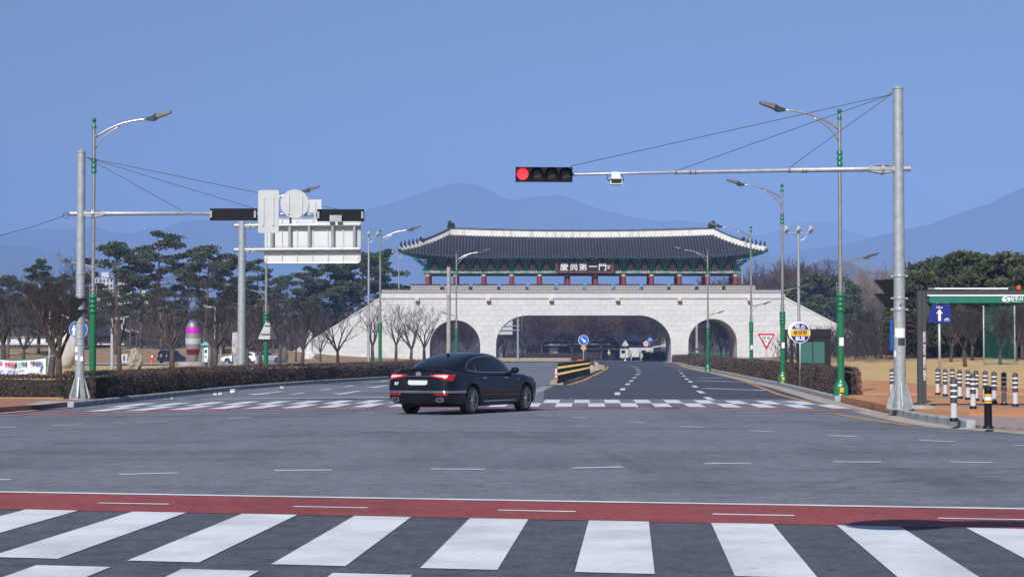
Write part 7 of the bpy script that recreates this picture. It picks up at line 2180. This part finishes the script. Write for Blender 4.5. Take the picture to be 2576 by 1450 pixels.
# ================================================================== beyond the gate
t = thing("planter_wall", "low tan stone planter wall beyond the left half of the big arch", "wall", (A(1269, 888, 366).x, 366, 0), 0)
Lx = A(1437, 888, 366).x - A(1269, 888, 366).x
q = MB(); q.bbox(.01, Lx / 9 - .01, 0, .5, 0, .62); pm = q.mesh("stone", mat("tan_stone", (.40, .30, .19), .9, var=.3, vscale=2))
for k in range(-1, 9): raw("stone", pm, t, (Lx * k / 9, 0, 0))
q = MB(); q.bbox(-Lx / 9, Lx, .02, 3.5, 0, .45); q.build("soil_bed", M_SOIL, t)
p0, p1 = A(1325, 888, 408), A(1662, 888, 408)
t = thing("black_shed", "long black shed with dark sloping roof beyond the gate", "building", (p0.x, 408, 0), 0)
Wd = p1.x - p0.x
M_SHED = mat("black_sheet", (.012, .014, .020), .5, var=.3, vscale=.6)
q = MB(); q.bbox(0, Wd, 0, 9, 0, 3.9); q.build("wall", M_SHED, t)
q = MB(); q.prism([(-.7, 3.85), (9.6, 3.85), (4.5, 6.3)], Wd * .28, Wd * .92, 'x'); q.build("roof", mat("dark_blue_roof", (.016, .022, .040), .45), t)
for k in range(14):
    x = Wd * .28 + Wd * .64 * (k + .5) / 14
    q = MB(); q.tube([(x, -.72, 3.92), (x, 4.4, 6.33)], .05, 4); q.build("roof_seam", M_DGREY, t)
q = MB(); q.bbox(Wd * .16, Wd * .62, -1.6, -1.3, 3.25, 3.4); q.bbox(Wd * .45, Wd * .9, -.5, -.3, 2.3, 2.42); q.build("fascia_strip", M_WHITEP, t)
q = MB(); q.bbox(Wd * .13, Wd * .30, -2.6, -.2, 3.0, 3.2); q.build("canopy", M_ALU, t)
q = MB(); q.bbox(Wd * .165, Wd * .235, -1.2, -.8, .3, 2.6); q.build("doorway_panel", M_ALU_D, t)
q = MB()
for k in range(9): q.tube([(Wd * .02 + k * 1.1, -2.2, 0), (Wd * .02 + k * 1.1 + (.3 if k % 2 else -.3), -1.5, 3.4 if k % 2 else 2.2)], .045, 4)
q.build("timber_props", M_DGREY, t)
t = thing("grey_building", "pale grey yard building right of the black shed beyond the gate", "building", (A(1655, 888, 424).x, 424, 0), 0)
q = MB(); q.bbox(-7, 6, 0, 6, 0, 5.6); q.build("wall", M_WALLW, t); q = MB(); q.bbox(-7.4, 6.4, -.4, 6.4, 5.603, 5.9); q.build("roof_slab", M_DGREY, t)
for k in range(3):
    q = MB(); q.bbox(-5.6 + k * 4, -3.4 + k * 4, -.06, .04, 1.6, 4.2); q.build("window", M_WGLASS, t)
p = A(1303, 888, 366)
t = thing("direction_sign", "white sign back on a grey post inside the left of the big arch", "road sign", (p.x, 366, 0), 0)
q = MB(); q.tube([(0, 0, 0), (0, 0, 7.9)], .2, 10); q.build("post", M_GALV, t)
for z in (5.7, 6.5):
    q = MB(); q.tube([(.4, 0, z), (-3.2, 0, z)], .09, 6); q.build("beam", M_GALV, t)
q = MB(); q.bbox(-4.2, -1.0, .12, .16, 4.9, 7.6); q.build("panel", M_ALU, t)
p = A(1313, 888, 369); street_lamp((p.x, 369, 0), 1, "small street lamp seen inside the left of the big arch")
def far_sign(x, y, Y, face, label, post_to=0):
    p = A(x, y, Y)
    t = thing("road_sign", label, "road sign", (p.x, Y, 0), 0)
    q = MB(); q.tube([(0, .05, 0), (0, .05, p.z)], .05, 6); q.build("post", M_GALV, t)
    return t, p.z
t, z = far_sign(1625, 863.5, 367, None, "round speed limit 60 sign with red ring inside the big arch")
q = MB(); q.prism(disc(.56), -.02, .0, 'y'); q.build("red_ring", M_SIGNRED, t, loc=(0, 0, z)); q = MB(); q.prism(disc(.43), -.026, -.021, 'y'); q.build("white_field", M_SIGNW, t, loc=(0, 0, z))
text("60", .56, M_BLACK, t, (0, -.04, z), depth=.004, bold=.012)
t, z = far_sign(1635, 852, 365, None, "blue triangular bicycle sign above the speed limit sign")
q = MB(); q.prism([(-.58, -.45), (.58, -.45), (.58, -.2), (0, .62), (-.58, -.2)], -.02, 0, 'y'); q.build("sign_face", M_BLUE, t, loc=(0, 0, z))
q = MB()
for x in (-.2, .2): q.tube([(x + .13 * math.cos(a / 12 * 6.2832), -.03, -.12 + .13 * math.sin(a / 12 * 6.2832)) for a in range(13)], .025, 4, cap=False)
q.tube([(-.2, -.03, -.12), (-.08, -.03, .1), (.1, -.03, .08), (.2, -.03, -.12)], .025, 4); q.build("bicycle_symbol", M_SIGNW, t, loc=(0, 0, z))
text("자전거횡단", .15, M_SIGNW, t, (0, -.03, z - .36), depth=.004)
t, z = far_sign(1573, 863, 368, None, "triangular sign back on a post beyond the big arch")
q = MB(); q.prism([(-.57, -.45), (.57, -.45), (.57, -.2), (0, .62), (-.57, -.2)], -.02, 0, 'y'); q.build("sign_back", M_ALU_D, t, loc=(0, 0, z))
for i, x in enumerate((1574, 1588, 1612)):
    p = A(x, 888, 369)
    b_ = thing("bollard", ["striped bollard below the triangular sign back", "striped bollard before the bending worker", "striped bollard below the speed limit sign"][i], "bollard", (p.x, 369, 0), 0, "striped bollards beyond the gate")
    q = MB(); q.lathe([(.11, 0), (.1, .9), (.05, 1.0)], 8); q.build("sleeve", MATS["charcoal_sleeve"], b_)
    for z in (.25, .5, .72):
        q = MB(); q.lathe([(.115, z), (.112, z + .1)], 8, cap=False); q.build("reflective_band", M_SIGNW, b_)
t = thing("green_fence", "bright green mesh fence behind the small right arch", "fence", (A(1736, 888, 366).x, 366, 0), 0)
Wf = A(1862, 888, 366).x - A(1736, 888, 366).x
M_GF = mat("green_fence_paint", (.03, .30, .08), .5)
for k in range(7):
    q = MB(); q.tube([(Wf * k / 6, 0, 0), (Wf * k / 6, 0, 1.75)], .06, 6); q.build("post", M_GF, t)
for k in range(36):
    q = MB(); q.tube([(Wf * (k + .5) / 36, .02, .1), (Wf * (k + .5) / 36, .02, 1.6)], .02, 4); q.build("bar", M_GF, t)
for z in (.15, .85, 1.55):
    q = MB(); q.tube([(0, 0, z), (Wf, 0, z)], .03, 4); q.build("rail", M_GF, t)
# ---------------------------------------------------------------- the three road workers
M_VESTY = mat("yellow_vest", (.55, .72, .05), .7); M_VESTO = mat("orange_vest", (.80, .14, .03), .7); M_TROU = mat("dark_trousers", (.03, .035, .05), .8); M_SKIN = mat("skin", (.42, .25, .18), .6); M_SLEEVE = mat("grey_sleeves", (.13, .14, .17), .8)
def person(loc, rz, label, vest, lean=0.0, helmet=M_SIGNW, arm=0.0):
    L_, f = lean, math.sin
    hip = Vector((0, 0, .92)); up = Vector((0, -math.sin(L_), math.cos(L_)))
    J = {'pel': hip, 'wai': hip + up * .16, 'che': hip + up * .42, 'nec': hip + up * .58, 'hea': hip + up * .66, 'cro': hip + up * .82}
    E_ = [('pel', 'wai'), ('wai', 'che'), ('che', 'nec'), ('nec', 'hea'), ('hea', 'cro')]
    rad = {'pel': (.16, .13), 'wai': (.15, .12), 'che': (.18, .13), 'nec': (.065, .065), 'hea': (.085, .10), 'cro': (.08, .09)}
    for s, sx in (('l', -1), ('r', 1)):
        J['sh' + s] = J['che'] + up * .08 + Vector((sx * .19, 0, 0)); J['el' + s] = J['sh' + s] + Vector((sx * .06, -.05 - arm * .15, -.28 + arm * .06)); J['wr' + s] = J['el' + s] + Vector((-sx * .04, -.14 - arm * .12, -.20 + arm * .1)); J['ha' + s] = J['wr' + s] + Vector((-sx * .01, -.05, -.07))
        J['hi' + s] = hip + Vector((sx * .09, 0, -.06)); J['kn' + s] = Vector((sx * .11, -.04, .48)); J['an' + s] = Vector((sx * .12, .02, .09)); J['to' + s] = Vector((sx * .13, -.15, .05))
        E_ += [('che', 'sh' + s), ('sh' + s, 'el' + s), ('el' + s, 'wr' + s), ('wr' + s, 'ha' + s), ('pel', 'hi' + s), ('hi' + s, 'kn' + s), ('kn' + s, 'an' + s), ('an' + s, 'to' + s)]
        for k_, v_ in (('sh', .075), ('el', .052), ('wr', .04), ('ha', .045), ('hi', .10), ('kn', .07), ('an', .05), ('to', .045)): rad[k_ + s] = (v_, v_)
    names = list(J); me = bpy.data.meshes.new("body"); me.from_pydata([J[k] for k in names], [(names.index(a), names.index(b)) for a, b in E_], [])
    o_ = bpy.data.objects.new("tmp", me)
    o_.modifiers.new("k", 'SKIN')
    for i, k in enumerate(names):
        o_.data.skin_vertices[0].data[i].radius = rad[k]
        o_.data.skin_vertices[0].data[i].use_root = (k == 'pel')
    sb_ = o_.modifiers.new("s", 'SUBSURF'); sb_.levels = 1
    m2 = ev_mesh(o_)
    bpy.data.objects.remove(o_)
    for m_ in (M_TROU, vest, M_SKIN, M_SLEEVE): m2.materials.append(m_)
    for p_ in m2.polygons:
        c = p_.center; h = (c - hip).dot(up)
        near = min((((Vector(J[k]) - c).length), k) for k in names)[1]
        p_.material_index = 2 if near in ('hea', 'cro', 'nec', 'hal', 'har', 'wrl', 'wrr') else (3 if near in ('ell', 'elr') else (1 if h > .02 else 0)); p_.use_smooth = True
    t = thing("person", label, "person", loc, rz, None); raw("body", m2, t)
    q = MB(); c = J['cro']; q.sphere((c.x, c.y, c.z - .0), .115, 12, 8, 0, (1, 1.15, .85)); q.lathe([(.15, -.02), (.15, 0)], 14, 0, Matrix.Translation((c.x, c.y - .02, c.z))); q.build("helmet", helmet, t, smooth=True)
    return t
p = A(1532, 888, 378); person((p.x, 378, .3), R(10), "person in yellow high-visibility vest and white helmet beyond the big arch", M_VESTY)
p = A(1587.6, 888, 374); person((p.x, 374, .25), R(-60), "person in yellow vest and dark cap bending before the white truck", M_VESTY, .35, M_TROU, 1)
p = A(1609, 888, 373); person((p.x, 373, .25), R(60), "person in orange work vest and orange helmet by the white truck", M_VESTO, .15, M_ORANGEP, .5)
# ---------------------------------------------------------------- near-side signal mast: only its shadow reaches the picture
m2 = copy_tree(mast, None, (10.2, 10.55, .1), None, None, "near signal mast whose arm shades the red strip of the crossing")
q = MB(); q.prism(disc(.46), -.01, .01, 'y'); q.build("round_sign", M_ALU_D, m2, loc=(-8.75, -.08, 5.45))

bpy.data.scenes.remove(_ts)
